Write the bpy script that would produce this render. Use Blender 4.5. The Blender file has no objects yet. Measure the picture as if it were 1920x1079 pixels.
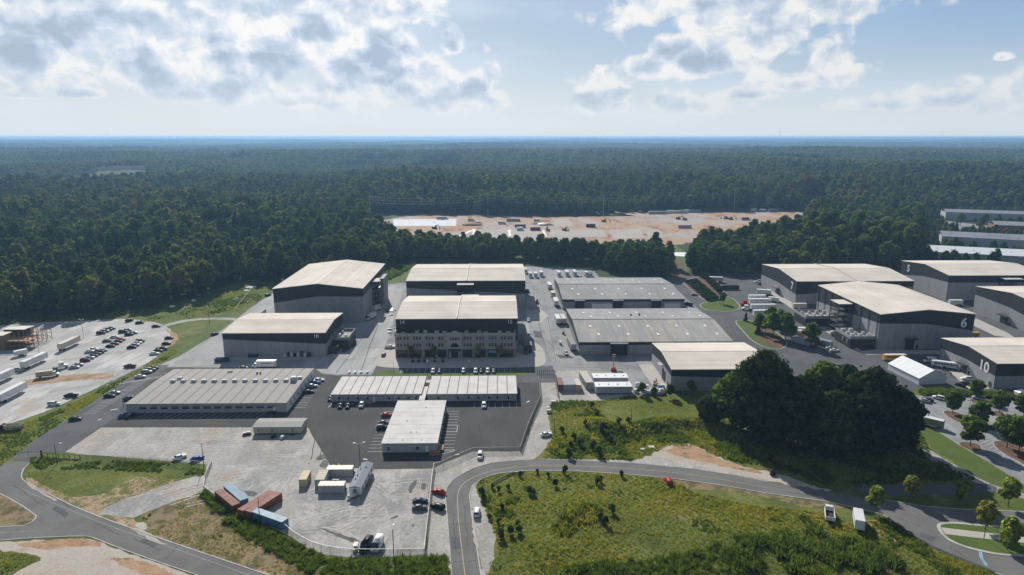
import bpy, bmesh, math, random
import numpy as np
from mathutils import Vector, Matrix
random.seed(7); RNG = np.random.default_rng(11)
SC = bpy.context.scene
C = SC.collection
R = math.radians

# ---------------------------------------------------------------- camera
CAM_H = 108.0; FPX = 1280.0; CX, CY, HOR = 960.0, 539.5, 257.0
PITCH = math.atan((CY - HOR) / FPX); YAW = R(1.0)
cam_d = bpy.data.cameras.new('camera'); cam = bpy.data.objects.new('camera', cam_d); C.objects.link(cam)
cam_d.sensor_width = 36.0; cam_d.lens = 36.0 * FPX / 1920.0
cam_d.clip_start = 1.0; cam_d.clip_end = 90000.0
cam.location = (0, 0, CAM_H); cam.rotation_euler = (math.pi / 2 - PITCH, 0, -YAW)
SC.camera = cam
_f = np.array([math.sin(YAW) * math.cos(PITCH), math.cos(YAW) * math.cos(PITCH), -math.sin(PITCH)])
_r = np.array([math.cos(YAW), -math.sin(YAW), 0.0]); _u = np.cross(_r, _f)

def ray(px, py):
    d = _f * FPX + _r * (px - CX) - _u * (py - CY)
    return d / np.linalg.norm(d)
def at(px, py, z=0.0):
    """ground point (survey of the photograph): where the sight line meets height z"""
    d = ray(px, py); t = (z - CAM_H) / d[2]
    return Vector((d[0] * t, d[1] * t, z))
ZO = dict(z1=(0, 560), zb=(400, 460), zc=(720, 460), zd=(1020, 460), ze=(1440, 460), z6=(1440, 700), z7=(560, 680), z8=(180, 680),
          q1=(0, 809), q2=(360, 809), q3=(760, 809), q4=(1440, 809), q5=(980, 640), r1=(680, 340), r2=(1060, 340), z9=(1280, 620))
def za(k, x, y, z=0.0):
    o = ZO[k]; return at(o[0] + x / 4.0, o[1] + y / 4.0, z)

# ---------------------------------------------------------------- sun, sky, exposure
SUN_EL, SUN_AZ = 32.0, -14.3           # degrees above the horizon, degrees right of +Y
sd = bpy.data.lights.new('sun', 'SUN'); so = bpy.data.objects.new('sun', sd); C.objects.link(so)
sd.energy = 5.0; sd.angle = R(0.53); sd.color = (1.0, 0.955, 0.88)
_sv = Vector((math.sin(R(SUN_AZ)) * math.cos(R(SUN_EL)), math.cos(R(SUN_AZ)) * math.cos(R(SUN_EL)), math.sin(R(SUN_EL))))
so.rotation_euler = _sv.to_track_quat('Z', 'Y').to_euler(); so.location = (0, 0, 300)
SC.view_settings.view_transform = 'Standard'; SC.view_settings.look = 'None'
SC.view_settings.gamma = 1.0; SC.view_settings.use_curve_mapping = False
SC.view_settings.exposure = 0.2
SC.render.engine = 'CYCLES'
SC.cycles.use_denoising = True; SC.cycles.denoising_prefilter = 'NONE'
SC.cycles.max_bounces = 6; SC.cycles.diffuse_bounces = 2; SC.cycles.glossy_bounces = 2
SC.cycles.transmission_bounces = 3; SC.cycles.transparent_max_bounces = 12; SC.cycles.volume_bounces = 0
SC.cycles.caustics_reflective = False; SC.cycles.caustics_refractive = False
SC.cycles.use_adaptive_sampling = True; SC.cycles.adaptive_threshold = 0.006

class NT:
    """tiny node builder"""
    def __init__(s, tree): s.t = tree; s.n = tree.nodes; s.l = tree.links
    def node(s, typ, **kw):
        n = s.n.new(typ)
        for k, v in kw.items(): setattr(n, k, v)
        return n
    def put(s, sock, v):
        if isinstance(v, bpy.types.NodeSocket): s.l.new(v, sock)
        else: sock.default_value = v
    def m(s, op, a, b=0.0, c=0.0, clamp=False):
        n = s.node('ShaderNodeMath', operation=op, use_clamp=clamp)
        for i, v in enumerate((a, b, c)): s.put(n.inputs[i], v)
        return n.outputs[0]
    def vm(s, op, a, b=(0, 0, 0), scale=None):
        n = s.node('ShaderNodeVectorMath', operation=op)
        s.put(n.inputs[0], a); s.put(n.inputs[1], b)
        if scale is not None: s.put(n.inputs['Scale'], scale)
        return n.outputs['Value'] if op in ('LENGTH', 'DOT_PRODUCT', 'DISTANCE') else n.outputs[0]
    def noise(s, vec, scale, detail=4.0, rough=0.55, dist=0.0):
        n = s.node('ShaderNodeTexNoise'); s.put(n.inputs['Vector'], vec)
        n.inputs['Scale'].default_value = scale; n.inputs['Detail'].default_value = detail
        n.inputs['Roughness'].default_value = rough; n.inputs['Distortion'].default_value = dist
        return n.outputs['Fac']
    def vor(s, vec, scale, detail=0.0, rough=0.5, smooth=None, out='Distance'):
        n = s.node('ShaderNodeTexVoronoi')
        if smooth is not None: n.feature = 'SMOOTH_F1'; n.inputs['Smoothness'].default_value = smooth
        s.put(n.inputs['Vector'], vec); n.inputs['Scale'].default_value = scale
        n.inputs['Detail'].default_value = detail; n.inputs['Roughness'].default_value = rough
        return n.outputs[out]
    def ramp(s, fac, stops, mode='LINEAR'):
        n = s.node('ShaderNodeValToRGB'); s.put(n.inputs[0], fac); n.color_ramp.interpolation = mode
        e = n.color_ramp.elements
        while len(e) < len(stops): e.new(0.5)
        for i, (p, c) in enumerate(stops):
            e[i].position = p; e[i].color = (c[0], c[1], c[2], 1) if len(c) == 3 else c
        return n.outputs[0]
    def mix(s, f, a, b, mode='MIX'):
        n = s.node('ShaderNodeMix', data_type='RGBA', blend_type=mode)
        s.put(n.inputs[0], f)
        for i, v in ((6, a), (7, b)): s.put(n.inputs[i], (v[0], v[1], v[2], 1) if isinstance(v, tuple) else v)
        return n.outputs[2]
    def map(s, v, a, b, c=0.0, d=1.0, smooth=True):
        n = s.node('ShaderNodeMapRange'); n.interpolation_type = 'SMOOTHSTEP' if smooth else 'LINEAR'
        s.put(n.inputs[0], v)
        for i, k in enumerate((a, b, c, d)): n.inputs[i + 1].default_value = k
        return n.outputs[0]

world = bpy.data.worlds.new('World'); SC.world = world; world.use_nodes = True
W = NT(world.node_tree); W.n.clear()
sky = W.node('ShaderNodeTexSky', sky_type='NISHITA'); sky.sun_disc = False
sky.sun_elevation = R(SUN_EL); sky.sun_rotation = R(SUN_AZ)
sky.altitude = 250; sky.air_density = 1.0; sky.dust_density = 0.4; sky.ozone_density = 4.0
SKY_STRENGTH = 0.052
dirv = W.node('ShaderNodeTexCoord').outputs['Generated']
sep = W.node('ShaderNodeSeparateXYZ'); W.put(sep.inputs[0], dirv)
hyp = W.m('SQRT', W.m('ADD', W.m('MULTIPLY', sep.outputs[0], sep.outputs[0]), W.m('MULTIPLY', sep.outputs[1], sep.outputs[1])))
az = W.m('ARCTAN2', sep.outputs[0], sep.outputs[1])
# cumulus banks seen over the wood: centre and half size in photo pixels, weight, whiteness
CLOUDS = [(120, 60, 190, 90, 1.0), (60, 128, 95, 62, .9), (270, 95, 110, 70, .62), (470, 105, 115, 120, 1.1), (300, 150, 95, 52, .85), (420, 178, 150, 46, .8),
          (690, 150, 150, 130, 1.0), (620, 60, 150, 70, .85), (780, 25, 70, 60, .7), (860, 185, 110, 62, .9), (850, 90, 34, 48, .7), (160, 178, 60, 16, .4), (30, 180, 60, 18, .4), (560, 195, 110, 26, .6),
          (1400, 25, 235, 62, 1.05), (1300, 118, 135, 60, 1.0), (1440, 95, 95, 55, .75), (1565, 120, 52, 55, .85), (1490, 160, 95, 34, .75), (1400, 180, 70, 22, .5),
          (1120, 190, 75, 66, .62), (1290, 200, 130, 38, .5), (1755, 190, 80, 32, .7), (1905, 185, 60, 50, .7), (1640, 200, 110, 22, .45), (1815, 156, 34, 18, .5), (1878, 110, 20, 12, .45)]
el = W.m('ARCTAN2', sep.outputs[2], hyp)
av = W.node('ShaderNodeCombineXYZ'); W.put(av.inputs[0], az); W.put(av.inputs[1], el); AE = av.outputs[0]
def px_ae(px, py):
    d = ray(px, py); return math.atan2(d[0], d[1]), math.atan2(d[2], math.hypot(d[0], d[1]))
def noise2(v, sc, det, ro):
    n = W.node('ShaderNodeTexNoise', noise_dimensions='2D'); W.put(n.inputs['Vector'], v)
    n.inputs['Scale'].default_value = sc; n.inputs['Detail'].default_value = det; n.inputs['Roughness'].default_value = ro; return n.outputs['Fac']
def vor2(v, sc, det=1.0):
    n = W.node('ShaderNodeTexVoronoi', voronoi_dimensions='2D'); W.put(n.inputs['Vector'], v); n.inputs['Scale'].default_value = sc
    n.inputs['Detail'].default_value = det; n.inputs['Roughness'].default_value = .55; n.normalize = True; return n.outputs['Distance']
AV = W.vm('MULTIPLY', AE, (1, 1.25, 1))
wn = W.node('ShaderNodeTexNoise', noise_dimensions='2D'); W.put(wn.inputs['Vector'], AV); wn.inputs['Scale'].default_value = 26.0; wn.inputs['Detail'].default_value = 3.0
AW = W.vm('ADD', AV, W.vm('SCALE', W.vm('SUBTRACT', wn.outputs['Color'], (.5, .5, .5)), scale=.022))
field = None
for (px, py, rx, ry, w_) in CLOUDS:
    a0, e0 = px_ae(px, py)
    q = W.vm('MULTIPLY', W.vm('SUBTRACT', AE, (a0, e0, 0)), (FPX / rx, FPX / ry, 0))
    q = W.vm('MAXIMUM', q, W.vm('MULTIPLY', q, (1, -2.1, 0)))
    g = W.m('MULTIPLY_ADD', W.vm('LENGTH', q), -.85, .27 + .42 * w_)
    field = g if field is None else W.m('SMOOTH_MAX', field, g, .1)
# outside the frame: scattered cumulus of the same kind
hi = W.m('MULTIPLY', W.map(noise2(AE, 3.2, 2, .5), .56, .80), W.map(el, .20, .30))
side = W.m('MULTIPLY', W.map(W.m('ABSOLUTE', az), .72, .85), W.m('MULTIPLY', W.map(noise2(W.vm('MULTIPLY', AE, (1, 1.8, 1)), 5.0, 2, .5), .46, .7), W.map(el, .015, .06)))
field = W.m('MAXIMUM', field, W.m('MULTIPLY_ADD', W.m('MAXIMUM', hi, side), 1.3, -.7))
b1 = vor2(AW, 21.0, 0.0); b2 = vor2(AW, 52.0, 2.0); f1 = noise2(AW, 17.0, 5, .52)
puff = W.m('ADD', W.m('MULTIPLY_ADD', b1, -.85, .36), W.m('ADD', W.m('MULTIPLY_ADD', b2, -.42, .18), W.m('MULTIPLY_ADD', f1, .95, -.47)))
dens = W.m('ADD', field, puff)
alpha = W.map(dens, -.08, .28)
glow = W.m('POWER', W.m('MAXIMUM', W.vm('DOT_PRODUCT', dirv, tuple(_sv)), 0.0), 5.0)
low = noise2(AE, 13.0, 3, .55)
f2 = noise2(W.vm('ADD', AW, (.006, .016, 0)), 17.0, 4, .52)
lit = W.m('MULTIPLY', W.m('SUBTRACT', f1, f2), 2.2)                # flank towards the sun against the flank away from it
thick = W.m('ADD', W.m('MULTIPLY', dens, .95), W.m('MULTIPLY_ADD', low, 1.0, -.52))
thick = W.m('SUBTRACT', W.m('SUBTRACT', thick, lit), W.map(az, .0, .25, 0.0, .10))
ccol = W.ramp(W.map(thick, -.15, .85, smooth=False), [(0.0, (1.1, 1.1, 1.1)), (0.24, (1.08, 1.08, 1.08)), (0.44, (.87, .95, 1.05)), (0.70, (.66, .78, .95)), (1.0, (.52, .63, .80))])
cl = W.vm('SCALE', ccol, scale=W.m('MULTIPLY', W.m('MULTIPLY_ADD', glow, 3.2, 12.6), W.map(el, .2, .45, 1.0, .5)))       # overhead one sees the grey bases
streak = W.map(noise2(W.vm('MULTIPLY', AE, (1, 5.0, 1)), 5.0, 3, .5), .40, .75)
air = W.m('MULTIPLY', W.map(el, -0.01, 0.15, .93, .55), W.map(el, .2, .55, 1.0, .12))                        # pale air over the horizon
air = W.m('ADD', air, W.m('MULTIPLY', streak, W.map(az, -.1, .5, .30, .08)), clamp=True)
sunside = W.map(W.vm('DOT_PRODUCT', dirv, tuple(_sv)), -.35, .45)      # the air is brighter towards the sun than away from it
skyc = W.mix(air, sky.outputs[0], W.mix(glow, W.mix(sunside, (2.4, 3.4, 5.2), W.mix(W.map(el, .02, .17), (11.4, 12.8, 14.0), (6.0, 9.4, 14.2))), (13.6, 14.6, 15.6)))
fade = W.map(el, 0.01, 0.10, .25, 1.0)                       # clouds low over the horizon pale into the air
skyc = W.mix(W.m('MULTIPLY', alpha, fade), skyc, cl)
bg = W.node('ShaderNodeBackground'); W.put(bg.inputs[0], skyc); bg.inputs[1].default_value = SKY_STRENGTH
wo = W.node('ShaderNodeOutputWorld'); W.l.new(bg.outputs[0], wo.inputs[0])
world.cycles.sampling_method = 'MANUAL'; world.cycles.sample_map_resolution = 512

# ---------------------------------------------------------------- materials
def base_mat(name):
    m = bpy.data.materials.new(name); m.use_nodes = True
    t = NT(m.node_tree); b = t.n['Principled BSDF']; return m, t, b
def plain(name, col, rough=0.6, metal=0.0, coat=0.0, var=0.12, scale=0.6, spec=0.35):
    m, t, b = base_mat(name)
    p = t.node('ShaderNodeNewGeometry').outputs['Position']
    n = t.noise(p, scale, 4.0, .6)
    k = t.map(n, .3, .7, 1 - var, 1 + var)
    t.put(b.inputs['Base Color'], t.vm('SCALE', col, scale=k))
    b.inputs['Roughness'].default_value = rough; b.inputs['Metallic'].default_value = metal
    b.inputs['Coat Weight'].default_value = coat; b.inputs['Specular IOR Level'].default_value = spec
    return m
def panel_mat(name, col, rough, amp):
    m, t, b = base_mat(name)
    p = t.node('ShaderNodeNewGeometry').outputs['Position']; rnd = t.node('ShaderNodeObjectInfo').outputs['Random']
    k = t.m('MULTIPLY', t.map(rnd, 0, 1, 1 - amp, 1 + amp, False), t.map(t.noise(t.vm('MULTIPLY', p, (1, 1, .12)), .9, 4, .6), .3, .7, .86, 1.08))
    t.put(b.inputs['Base Color'], t.vm('SCALE', col, scale=k)); b.inputs['Roughness'].default_value = rough; b.inputs['Specular IOR Level'].default_value = .3
    return m
def ground_mat(name, layers, base, rough=0.95, grain=(2.0, .18), bump=0.0):
    """layers: (colour, noise scale, threshold lo, hi, amount, stretch)"""
    m, t, b = base_mat(name)
    p = t.node('ShaderNodeNewGeometry').outputs['Position']
    c = t.mix(0.0, base, base)
    for i, (col, sc, lo, hi, amt, st) in enumerate(layers):
        v = t.vm('MULTIPLY', t.vm('ADD', p, (37.0 * i, 91.0 * i, 0)), (1, st, 1))
        f = t.m('MULTIPLY', t.map(t.noise(v, sc, 6.0, .62, .4), lo, hi), amt)
        c = t.mix(f, c, col)
    g = t.noise(p, grain[0], 5.0, .7)
    c = t.vm('SCALE', c, scale=t.map(g, .25, .75, 1 - grain[1], 1 + grain[1], False))
    t.put(b.inputs['Base Color'], c); b.inputs['Roughness'].default_value = rough
    b.inputs['Specular IOR Level'].default_value = 0.15
    if bump:
        bn = t.node('ShaderNodeBump'); bn.inputs['Strength'].default_value = bump; bn.inputs['Distance'].default_value = .3
        t.put(bn.inputs['Height'], g); t.l.new(bn.outputs[0], b.inputs['Normal'])
    return m
M = {}
M['ground'] = ground_mat('ground_grass', [((.05, .075, .018), .05, .4, .6, .8, 1), ((.15, .16, .045), .09, .5, .68, .8, 1), ((.22, .17, .085), .03, .58, .72, .8, 1), ((.035, .05, .016), .35, .5, .7, .6, 1)], (.085, .11, .026), grain=(1.2, .45), bump=.5)
M['lawn'] = ground_mat('mown_lawn', [((.065, .10, .02), .12, .4, .65, .7, 1), ((.13, .14, .04), .3, .55, .75, .6, 1)], (.09, .13, .025), grain=(2.0, .25))
M['scrub'] = ground_mat('dry_scrub', [((.09, .085, .035), .25, .45, .6, .9, 1), ((.30, .19, .11), .12, .5, .68, .8, 1), ((.06, .075, .02), .4, .55, .7, .8, 1)], (.24, .18, .10), grain=(1.6, .4), bump=.4)
M['clay'] = ground_mat('orange_clay', [((.42, .29, .18), .1, .4, .6, .8, 1), ((.22, .13, .08), .3, .5, .7, .7, 1), ((.13, .12, .045), .22, .55, .68, .8, 1)], (.36, .21, .12), grain=(1.5, .3))
M['bank_soil'] = ground_mat('bank_soil', [((.13, .145, .04), .16, .44, .56, .95, 1), ((.44, .32, .22), .3, .5, .62, .8, 1), ((.16, .11, .07), .6, .56, .66, .7, 1), ((.11, .12, .035), .5, .52, .62, .8, 1)], (.36, .25, .16), grain=(1.5, .35), bump=.3)
M['gravel'] = ground_mat('pale_gravel', [((.25, .245, .24), .05, .4, .62, .9, 1), ((.47, .45, .42), .14, .46, .64, .8, .6), ((.38, .28, .20), .035, .56, .70, .75, 1), ((.22, .21, .20), .30, .55, .70, .6, .6), ((.47, .44, .40), .6, .55, .72, .6, .15)], (.37, .36, .342), grain=(1.0, .32), bump=.15)
M['lot_gravel'] = ground_mat('lot_gravel', [((.34, .335, .325), .05, .42, .62, .8, 1), ((.58, .56, .53), .14, .48, .66, .9, .3), ((.45, .35, .26), .03, .58, .72, .7, 1), ((.26, .25, .24), .3, .58, .72, .6, .2)], (.44, .43, .41), grain=(1.4, .22), bump=.15)
M['pale_paving'] = ground_mat('pale_paving', [((.29, .288, .285), .06, .42, .62, .9, .4), ((.46, .45, .44), .1, .5, .66, .9, .15), ((.22, .22, .22), .4, .6, .74, .6, .1)], (.37, .365, .36), grain=(2, .12))
M['gravel_dirt'] = ground_mat('dirt_gravel', [((.27, .255, .235), .07, .46, .64, .75, .6), ((.50, .46, .41), .10, .47, .65, .8, .6), ((.19, .175, .155), .25, .60, .72, .6, .6), ((.42, .31, .22), .06, .56, .70, .6, .8), ((.38, .29, .21), .05, .58, .72, .7, 1), ((.31, .30, .285), .2, .45, .65, .8, .5), ((.20, .18, .15), .5, .58, .72, .6, 1)], (.39, .37, .34), grain=(1.0, .32), bump=.15)
M['asphalt_old'] = ground_mat('aged_asphalt', [((.20, .20, .207), .045, .42, .6, .9, 1), ((.33, .325, .315), .09, .5, .66, .9, .12), ((.36, .355, .35), .12, .52, .7, .8, .35), ((.14, .14, .145), .3, .58, .72, .7, .12), ((.17, .165, .16), .8, .62, .74, .5, .1)], (.285, .29, .293), grain=(2.2, .12))
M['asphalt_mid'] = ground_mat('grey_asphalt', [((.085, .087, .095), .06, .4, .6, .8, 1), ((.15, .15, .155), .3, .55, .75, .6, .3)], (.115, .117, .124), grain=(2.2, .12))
M['asphalt_new'] = ground_mat('dark_asphalt', [((.062, .060, .062), .07, .4, .6, .8, 1), ((.11, .106, .103), .3, .55, .75, .6, .2)], (.080, .077, .076), grain=(2.2, .14))
M['road'] = ground_mat('road_asphalt', [((.14, .135, .13), .08, .4, .6, .8, 1), ((.20, .195, .188), .25, .55, .75, .6, 1)], (.17, .166, .16), grain=(2.4, .12))
M['warm_gravel'] = ground_mat('warm_gravel', [((.46, .40, .34), .08, .4, .6, .8, 1), ((.40, .28, .20), .12, .52, .7, .8, 1), ((.30, .28, .26), .4, .58, .72, .6, .5)], (.42, .375, .325), grain=(1.4, .25), bump=.15)
M['concrete'] = ground_mat('concrete', [((.42, .39, .35), .2, .4, .6, .8, 1), ((.30, .28, .26), .5, .6, .75, .5, 1)], (.46, .43, .39), grain=(1.5, .1))
M['kerb'] = plain('kerb_concrete', (.42, .40, .37), .9, var=.2, scale=.3)
M['slab'] = plain('white_slab', (.72, .74, .76), .7, var=.06)
M['tar'] = plain('tar_patch', (.10, .098, .095), .9, var=.35, scale=.6)
M['mulch'] = ground_mat('mulch', [((.10, .06, .035), .5, .4, .6, .8, 1)], (.16, .10, .065), grain=(2, .3))
M['line'] = plain('white_paint', (.70, .70, .68), .7, var=.2, scale=1.2)
M['yellow'] = plain('yellow_paint', (.36, .29, .15), .7, var=.25, scale=1.2)
M['wall'] = panel_mat('pale_grey_panel', (.315, .32, .327), .8, .07)
M['dark'] = panel_mat('charcoal_panel', (.027, .029, .033), .6, .12)
M['core'] = plain('dark_backing', (.03, .03, .03), .9)
M['steel'] = plain('dark_steel', (.05, .05, .052), .5, .3)
M['white'] = plain('white_metal', (.72, .72, .70), .45, var=.13, scale=.7)
M['offwhite'] = plain('cream_metal', (.60, .56, .47), .6, var=.08)
M['gutter'] = plain('tan_trim', (.50, .46, .40), .6)
M['pane'] = panel_mat('window_pane', (.035, .042, .052), .15, .85)
M['site_slab'] = plain('fresh_slab', (.50, .52, .55), .8, var=.1, scale=.1)
M['glass'] = plain('dark_glass', (.018, .022, .028), .12, spec=.6, var=.3)
M['unit'] = plain('pale_unit', (.50, .50, .48), .6)
M['beige'] = plain('beige_siding', (.52, .47, .37), .75, var=.06)
M['modwall'] = plain('grey_siding', (.40, .41, .42), .75, var=.06)
M['track_light'] = plain('pale_track', (.46, .44, .41), .95, var=.25, scale=.8); M['track_dark'] = plain('damp_track', (.27, .26, .245), .95, var=.25, scale=.8)
M['site_earth'] = ground_mat('site_earth', [((.42, .24, .14), .03, .45, .6, .9, .4), ((.30, .10, .05), .05, .54, .64, .95, .3), ((.38, .355, .33), .022, .47, .6, .95, .4), ((.20, .16, .13), .12, .6, .72, .7, .4)], (.40, .29, .20), grain=(.4, .2))
M['site_pad'] = ground_mat('site_pad', [((.44, .40, .35), .03, .42, .62, .9, 1), ((.42, .28, .18), .05, .56, .7, .9, 1)], (.38, .355, .325), grain=(.4, .15))
M['membrane'] = ground_mat('roof_membrane', [((.56, .54, .51), .2, .4, .6, .7, 1), ((.42, .40, .37), .5, .6, .75, .6, .3)], (.66, .64, .61), grain=(1.5, .08))
M['membrane_old'] = ground_mat('old_roof_membrane', [((.36, .345, .32), .15, .4, .6, .8, 1), ((.26, .25, .23), .6, .58, .75, .7, 2.5)], (.385, .368, .345), grain=(1.5, .1))
M['stucco'] = plain('pale_stucco', (.44, .40, .35), .85, var=.05)
M['seam'] = plain('roof_seam', (.20, .15, .11), .8)
M['wood'] = plain('raw_timber', (.36, .22, .12), .8, var=.3, scale=1.5)
M['bark'] = plain('bark', (.09, .068, .05), .95, var=.3, scale=2)
M['tyre'] = plain('tyre', (.02, .02, .02), .9)
M['brick'] = plain('red_brick', (.22, .085, .06), .9, var=.2)
M['canvas'] = plain('white_canvas', (.70, .70, .70), .6, var=.04)
M['water'] = plain('pond_water', (.03, .04, .045), .08, spec=.8)
M['galv'] = plain('galvanised', (.33, .34, .35), .5, .5)
M['skylight'] = plain('skylight', (.80, .79, .74), .4)
M['blue'] = plain('blue_container', (.10, .22, .33), .6, var=.2, scale=.5)
M['blue2'] = plain('pale_blue_container', (.24, .36, .44), .6, var=.2, scale=.5)
M['rust'] = plain('rust_container', (.24, .085, .055), .7, var=.3, scale=.5)
M['tancont'] = plain('tan_container', (.56, .45, .25), .65, var=.1)
M['bin'] = plain('blue_bin', (.02, .05, .16), .6)
M['orange'] = plain('orange_lift', (.42, .07, .02), .5)
M['awning'] = plain('blue_awning', (.16, .35, .50), .8)
M['yellowmc'] = plain('machine_yellow', (.50, .30, .04), .5)
M['skin'] = plain('person_cloth', (.05, .05, .07), .9)

def metal_roof(name, col, rib, col2=None):
    m, t, b = base_mat(name)
    p = t.node('ShaderNodeNewGeometry').outputs['Position']
    s = t.node('ShaderNodeSeparateXYZ'); t.put(s.inputs[0], p)
    ax = s.outputs[0 if rib == 'x' else 1]
    band = t.noise(t.vm('MULTIPLY', p, (1, .02, 1) if rib == 'x' else (.02, 1, 1)), .55, 3, .6)
    big = t.noise(p, .05, 4, .6)
    k = t.m('MULTIPLY', t.map(band, .3, .7, .90, 1.07), t.map(big, .3, .7, .88, 1.06))
    seam = t.map(t.m('ABSOLUTE', t.m('SUBTRACT', t.m('FRACT', t.m('DIVIDE', ax, 1.2)), .5)), .43, .5, 1.0, .86)
    c = col
    if col2: c = t.mix(t.map(t.noise(t.vm('MULTIPLY', p, (1, .03, 1)), .35, 3, .7), .45, .62), col, col2)
    t.put(b.inputs['Base Color'], t.vm('SCALE', c, scale=t.m('MULTIPLY', k, seam)))
    b.inputs['Roughness'].default_value = .85; b.inputs['Specular IOR Level'].default_value = .06
    return m
M['roof_x'] = metal_roof('tan_metal_roof', (.70, .63, .55), 'y')
M['roof_y'] = metal_roof('tan_metal_roof_cross', (.70, .63, .55), 'x')
M['roof_grey'] = metal_roof('grey_metal_roof', (.36, .355, .345), 'x')
M['roof_mix'] = metal_roof('weathered_metal_roof', (.36, .355, .345), 'x', (.45, .41, .35))
M['roof_blue'] = metal_roof('blue_grey_metal_roof', (.30, .32, .35), 'x')

def leaf_mat(name, stops, trans=.3, patch=True, fleck=(.45, 1.6)):
    m, t, b = base_mat(name)
    t.n.remove(b)
    rnd = t.node('ShaderNodeObjectInfo').outputs['Random']
    p = t.node('ShaderNodeNewGeometry').outputs['Position']
    if patch == 'meadow': k = t.m('MULTIPLY_ADD', t.noise(p, .07, 4, .65), 1.7, t.m('MULTIPLY_ADD', rnd, .30, -.55))
    else: k = t.m('MULTIPLY_ADD', t.noise(p, .012, 3, .6), .9, t.m('MULTIPLY_ADD', rnd, .90, -1.06)); k = t.m('MULTIPLY_ADD', t.noise(p, .0028, 4, .65), 1.15, k) if patch else rnd
    c = t.ramp(k, stops)
    c = t.vm('SCALE', c, scale=t.map(t.noise(p, .55, 4, .7), .34, .66, fleck[0], fleck[1]))
    d = t.node('ShaderNodeBsdfDiffuse'); t.put(d.inputs[0], c)
    tr = t.node('ShaderNodeBsdfTranslucent'); t.put(tr.inputs[0], t.mix(1.0, c, (1.3, 1.35, .55), 'MULTIPLY'))
    ms = t.node('ShaderNodeMixShader'); ms.inputs[0].default_value = trans
    t.l.new(d.outputs[0], ms.inputs[1]); t.l.new(tr.outputs[0], ms.inputs[2])
    t.l.new(ms.outputs[0], t.n['Material Output'].inputs[0])
    return m
M['leaf'] = leaf_mat('broadleaf', [(.0, (.040, .068, .025)), (.35, (.074, .114, .031)), (.6, (.115, .15, .038)), (.82, (.165, .18, .048)), (.95, (.16, .14, .052)), (1.0, (.16, .11, .055))], .4)
M['pine'] = leaf_mat('pine_needles', [(.0, (.030, .055, .024)), (.6, (.050, .080, .030)), (1.0, (.07, .10, .036))], .25)
M['oak'] = leaf_mat('oak_leaf', [(.0, (.032, .050, .017)), (.5, (.046, .066, .020)), (1.0, (.07, .092, .026))], .25)
M['young'] = leaf_mat('young_leaf', [(.0, (.19, .25, .05)), (.5, (.25, .28, .06)), (1.0, (.32, .28, .07))], .5)
M['maple'] = leaf_mat('parking_tree_leaf', [(.0, (.10, .16, .036)), (1.0, (.15, .20, .046))], .48)
M['hedge'] = leaf_mat('hedge_leaf', [(.0, (.045, .075, .024)), (1.0, (.075, .095, .038))], .3)
M['tuft'] = leaf_mat('meadow_grass', [(.0, (.145, .17, .034)), (.35, (.215, .22, .042)), (.6, (.275, .25, .054)), (.8, (.30, .24, .075)), (1.0, (.36, .26, .125))], .52, 'meadow', (.75, 1.25))
M['weed'] = leaf_mat('tall_weed', [(.0, (.07, .11, .028)), (.5, (.105, .145, .034)), (1.0, (.14, .165, .042))], .5, 'meadow', (.7, 1.3))
M['fadeline'] = plain('worn_paint', (.30, .29, .27), .8, var=.3, scale=1.2)

def paint(name, col, metal=0.0):
    return plain(name, col, .42, metal * .4, 0.0, var=.02, spec=.12)
PAINT = dict(white=paint('white_paintwork', (.78, .78, .77)), silver=paint('silver_paintwork', (.42, .44, .46), .4), grey=paint('grey_paintwork', (.13, .14, .15), .2),
             dark=paint('charcoal_paintwork', (.035, .037, .042)), black=paint('black_paintwork', (.012, .012, .014)), navy=paint('navy_paintwork', (.02, .035, .10)), blue=paint('blue_paintwork', (.02, .07, .33)),
             red=paint('red_paintwork', (.42, .02, .025)), maroon=paint('maroon_paintwork', (.13, .018, .022)), brown=paint('brown_paintwork', (.12, .085, .06)), tan=paint('tan_paintwork', (.45, .36, .22)),
             yellow=paint('yellow_paintwork', (.62, .36, .03)), green=paint('grey_green_paintwork', (.20, .23, .17)), pink=paint('pink_paintwork', (.55, .33, .30)))

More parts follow.
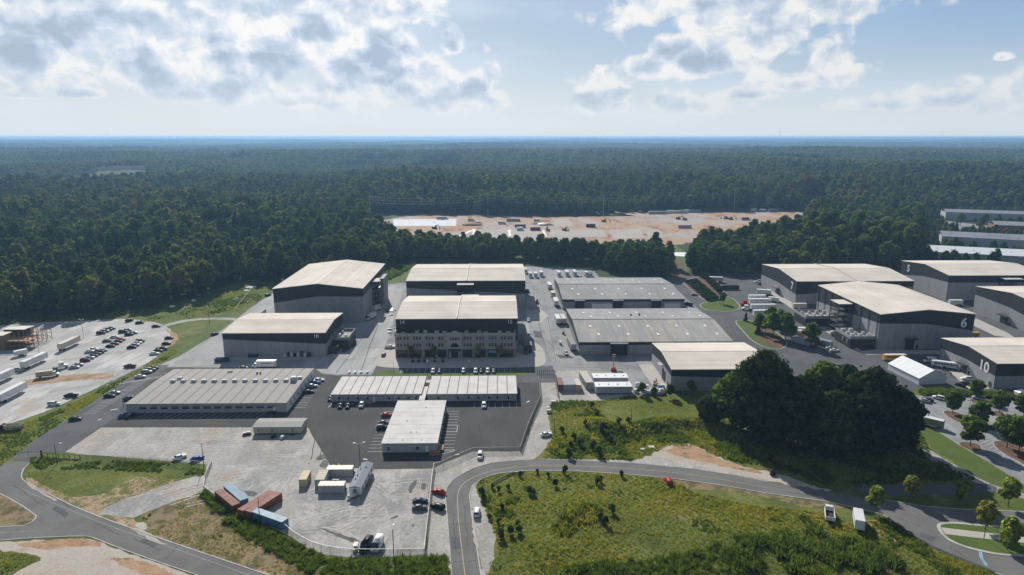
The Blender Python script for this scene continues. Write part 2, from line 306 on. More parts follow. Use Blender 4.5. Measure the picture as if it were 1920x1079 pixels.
# ---------------------------------------------------------------- mesh helpers
class MB:
    def __init__(s): s.v = []; s.f = []; s.mi = []
    def poly(s, pts, mi=0):
        i = len(s.v); s.v += [tuple(p) for p in pts]; s.f.append(tuple(range(i, i + len(pts)))); s.mi.append(mi)
    def box(s, c, d, rz=0.0, mi=0, base=False):
        cx, cy, cz = c; x, y, z = d[0] / 2, d[1] / 2, d[2] / 2
        if base: cz += z
        co, si = math.cos(rz), math.sin(rz); i = len(s.v)
        for dz in (-z, z):
            for dx, dy in ((-x, -y), (x, -y), (x, y), (-x, y)):
                s.v.append((cx + dx * co - dy * si, cy + dx * si + dy * co, cz + dz))
        for q in ((0, 3, 2, 1), (4, 5, 6, 7), (0, 1, 5, 4), (1, 2, 6, 5), (2, 3, 7, 6), (3, 0, 4, 7)):
            s.f.append(tuple(i + k for k in q)); s.mi.append(mi)
        return s
    def prism(s, ring0, ring1, mi=0, caps=True):
        i = len(s.v); n = len(ring0); s.v += [tuple(p) for p in ring0] + [tuple(p) for p in ring1]
        for k in range(n):
            j = (k + 1) % n; s.f.append((i + k, i + j, i + n + j, i + n + k)); s.mi.append(mi)
        if caps:
            s.f.append(tuple(i + k for k in reversed(range(n)))); s.mi.append(mi)
            s.f.append(tuple(i + n + k for k in range(n))); s.mi.append(mi)
        return s
    def tube(s, p0, p1, r0, r1=None, n=6, mi=0):
        p0, p1 = Vector(p0), Vector(p1); r1 = r0 if r1 is None else r1
        d = (p1 - p0).normalized(); a = d.orthogonal().normalized(); b = d.cross(a)
        ring = lambda p, r: [p + (a * math.cos(2 * math.pi * k / n) + b * math.sin(2 * math.pi * k / n)) * r for k in range(n)]
        return s.prism(ring(p0, r0), ring(p1, r1), mi)
    def loft(s, rings, mi=0):
        n = len(rings[0]); i = len(s.v)
        for r in rings: s.v += [tuple(p) for p in r]
        for k in range(len(rings) - 1):
            for a in range(n):
                b = (a + 1) % n; s.f.append((i + k * n + a, i + k * n + b, i + (k + 1) * n + b, i + (k + 1) * n + a)); s.mi.append(mi)
        s.f.append(tuple(i + k for k in reversed(range(n)))); s.mi.append(mi)
        e = i + (len(rings) - 1) * n
        s.f.append(tuple(e + k for k in range(n))); s.mi.append(mi)
        return s
    def mesh(s, name, mats, smooth=False):
        me = bpy.data.meshes.new(name); me.from_pydata(s.v, [], s.f)
        for m in (mats if isinstance(mats, (list, tuple)) else [mats]): me.materials.append(m)
        me.polygons.foreach_set('material_index', s.mi)
        if smooth: me.polygons.foreach_set('use_smooth', [True] * len(s.f))
        me.update()
        bm = bmesh.new(); bm.from_mesh(me); bmesh.ops.recalc_face_normals(bm, faces=bm.faces); bm.to_mesh(me); bm.free()
        return me
    def build(s, name, mats, parent=None, loc=None, rz=0.0, smooth=False):
        return place(s.mesh(name, mats, smooth), name, parent, loc, rz)
def place(me, name, parent=None, loc=None, rz=0.0):
    o = bpy.data.objects.new(name, me); C.objects.link(o)
    if parent is not None: o.parent = parent
    if loc is not None: o.location = loc
    if rz: o.rotation_euler = (0, 0, rz)
    return o
def tag(o, label=None, cat=None, group=None, kind=None):
    if label: o['label'] = label
    if cat: o['category'] = cat
    if group: o['group'] = group
    if kind: o['kind'] = kind
    return o
def thing(name, label, cat, loc=(0, 0, 0), rz=0.0, group=None):
    o = bpy.data.objects.new(name, None); C.objects.link(o); o.empty_display_size = .5
    o.location = loc; o.rotation_euler = (0, 0, rz)
    return tag(o, label, cat, group)
KIDS = {}
def copy_tree(o, parent=None):
    c = o.copy(); C.objects.link(c)
    if parent is not None: c.parent = parent
    if o.name not in KIDS: KIDS[o.name] = list(o.children)
    for ch in KIDS[o.name]: copy_tree(ch, c)
    return c
# ---------------------------------------------------------------- terrain
def vnoise(x, y, s, seed=0):
    """cheap smooth value noise, vectorised"""
    x = x / s + 17.3 * seed; y = y / s + 5.7 * seed
    xi = np.floor(x); yi = np.floor(y); fx = x - xi; fy = y - yi
    fx = fx * fx * (3 - 2 * fx); fy = fy * fy * (3 - 2 * fy)
    h = lambda a, b: np.modf(np.abs(np.sin(a * 127.1 + b * 311.7 + seed * 74.7) * 43758.5453))[0]
    return (h(xi, yi) * (1 - fx) + h(xi + 1, yi) * fx) * (1 - fy) + (h(xi, yi + 1) * (1 - fx) + h(xi + 1, yi + 1) * fx) * fy
def sstep(a, b, v):
    t = np.clip((v - a) / (b - a), 0, 1); return t * t * (3 - 2 * t)
def seg_d(x, y, a, b):
    ax, ay = a[0], a[1]; dx, dy = b[0] - ax, b[1] - ay
    t = np.clip(((x - ax) * dx + (y - ay) * dy) / (dx * dx + dy * dy + 1e-9), 0, 1)
    return np.hypot(x - ax - t * dx, y - ay - t * dy)
BANK = [za('q5', 560, 640), za('q5', 800, 690), za('q5', 1150, 610), za('q5', 1420, 640), za('q5', 1640, 740)]
FIELD_BUMPS = [(za('q3', 1300, 560), 9, 1.3), (za('q3', 1050, 880), 7, 1.0), (za('q3', 1650, 700), 10, 1.0), (at(1420, 1030), 14, 1.6), (at(1300, 1000), 12, 1.0)]
def terrain(x, y):
    x = np.asarray(x, float); y = np.asarray(y, float)
    r = np.hypot(x, y)
    z = sstep(1250, 2400, r) * (vnoise(x, y, 900, 1) * 52 + vnoise(x, y, 420, 2) * 24 - 27)
    z += sstep(1030, 1150, y) * 14 * sstep(-500, -100, x)
    z += 11 * np.exp(-(((x - 318) / 55) ** 2 + ((y - 650) / 60) ** 2))
    z += sstep(-230, -700, x) * (vnoise(x, y, 260, 3) - .35) * 14 * sstep(420, 620, y)
    z += sstep(2500, 9000, r) * (vnoise(x, y, 2600, 4) * 38 - 14) + sstep(8000, 20000, r) * (10 + vnoise(x, y, 5200, 5) * 26)
    z = np.where(z > 0, 68 * np.tanh(z / 68), z)
    d = np.full(x.shape, 1e9)
    for a, b in zip(BANK, BANK[1:]): d = np.minimum(d, seg_d(x, y, a, b))
    z += 2.6 * np.exp(-(d / 5.0) ** 2) * (.75 + .5 * vnoise(x, y, 9, 6))
    for p, rad, h in FIELD_BUMPS: z += h * np.exp(-((x - p.x) ** 2 + (y - p.y) ** 2) / rad ** 2)
    return z
def axis(lo, hi, step, far_lo, far_hi, g=1.13):
    v = list(np.arange(lo, hi + .1, step)); s = step
    while v[-1] < far_hi: s = min(s * g, 900); v.append(v[-1] + s)
    s = step; w = []
    a = lo
    while a > far_lo: s = min(s * g, 900); a -= s; w.append(a)
    return np.array(w[::-1] + v)
xs = axis(-140, 330, 3.0, -24000, 24000); ys = axis(120, 320, 3.0, -1500, 30000)
gx, gy = np.meshgrid(xs, ys); gz = terrain(gx, gy)
nx, ny = len(xs), len(ys)
idx = np.arange(nx * ny).reshape(ny, nx)
quads = np.stack([idx[:-1, :-1], idx[:-1, 1:], idx[1:, 1:], idx[1:, :-1]], -1).reshape(-1, 4)
me = bpy.data.meshes.new('ground')
me.vertices.add(nx * ny); me.vertices.foreach_set('co', np.stack([gx, gy, gz], -1).ravel())
me.loops.add(quads.size); me.loops.foreach_set('vertex_index', quads.ravel())
me.polygons.add(len(quads)); me.polygons.foreach_set('loop_start', np.arange(0, quads.size, 4)); me.polygons.foreach_set('use_smooth', np.ones(len(quads), bool))
me.update(calc_edges=True)
# far ground is woodland floor and canopy seen edge-on
def ground_final():
    m, t, b = base_mat('ground_cover')
    p = t.node('ShaderNodeNewGeometry').outputs['Position']
    g = M['ground'].node_tree  # near: grass; far: forest green
    c = (.14, .16, .04)
    for i, (col, sc, lo, hi, amt) in enumerate([((.075, .11, .024), .05, .4, .6, .8), ((.19, .20, .06), .09, .5, .68, .8), ((.24, .18, .095), .03, .58, .72, .7), ((.06, .085, .024), .35, .5, .7, .6), ((.20, .15, .085), .2, .62, .72, .6)]):
        f = t.m('MULTIPLY', t.map(t.noise(t.vm('ADD', p, (37. * i, 91. * i, 0)), sc, 6, .62, .4), lo, hi), amt)
        c = t.mix(f, c, col)
    far = t.map(t.vm('LENGTH', p), 420, 560)
    wood = t.ramp(t.noise(p, .004, 5, .65), [(.3, (.030, .048, .018)), (.5, (.045, .070, .022)), (.7, (.062, .088, .028))])
    c = t.mix(far, c, wood)
    g = t.noise(p, 1.2, 5, .7)
    c = t.vm('SCALE', c, scale=t.map(g, .25, .75, .6, 1.4, False))
    t.put(b.inputs['Base Color'], c); b.inputs['Roughness'].default_value = .95; b.inputs['Specular IOR Level'].default_value = .1
    bn = t.node('ShaderNodeBump'); bn.inputs['Strength'].default_value = .5; bn.inputs['Distance'].default_value = .4
    t.put(bn.inputs['Height'], g); t.l.new(bn.outputs[0], b.inputs['Normal'])
    return m
me.materials.append(ground_final())
tag(place(me, 'ground'), 'green and brown land reaching to the horizon', None, None, 'structure')

# ---------------------------------------------------------------- flat sheets
def chaikin(p, n=2, closed=True):
    for _ in range(n):
        q = []; m = len(p)
        for i in range(m if closed else m - 1):
            a, b = p[i], p[(i + 1) % m]; q += [a * .75 + b * .25, a * .25 + b * .75]
        if not closed: q = [p[0]] + q + [p[-1]]
        p = q
    return p
def roughen(p, amp, step=1.5):
    q = []
    for a, b in zip(p, p[1:] + p[:1]):
        n = max(1, min(60, int((b - a).length / step)))
        for k in range(n):
            v = a.lerp(b, k / n); q.append(v + Vector((random.uniform(-amp, amp), random.uniform(-amp, amp), 0)))
    return q
def sheet(name, pts, mat, z, smooth=0, rough=0.0, label=None):
    p = [Vector((a[0], a[1], 0)) for a in pts]
    if smooth: p = chaikin(p, smooth)
    if rough: p = roughen(p, rough)
    mb = MB(); mb.poly([(a.x, a.y, z) for a in p])
    o = mb.build(name, mat)
    me = o.data
    if me.polygons[0].normal.z < 0: me.flip_normals()
    bm = bmesh.new(); bm.from_mesh(me); bmesh.ops.triangulate(bm, faces=bm.faces, ngon_method='EAR_CLIP'); bm.to_mesh(me); bm.free()
    return tag(o, label, None, None, 'structure')
def A(*pts): return [at(x, y) for x, y in pts]
def Q(k, *pts): return [za(k, x, y) for x, y in pts]
def strip(line, w):
    L, Rr = [], []
    n = len(line)
    for i, p in enumerate(line):
        d = (line[min(i + 1, n - 1)] - line[max(i - 1, 0)]); d.z = 0; d.normalize(); s = Vector((-d.y, d.x, 0)) * w / 2
        L.append(p + s); Rr.append(p - s)
    return L + Rr[::-1]
def kerb(name, line, w=.3, h=.13, closed=False, mat='kerb', z=0.0):
    n = len(line); mb = MB(); L, Rr = [], []
    for i, p in enumerate(line):
        a = line[(i - 1) % n] if closed or i else p; b = line[(i + 1) % n] if closed or i < n - 1 else p
        d = b - a; d.z = 0; d.normalize(); s = Vector((-d.y, d.x, 0)) * w / 2
        L.append(p + s); Rr.append(p - s)
    for i in range(n if closed else n - 1):
        j = (i + 1) % n
        z0, z1 = z, z + h
        q = lambda v, zz: (v.x, v.y, zz)
        mb.poly([q(L[i], z1), q(L[j], z1), q(Rr[j], z1), q(Rr[i], z1)])
        mb.poly([q(L[i], z0), q(L[j], z0), q(L[j], z1), q(L[i], z1)])
        mb.poly([q(Rr[j], z0), q(Rr[i], z0), q(Rr[i], z1), q(Rr[j], z1)])
    return tag(mb.build(name, M[mat]), None, None, None, 'structure')

# left gravel lot and its lane
LOT = A((-70, 830), (-70, 612), (0, 611), (60, 606), (150, 602), (235, 598), (262, 600), (300, 606), (318, 616), (326, 630), (318, 648), (300, 666), (262, 690), (215, 712), (160, 738), (120, 756), (100, 766), (55, 783), (0, 800))
sheet('gravel_lot', LOT, M['lot_gravel'], .02, 1, .35)
sheet('gravel_lane', strip(chaikin(Q('z1', (1170, 222), (1280, 192), (1400, 163), (1560, 151), (1700, 152), (1790, 158)), 2, False), 5.0), M['gravel'], .03, 0, .2)
sheet('dirt_patch', Q('z1', (100, 640), (300, 585), (560, 575), (700, 560), (880, 570), (820, 600), (620, 610), (300, 640), (150, 665)), M['clay'], .03, 2, .6)
sheet('dirt_verge', Q('z1', (1230, 230), (1300, 250), (1345, 285), (1320, 335), (1270, 365), (1240, 360), (1290, 320), (1290, 280)), M['clay'], .034, 2, .4)
# campus pavement, west part pale, east part dark
sheet('pavement', A((292, 689), (335, 669), (415, 620), (475, 574), (512, 549), (560, 524), (640, 514), (720, 534), (762, 530), (800, 500), (985, 500), (1110, 503), (1124, 520), (1262, 526), (1290, 560), (1330, 600), (1375, 640), (1300, 690), (1262, 733), (1235, 742), (1182, 742), (1160, 700), (1090, 696), (1040, 695), (1007, 694), (992, 704), (697, 704), (630, 704), (605, 702), (590, 691)), M['asphalt_old'], .02)
sheet('west_pavement', A((294, 688), (336, 669), (416, 621), (476, 575), (513, 551), (560, 527), (640, 518), (720, 537), (758, 534), (752, 560), (738, 600), (722, 650), (722, 676), (700, 700), (632, 702), (605, 700), (590, 690.5)), M['pale_paving'], .03)
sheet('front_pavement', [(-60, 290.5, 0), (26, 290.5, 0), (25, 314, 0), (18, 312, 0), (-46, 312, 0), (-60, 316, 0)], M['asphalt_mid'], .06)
sheet('east_pavement', A((1244, 522), (1330, 512), (1440, 514), (1700, 528), (1990, 528), (1990, 738), (1735, 728), (1690, 738), (1560, 742), (1440, 722), (1395, 670), (1373, 640), (1330, 598), (1290, 562)), M['asphalt_mid'], .04)
sheet('apron', Q('zd', (708, 897), (812, 893), (965, 1075), (890, 1079), (830, 1079)), M['concrete'], .06)
sheet('apron', [(-138.8, 324.5, 0), (-88.5, 324.5, 0), (-83, 327, 0), (-82, 370, 0), (-88, 371, 0), (-89, 331, 0), (-139, 331, 0)], M['concrete'], .05)
sheet('apron', [(-87, 388.5, 0), (-74, 388.5, 0), (-70, 392, 0), (-76, 474, 0), (-84, 474, 0), (-84, 393.5, 0)], M['concrete'], .05)
office_walk = chaikin([Vector(v) for v in [(-62, 318, 0), (-58, 312.5, 0), (-44, 311, 0), (16, 311, 0), (21, 314, 0), (22.5, 322, 0), (22, 345, 0), (14, 360, 0), (-52, 360, 0), (-60, 345, 0)]], 2)
sheet('office_walk', office_walk, M['concrete'], .10)
kerb('walk_kerb', office_walk, .3, .14, True)
sheet('shade_apron', [(16, 395, 0), (24, 392, 0), (30, 408, 0), (26, 424, 0), (17, 440, 0)], M['concrete'], .05)
# right-hand stage aprons
sheet('apron', Q('ze', (55, 395), (200, 490), (262, 490), (205, 445), (40, 350), (-30, 300)), M['concrete'], .06)
sheet('apron', Q('ze', (200, 520), (300, 500), (560, 690), (700, 795), (830, 782), (1290, 790), (1290, 818), (860, 820), (740, 825), (620, 770), (470, 670)), M['concrete'], .07)
sheet('apron', Q('ze', (1480, 575), (1560, 550), (1800, 660), (1860, 700), (1700, 680)), M['concrete'], .06)
sheet('apron', Q('ze', (1365, 950), (1480, 960), (1640, 1050), (1660, 1079), (1500, 1079)), M['concrete'], .07)
# newly laid asphalt round the low buildings
sheet('new_asphalt', A((188, 802), (226, 776), (238, 757), (300, 700), (315, 691), (590, 692), (605, 703), (630, 705), (1000, 705), (1010, 712), (1013, 752), (976, 846), (887, 846), (831, 868), (812, 878), (692, 880), (619, 873), (577, 801)), M['asphalt_new'], .045)
DRIVE = A((35, 852), (50, 838), (72, 822), (125, 788), (195, 741), (252, 706), (294, 686), (318, 684), (236, 757), (226, 777), (190, 801), (150, 829), (120, 848), (78, 848))
sheet('drive', DRIVE, M['asphalt_mid'], .05)
# gravel yards
sheet('gravel_yard', A((190, 802), (577, 802), (619, 874), (560, 878), (400, 882), (394, 872), (330, 866), (150, 852), (122, 848), (150, 829)), M['gravel_dirt'], .03, 0, .15)
YARD = A((388, 872), (619, 872), (692, 881), (812, 879), (806, 905), (797, 1040), (760, 1043), (700, 1046), (647, 1045), (610, 1041), (578, 1029), (545, 1007), (500, 985), (460, 962), (425, 940), (400, 925), (385, 918), (384, 901))
sheet('gravel_yard', YARD, M['gravel'], .035, 0, .15)
sheet('gravel_driveway', A((394, 888), (330, 903), (250, 931), (210, 946), (186, 957), (186, 966), (250, 972), (300, 950), (340, 936), (372, 924), (396, 918)), M['gravel'], .03, 0, .3)
sheet('verge', A((812, 879), (831, 869), (887, 847), (976, 847), (985, 863), (922, 868), (885, 879), (850, 899), (838, 914), (836, 929), (847, 1079), (849, 1120), (822, 1120), (800, 1040), (806, 905)), M['gravel_dirt'], .02, 0, .15)
sheet('verge', A((905, 1079), (888, 984), (880, 929), (885, 910), (899, 897), (891, 915), (905, 945), (920, 975), (930, 1005), (934, 1030), (915, 1079), (912, 1110)), M['gravel_dirt'], .02, 0, .4)
sheet('gravel_track', A((1008, 699), (1042, 699), (1047, 748), (1024, 765), (1031, 795), (1035, 822), (1018, 848), (1000, 862), (975, 866), (978, 847), (1014, 753)), M['gravel_dirt'], .025, 0, .35)
sheet('container_yard', A((1042, 696), (1090, 694), (1162, 700), (1184, 742), (1120, 752), (1047, 754)), M['gravel_dirt'], .05, 0, .3)
# the wood's clearing left of the big stage
sheet('grass_clearing', Q('z1', (1000, 130), (1300, 40), (1700, -95), (1830, -130), (1960, -150), (1960, 20), (1760, 100), (1560, 110), (1380, 140), (1200, 190), (1020, 165)), M['lawn'], .01, 1, .5)
sheet('mown_strip', Q('zb', (210, 460), (330, 310), (420, 280), (500, 285), (440, 350), (300, 440), (230, 490)), M['lawn'], .03, 1)
sheet('mown_strip', Q('z1', (1240, 460), (1330, 400), (1500, 300), (1640, 195), (1725, 160), (1560, 300), (1400, 420), (1320, 465)), M['lawn'], .016, 0, .3)
sheet('office_lawn', Q('z7', (545, 100), (590, 75), (640, 58), (720, 55), (735, 78), (1560, 78), (1610, 60), (1700, 62), (1735, 92), (1700, 98)), M['lawn'], .07, 0)
# roads
ROAD1 = A((32, 852), (78, 848), (73, 860), (47, 875), (39, 891), (44, 903), (75, 919), (150, 956), (250, 993), (375, 1036), (480, 1071), (560, 1099), (720, 1160), (660, 1200), (480, 1120), (370, 1079), (295, 1054), (225, 1029), (178, 1010), (160, 1005), (50, 1010), (0, 1014), (-120, 1022), (-120, 990), (-10, 989), (45, 986), (60, 979), (69, 969), (45, 951), (15, 934), (-10, 925), (-120, 905), (-120, 880), (0, 876), (20, 864))
sheet('road', ROAD1, M['road'], .055)
TOP2 = A((975, 863), (1080, 863.5), (1192, 869), (1305, 880), (1380, 892), (1440, 904), (1515, 916), (1590, 929), (1627, 937), (1665, 939), (1740, 951), (1815, 956), (1920, 960), (2000, 963))
BOT2 = A((2040, 1128), (1940, 1098), (1878, 1079), (1840, 1064), (1765, 1035), (1715, 1009), (1677, 979), (1655, 965), (1630, 959), (1590, 949), (1545, 940), (1440, 926), (1350, 910), (1255, 897), (1165, 889), (1080, 884), (985, 883), (935, 888), (905, 897), (886, 911), (880, 929), (887, 984), (902, 1079), (908, 1120))
LEFT2 = A((851, 1120), (847, 1079), (835, 929), (838, 914), (850, 899), (885, 879), (922, 868))
sheet('road', TOP2 + BOT2 + LEFT2, M['road'], .055)
isl = chaikin(A((1758, 988), (1764, 982), (1790, 981), (1840, 986), (1920, 991), (1990, 996), (1990, 1047), (1920, 1043), (1877, 1041), (1840, 1034), (1802, 1024), (1772, 1009)), 1)
sheet('road_island', isl, M['lawn'], .12)
kerb('island_kerb', isl, .9, .15, True)
sheet('island_walk', strip(chaikin(A((1768, 996), (1800, 1000), (1862, 1007), (1920, 1013), (2000, 1020)), 1, False), 3.4), M['concrete'], .14)
sheet('corner_green', chaikin(A((-60, 923), (0, 926), (15, 934), (45, 951), (69, 969), (60, 979), (45, 986), (-60, 992)), 1), M['scrub'], .07)
kerb('road_kerb', A((-60, 923), (0, 926), (15, 934), (45, 951), (68, 968), (66, 974), (60, 979), (45, 986), (0, 989), (-60, 991)), .35)
kerb('road_kerb', chaikin(A((73, 860), (47, 875), (39, 891), (44, 903), (75, 919), (150, 956), (250, 993), (375, 1036), (480, 1071), (560, 1099)), 1, False), .35)
kerb('road_kerb', chaikin(A((-60, 1018), (0, 1014), (50, 1010), (160, 1005), (178, 1010), (225, 1029), (295, 1054), (370, 1079), (480, 1120)), 1, False), .28)
kerb('road_kerb', LEFT2[1:], .3); kerb('road_kerb', BOT2[:7] + BOT2[7:], .32)
kerb('road_kerb', TOP2[8:], .35)
def dash(name, line, w, mat, z):
    return sheet(name, strip(line, w), M[mat], z)
dash('road_marking', chaikin(A((872, 1079), (860, 985), (857, 930), (862, 914), (880, 898), (920, 883), (985, 873), (1080, 873), (1180, 879), (1300, 890), (1440, 915)), 2, False), .2, 'yellow', .065)
dash('road_marking', chaikin(A((40, 917), (110, 948), (200, 985), (300, 1020), (420, 1062), (520, 1098)), 1, False), .14, 'fadeline', .065)
dash('road_marking', A((-20, 1001), (66, 996)), .14, 'fadeline', .065)
# lower left gravel and dry banks
sheet('gravel_patch', A((-60, 1020), (60, 1014), (170, 1010), (232, 1034), (360, 1079), (440, 1110), (0, 1120), (22, 1076), (62, 1057), (86, 1044), (20, 1036)), M['warm_gravel'], .02, 1, .5)
sheet('dirt_bank', A((110, 935), (190, 930), (235, 905), (255, 893), (300, 896), (330, 899), (320, 907), (250, 932), (205, 948), (185, 958), (140, 950)), M['bank_soil'], .015, 1, .9)
sheet('dirt_bank', A((262, 968), (300, 950), (340, 936), (375, 928), (402, 938), (440, 972), (480, 1010), (540, 1050), (600, 1090), (500, 1075), (375, 1034), (285, 1001)), M['scrub'], .015, 0, .9)
sheet('sand_spill', Q('q1', (1020, 690), (1080, 680), (1115, 730), (1070, 745), (1010, 715)), M['concrete'], .03, 2, .25)
sheet('road_shoulder', chaikin(A((44, 905), (75, 921), (150, 958), (250, 995), (375, 1038), (480, 1073), (560, 1101), (575, 1096), (490, 1060), (385, 1023), (280, 985), (190, 955), (100, 920), (62, 898), (50, 893)), 1), M['bank_soil'], .012, 0, .4)
# bank above the middle road: bare earth and gravel along the verge
sheet('dirt_bank', A((1185, 868), (1225, 852), (1245, 838), (1290, 832), (1320, 845), (1380, 872), (1460, 888), (1500, 903), (1560, 922), (1500, 913), (1440, 903), (1305, 879), (1250, 874)), M['warm_gravel'], .02, 0, .9)
sheet('gravel_verge', A((985, 861), (1100, 862), (1190, 864), (1235, 857), (1270, 866), (1340, 882), (1440, 900), (1440, 904), (1305, 880), (1192, 869), (1080, 863.5)), M['gravel'], .03, 0, .3)
sheet('dirt_bank', A((1215, 893), (1255, 898), (1350, 911), (1440, 927), (1545, 941), (1580, 950), (1560, 960), (1500, 950), (1440, 945), (1380, 940), (1310, 922), (1250, 905)), M['scrub'], .02, 0, 1.0)
for pts in (((1600, 1030), (1640, 1025), (1672, 1034), (1698, 1050), (1690, 1060), (1650, 1050)), ((1642, 1046), (1672, 1046), (1700, 1060), (1690, 1076), (1655, 1072)), ((1622, 975), (1640, 972), (1665, 995), (1690, 1018), (1672, 1024), (1645, 1000))):
    sheet('clay_patch', A(*pts), M['clay'], .02, 1, .8)
# path under the big trees and right parking court
sheet('gravel_path', chaikin(A((1708, 826), (1722, 828), (1752, 850), (1805, 880), (1850, 905), (1885, 917), (1960, 936), (1960, 946), (1880, 926), (1838, 910), (1795, 888), (1740, 862)), 1), M['gravel'], .02, 0, .3)
sheet('side_track', chaikin(A((1588, 913), (1640, 911), (1750, 908), (1850, 905), (1876, 918), (1850, 928), (1700, 928), (1630, 930)), 1), M['asphalt_mid'], .03)
sheet('lawn_slope', A((1716, 798), (1730, 793), (1790, 832), (1858, 873), (1920, 911), (1960, 936), (1960, 950), (1885, 914), (1850, 902), (1805, 876), (1752, 845)), M['lawn'], .012, 0, .4)
PARK = A((1690, 742), (1990, 742), (1990, 950), (1920, 909), (1856, 869), (1790, 830), (1729, 790), (1690, 770))
sheet('parking_court', PARK, M['asphalt_old'], .05)
for nm, pts, mt in (('parking_island', ((1766, 773), (1776, 770), (1800, 775), (1830, 788), (1860, 796), (1850, 806), (1815, 800), (1782, 786)), 'mulch'),
                    ('parking_island', ((1792, 832), (1810, 828), (1838, 834), (1842, 845), (1828, 850)), 'mulch'),
                    ('parking_island', ((1860, 832), (1868, 826), (1900, 832), (1960, 860), (1960, 905), (1915, 868), (1878, 850)), 'mulch'),
                    ('parking_island', ((1815, 749), (1840, 745), (1862, 752), (1850, 759), (1825, 757)), 'mulch'), ('parking_island', ((1858, 772), (1880, 770), (1885, 780), (1870, 783)), 'mulch'),
                    ('parking_island', ((1862, 784), (1890, 782), (1990, 800), (1990, 825), (1905, 803), (1870, 796)), 'lawn')):
    p = chaikin(A(*pts), 1); sheet(nm, p, M[mt], .09); kerb('island_kerb', p, .25, .13, True)
sheet('hedge_bed', A((1724, 728), (1850, 733), (1990, 738), (1990, 746), (1724, 742)), M['ground'], .06)
# green islands in the east pavement
GI = [((1311, 571), (1325, 567), (1345, 560), (1362, 556), (1374, 560), (1388, 573), (1386, 580), (1368, 585), (1330, 583), (1316, 578)),
      ((1378, 604), (1384, 601), (1405, 600), (1440, 612), (1478, 640), (1470, 655), (1440, 655), (1410, 640), (1392, 620)),
      ((1277, 528), (1300, 522), (1335, 512), (1352, 540), (1362, 556), (1345, 560), (1325, 567), (1300, 548))]
for k, pts in enumerate(GI):
    p = chaikin(A(*pts), 1); sheet('green_island' if k < 2 else 'hedge_bed', p, M['lawn' if k < 2 else 'mulch'], .10); kerb('island_kerb', p, .45, .14, True)
sheet('mulch_bed', chaikin(A((1412, 612), (1440, 614), (1474, 642), (1466, 653), (1444, 652), (1424, 636)), 1), M['mulch'], .12)
# stains, tyre ruts, tar patches in the foreground yard
for pts in (((932, 722), (985, 728), (1110, 770), (1250, 815), (1260, 835), (1215, 838), (1120, 800), (990, 745)), ((1480, 665), (1500, 645), (1560, 625), (1545, 650)), ((1620, 470), (1630, 400), (1680, 362), (1690, 380), (1650, 460)), ((1715, 440), (1718, 385), (1762, 395), (1750, 440)), ((925, 215), (950, 180), (1000, 172), (1010, 205), (960, 220)), ((1000, 210), (1025, 240), (1020, 270), (960, 275), (965, 245)), ((380, 445), (450, 450), (500, 470), (455, 495), (410, 480)), ((865, 240), (885, 235), (880, 250)), ((1650, 700), (1670, 695), (1660, 720))):
    sheet('tar_patch', Q('q2', *pts), M['tar'], .06, 1, .25)
for rx, ry in ((430, 215), (345, 158)):
    c = za('q2', 1120, 520)
    arc = [za('q2', 1120 + rx * 1.05 * math.cos(a), 520 + ry * math.sin(a)) for a in np.linspace(.4, 2.5, 30)]
    sheet('tyre_track', strip(arc, .5), M['gravel_dirt'], .05, 0, .25)
_rt = random.Random(17)
def tracks(n, k, box, hd, spread, ln=(10, 30), curve=.02):
    for q in range(n):
        p = za(k, _rt.uniform(box[0], box[2]), _rt.uniform(box[1], box[3])); a = hd + _rt.gauss(0, spread); c = _rt.gauss(0, curve); L_ = _rt.uniform(*ln); m = _rt.choice(('track_light', 'track_light', 'track_dark'))
        for off in (-.85, .85):
            line = []; pos = p.copy(); aa = a
            for s_ in range(9):
                line.append(pos + Vector((-math.sin(aa), math.cos(aa), 0)) * off); pos = pos + Vector((math.cos(aa), math.sin(aa), 0)) * L_ / 8; aa += c * L_ / 8
            sheet('tyre_track', strip(line, _rt.uniform(.25, .5)), M[m], .052 + q * .0004, 0, .08)
tracks(14, 'q2', (620, 330, 1320, 800), .3, .7, (8, 22), .03)
tracks(10, 'z8', (200, 540, 900, 660), .12, .2, (8, 20), .01); tracks(6, 'z8', (1150, 640, 1450, 740), .1, .3, (6, 12), .02)
tracks(14, 'z1', (120, 300, 900, 720), .62, .12, (20, 50), .003)
tracks(6, 'q1', (900, 430, 1500, 560), .5, .15, (10, 20), .005)
# building site beyond the trees
SITE_P = A((690, 418), (760, 406), (900, 405), (1040, 407), (1180, 405), (1300, 399), (1400, 396), (1520, 402), (1512, 414), (1450, 432), (1380, 446), (1290, 458), (1180, 462), (1020, 464), (930, 452), (850, 446), (740, 438), (690, 428))
sheet('building_site', SITE_P, M['site_earth'], .03, 0, 3.0)
for pts, mt in ((((737, 412), (856, 411), (855, 424), (738, 424)), 'site_slab'), (((890, 431), (1022, 431), (1026, 446), (1010, 455), (950, 456), (888, 445)), 'site_pad'), (((1024, 431), (1130, 431), (1140, 445), (1032, 445)), 'site_pad'), (((1140, 431), (1200, 430), (1210, 446), (1150, 448)), 'site_pad'), (((1210, 431), (1235, 430), (1250, 446), (1216, 447)), 'site_pad'),
                ((1250, 0), 0), (((860, 408), (1010, 408), (1010, 426), (860, 424)), 'site_earth'), (((1036, 410), (1066, 410), (1076, 425), (1042, 425)), 'site_pad'), (((1220, 413), (1440, 411), (1450, 430), (1380, 445), (1290, 456), (1250, 446), (1240, 430)), 'site_earth'), (((1080, 411), (1150, 411), (1170, 424), (1085, 424)), 'site_earth')):
    if mt: sheet('site_slab' if mt == 'site_slab' else 'site_ground', A(*pts), M[mt], .07, 0, .8)
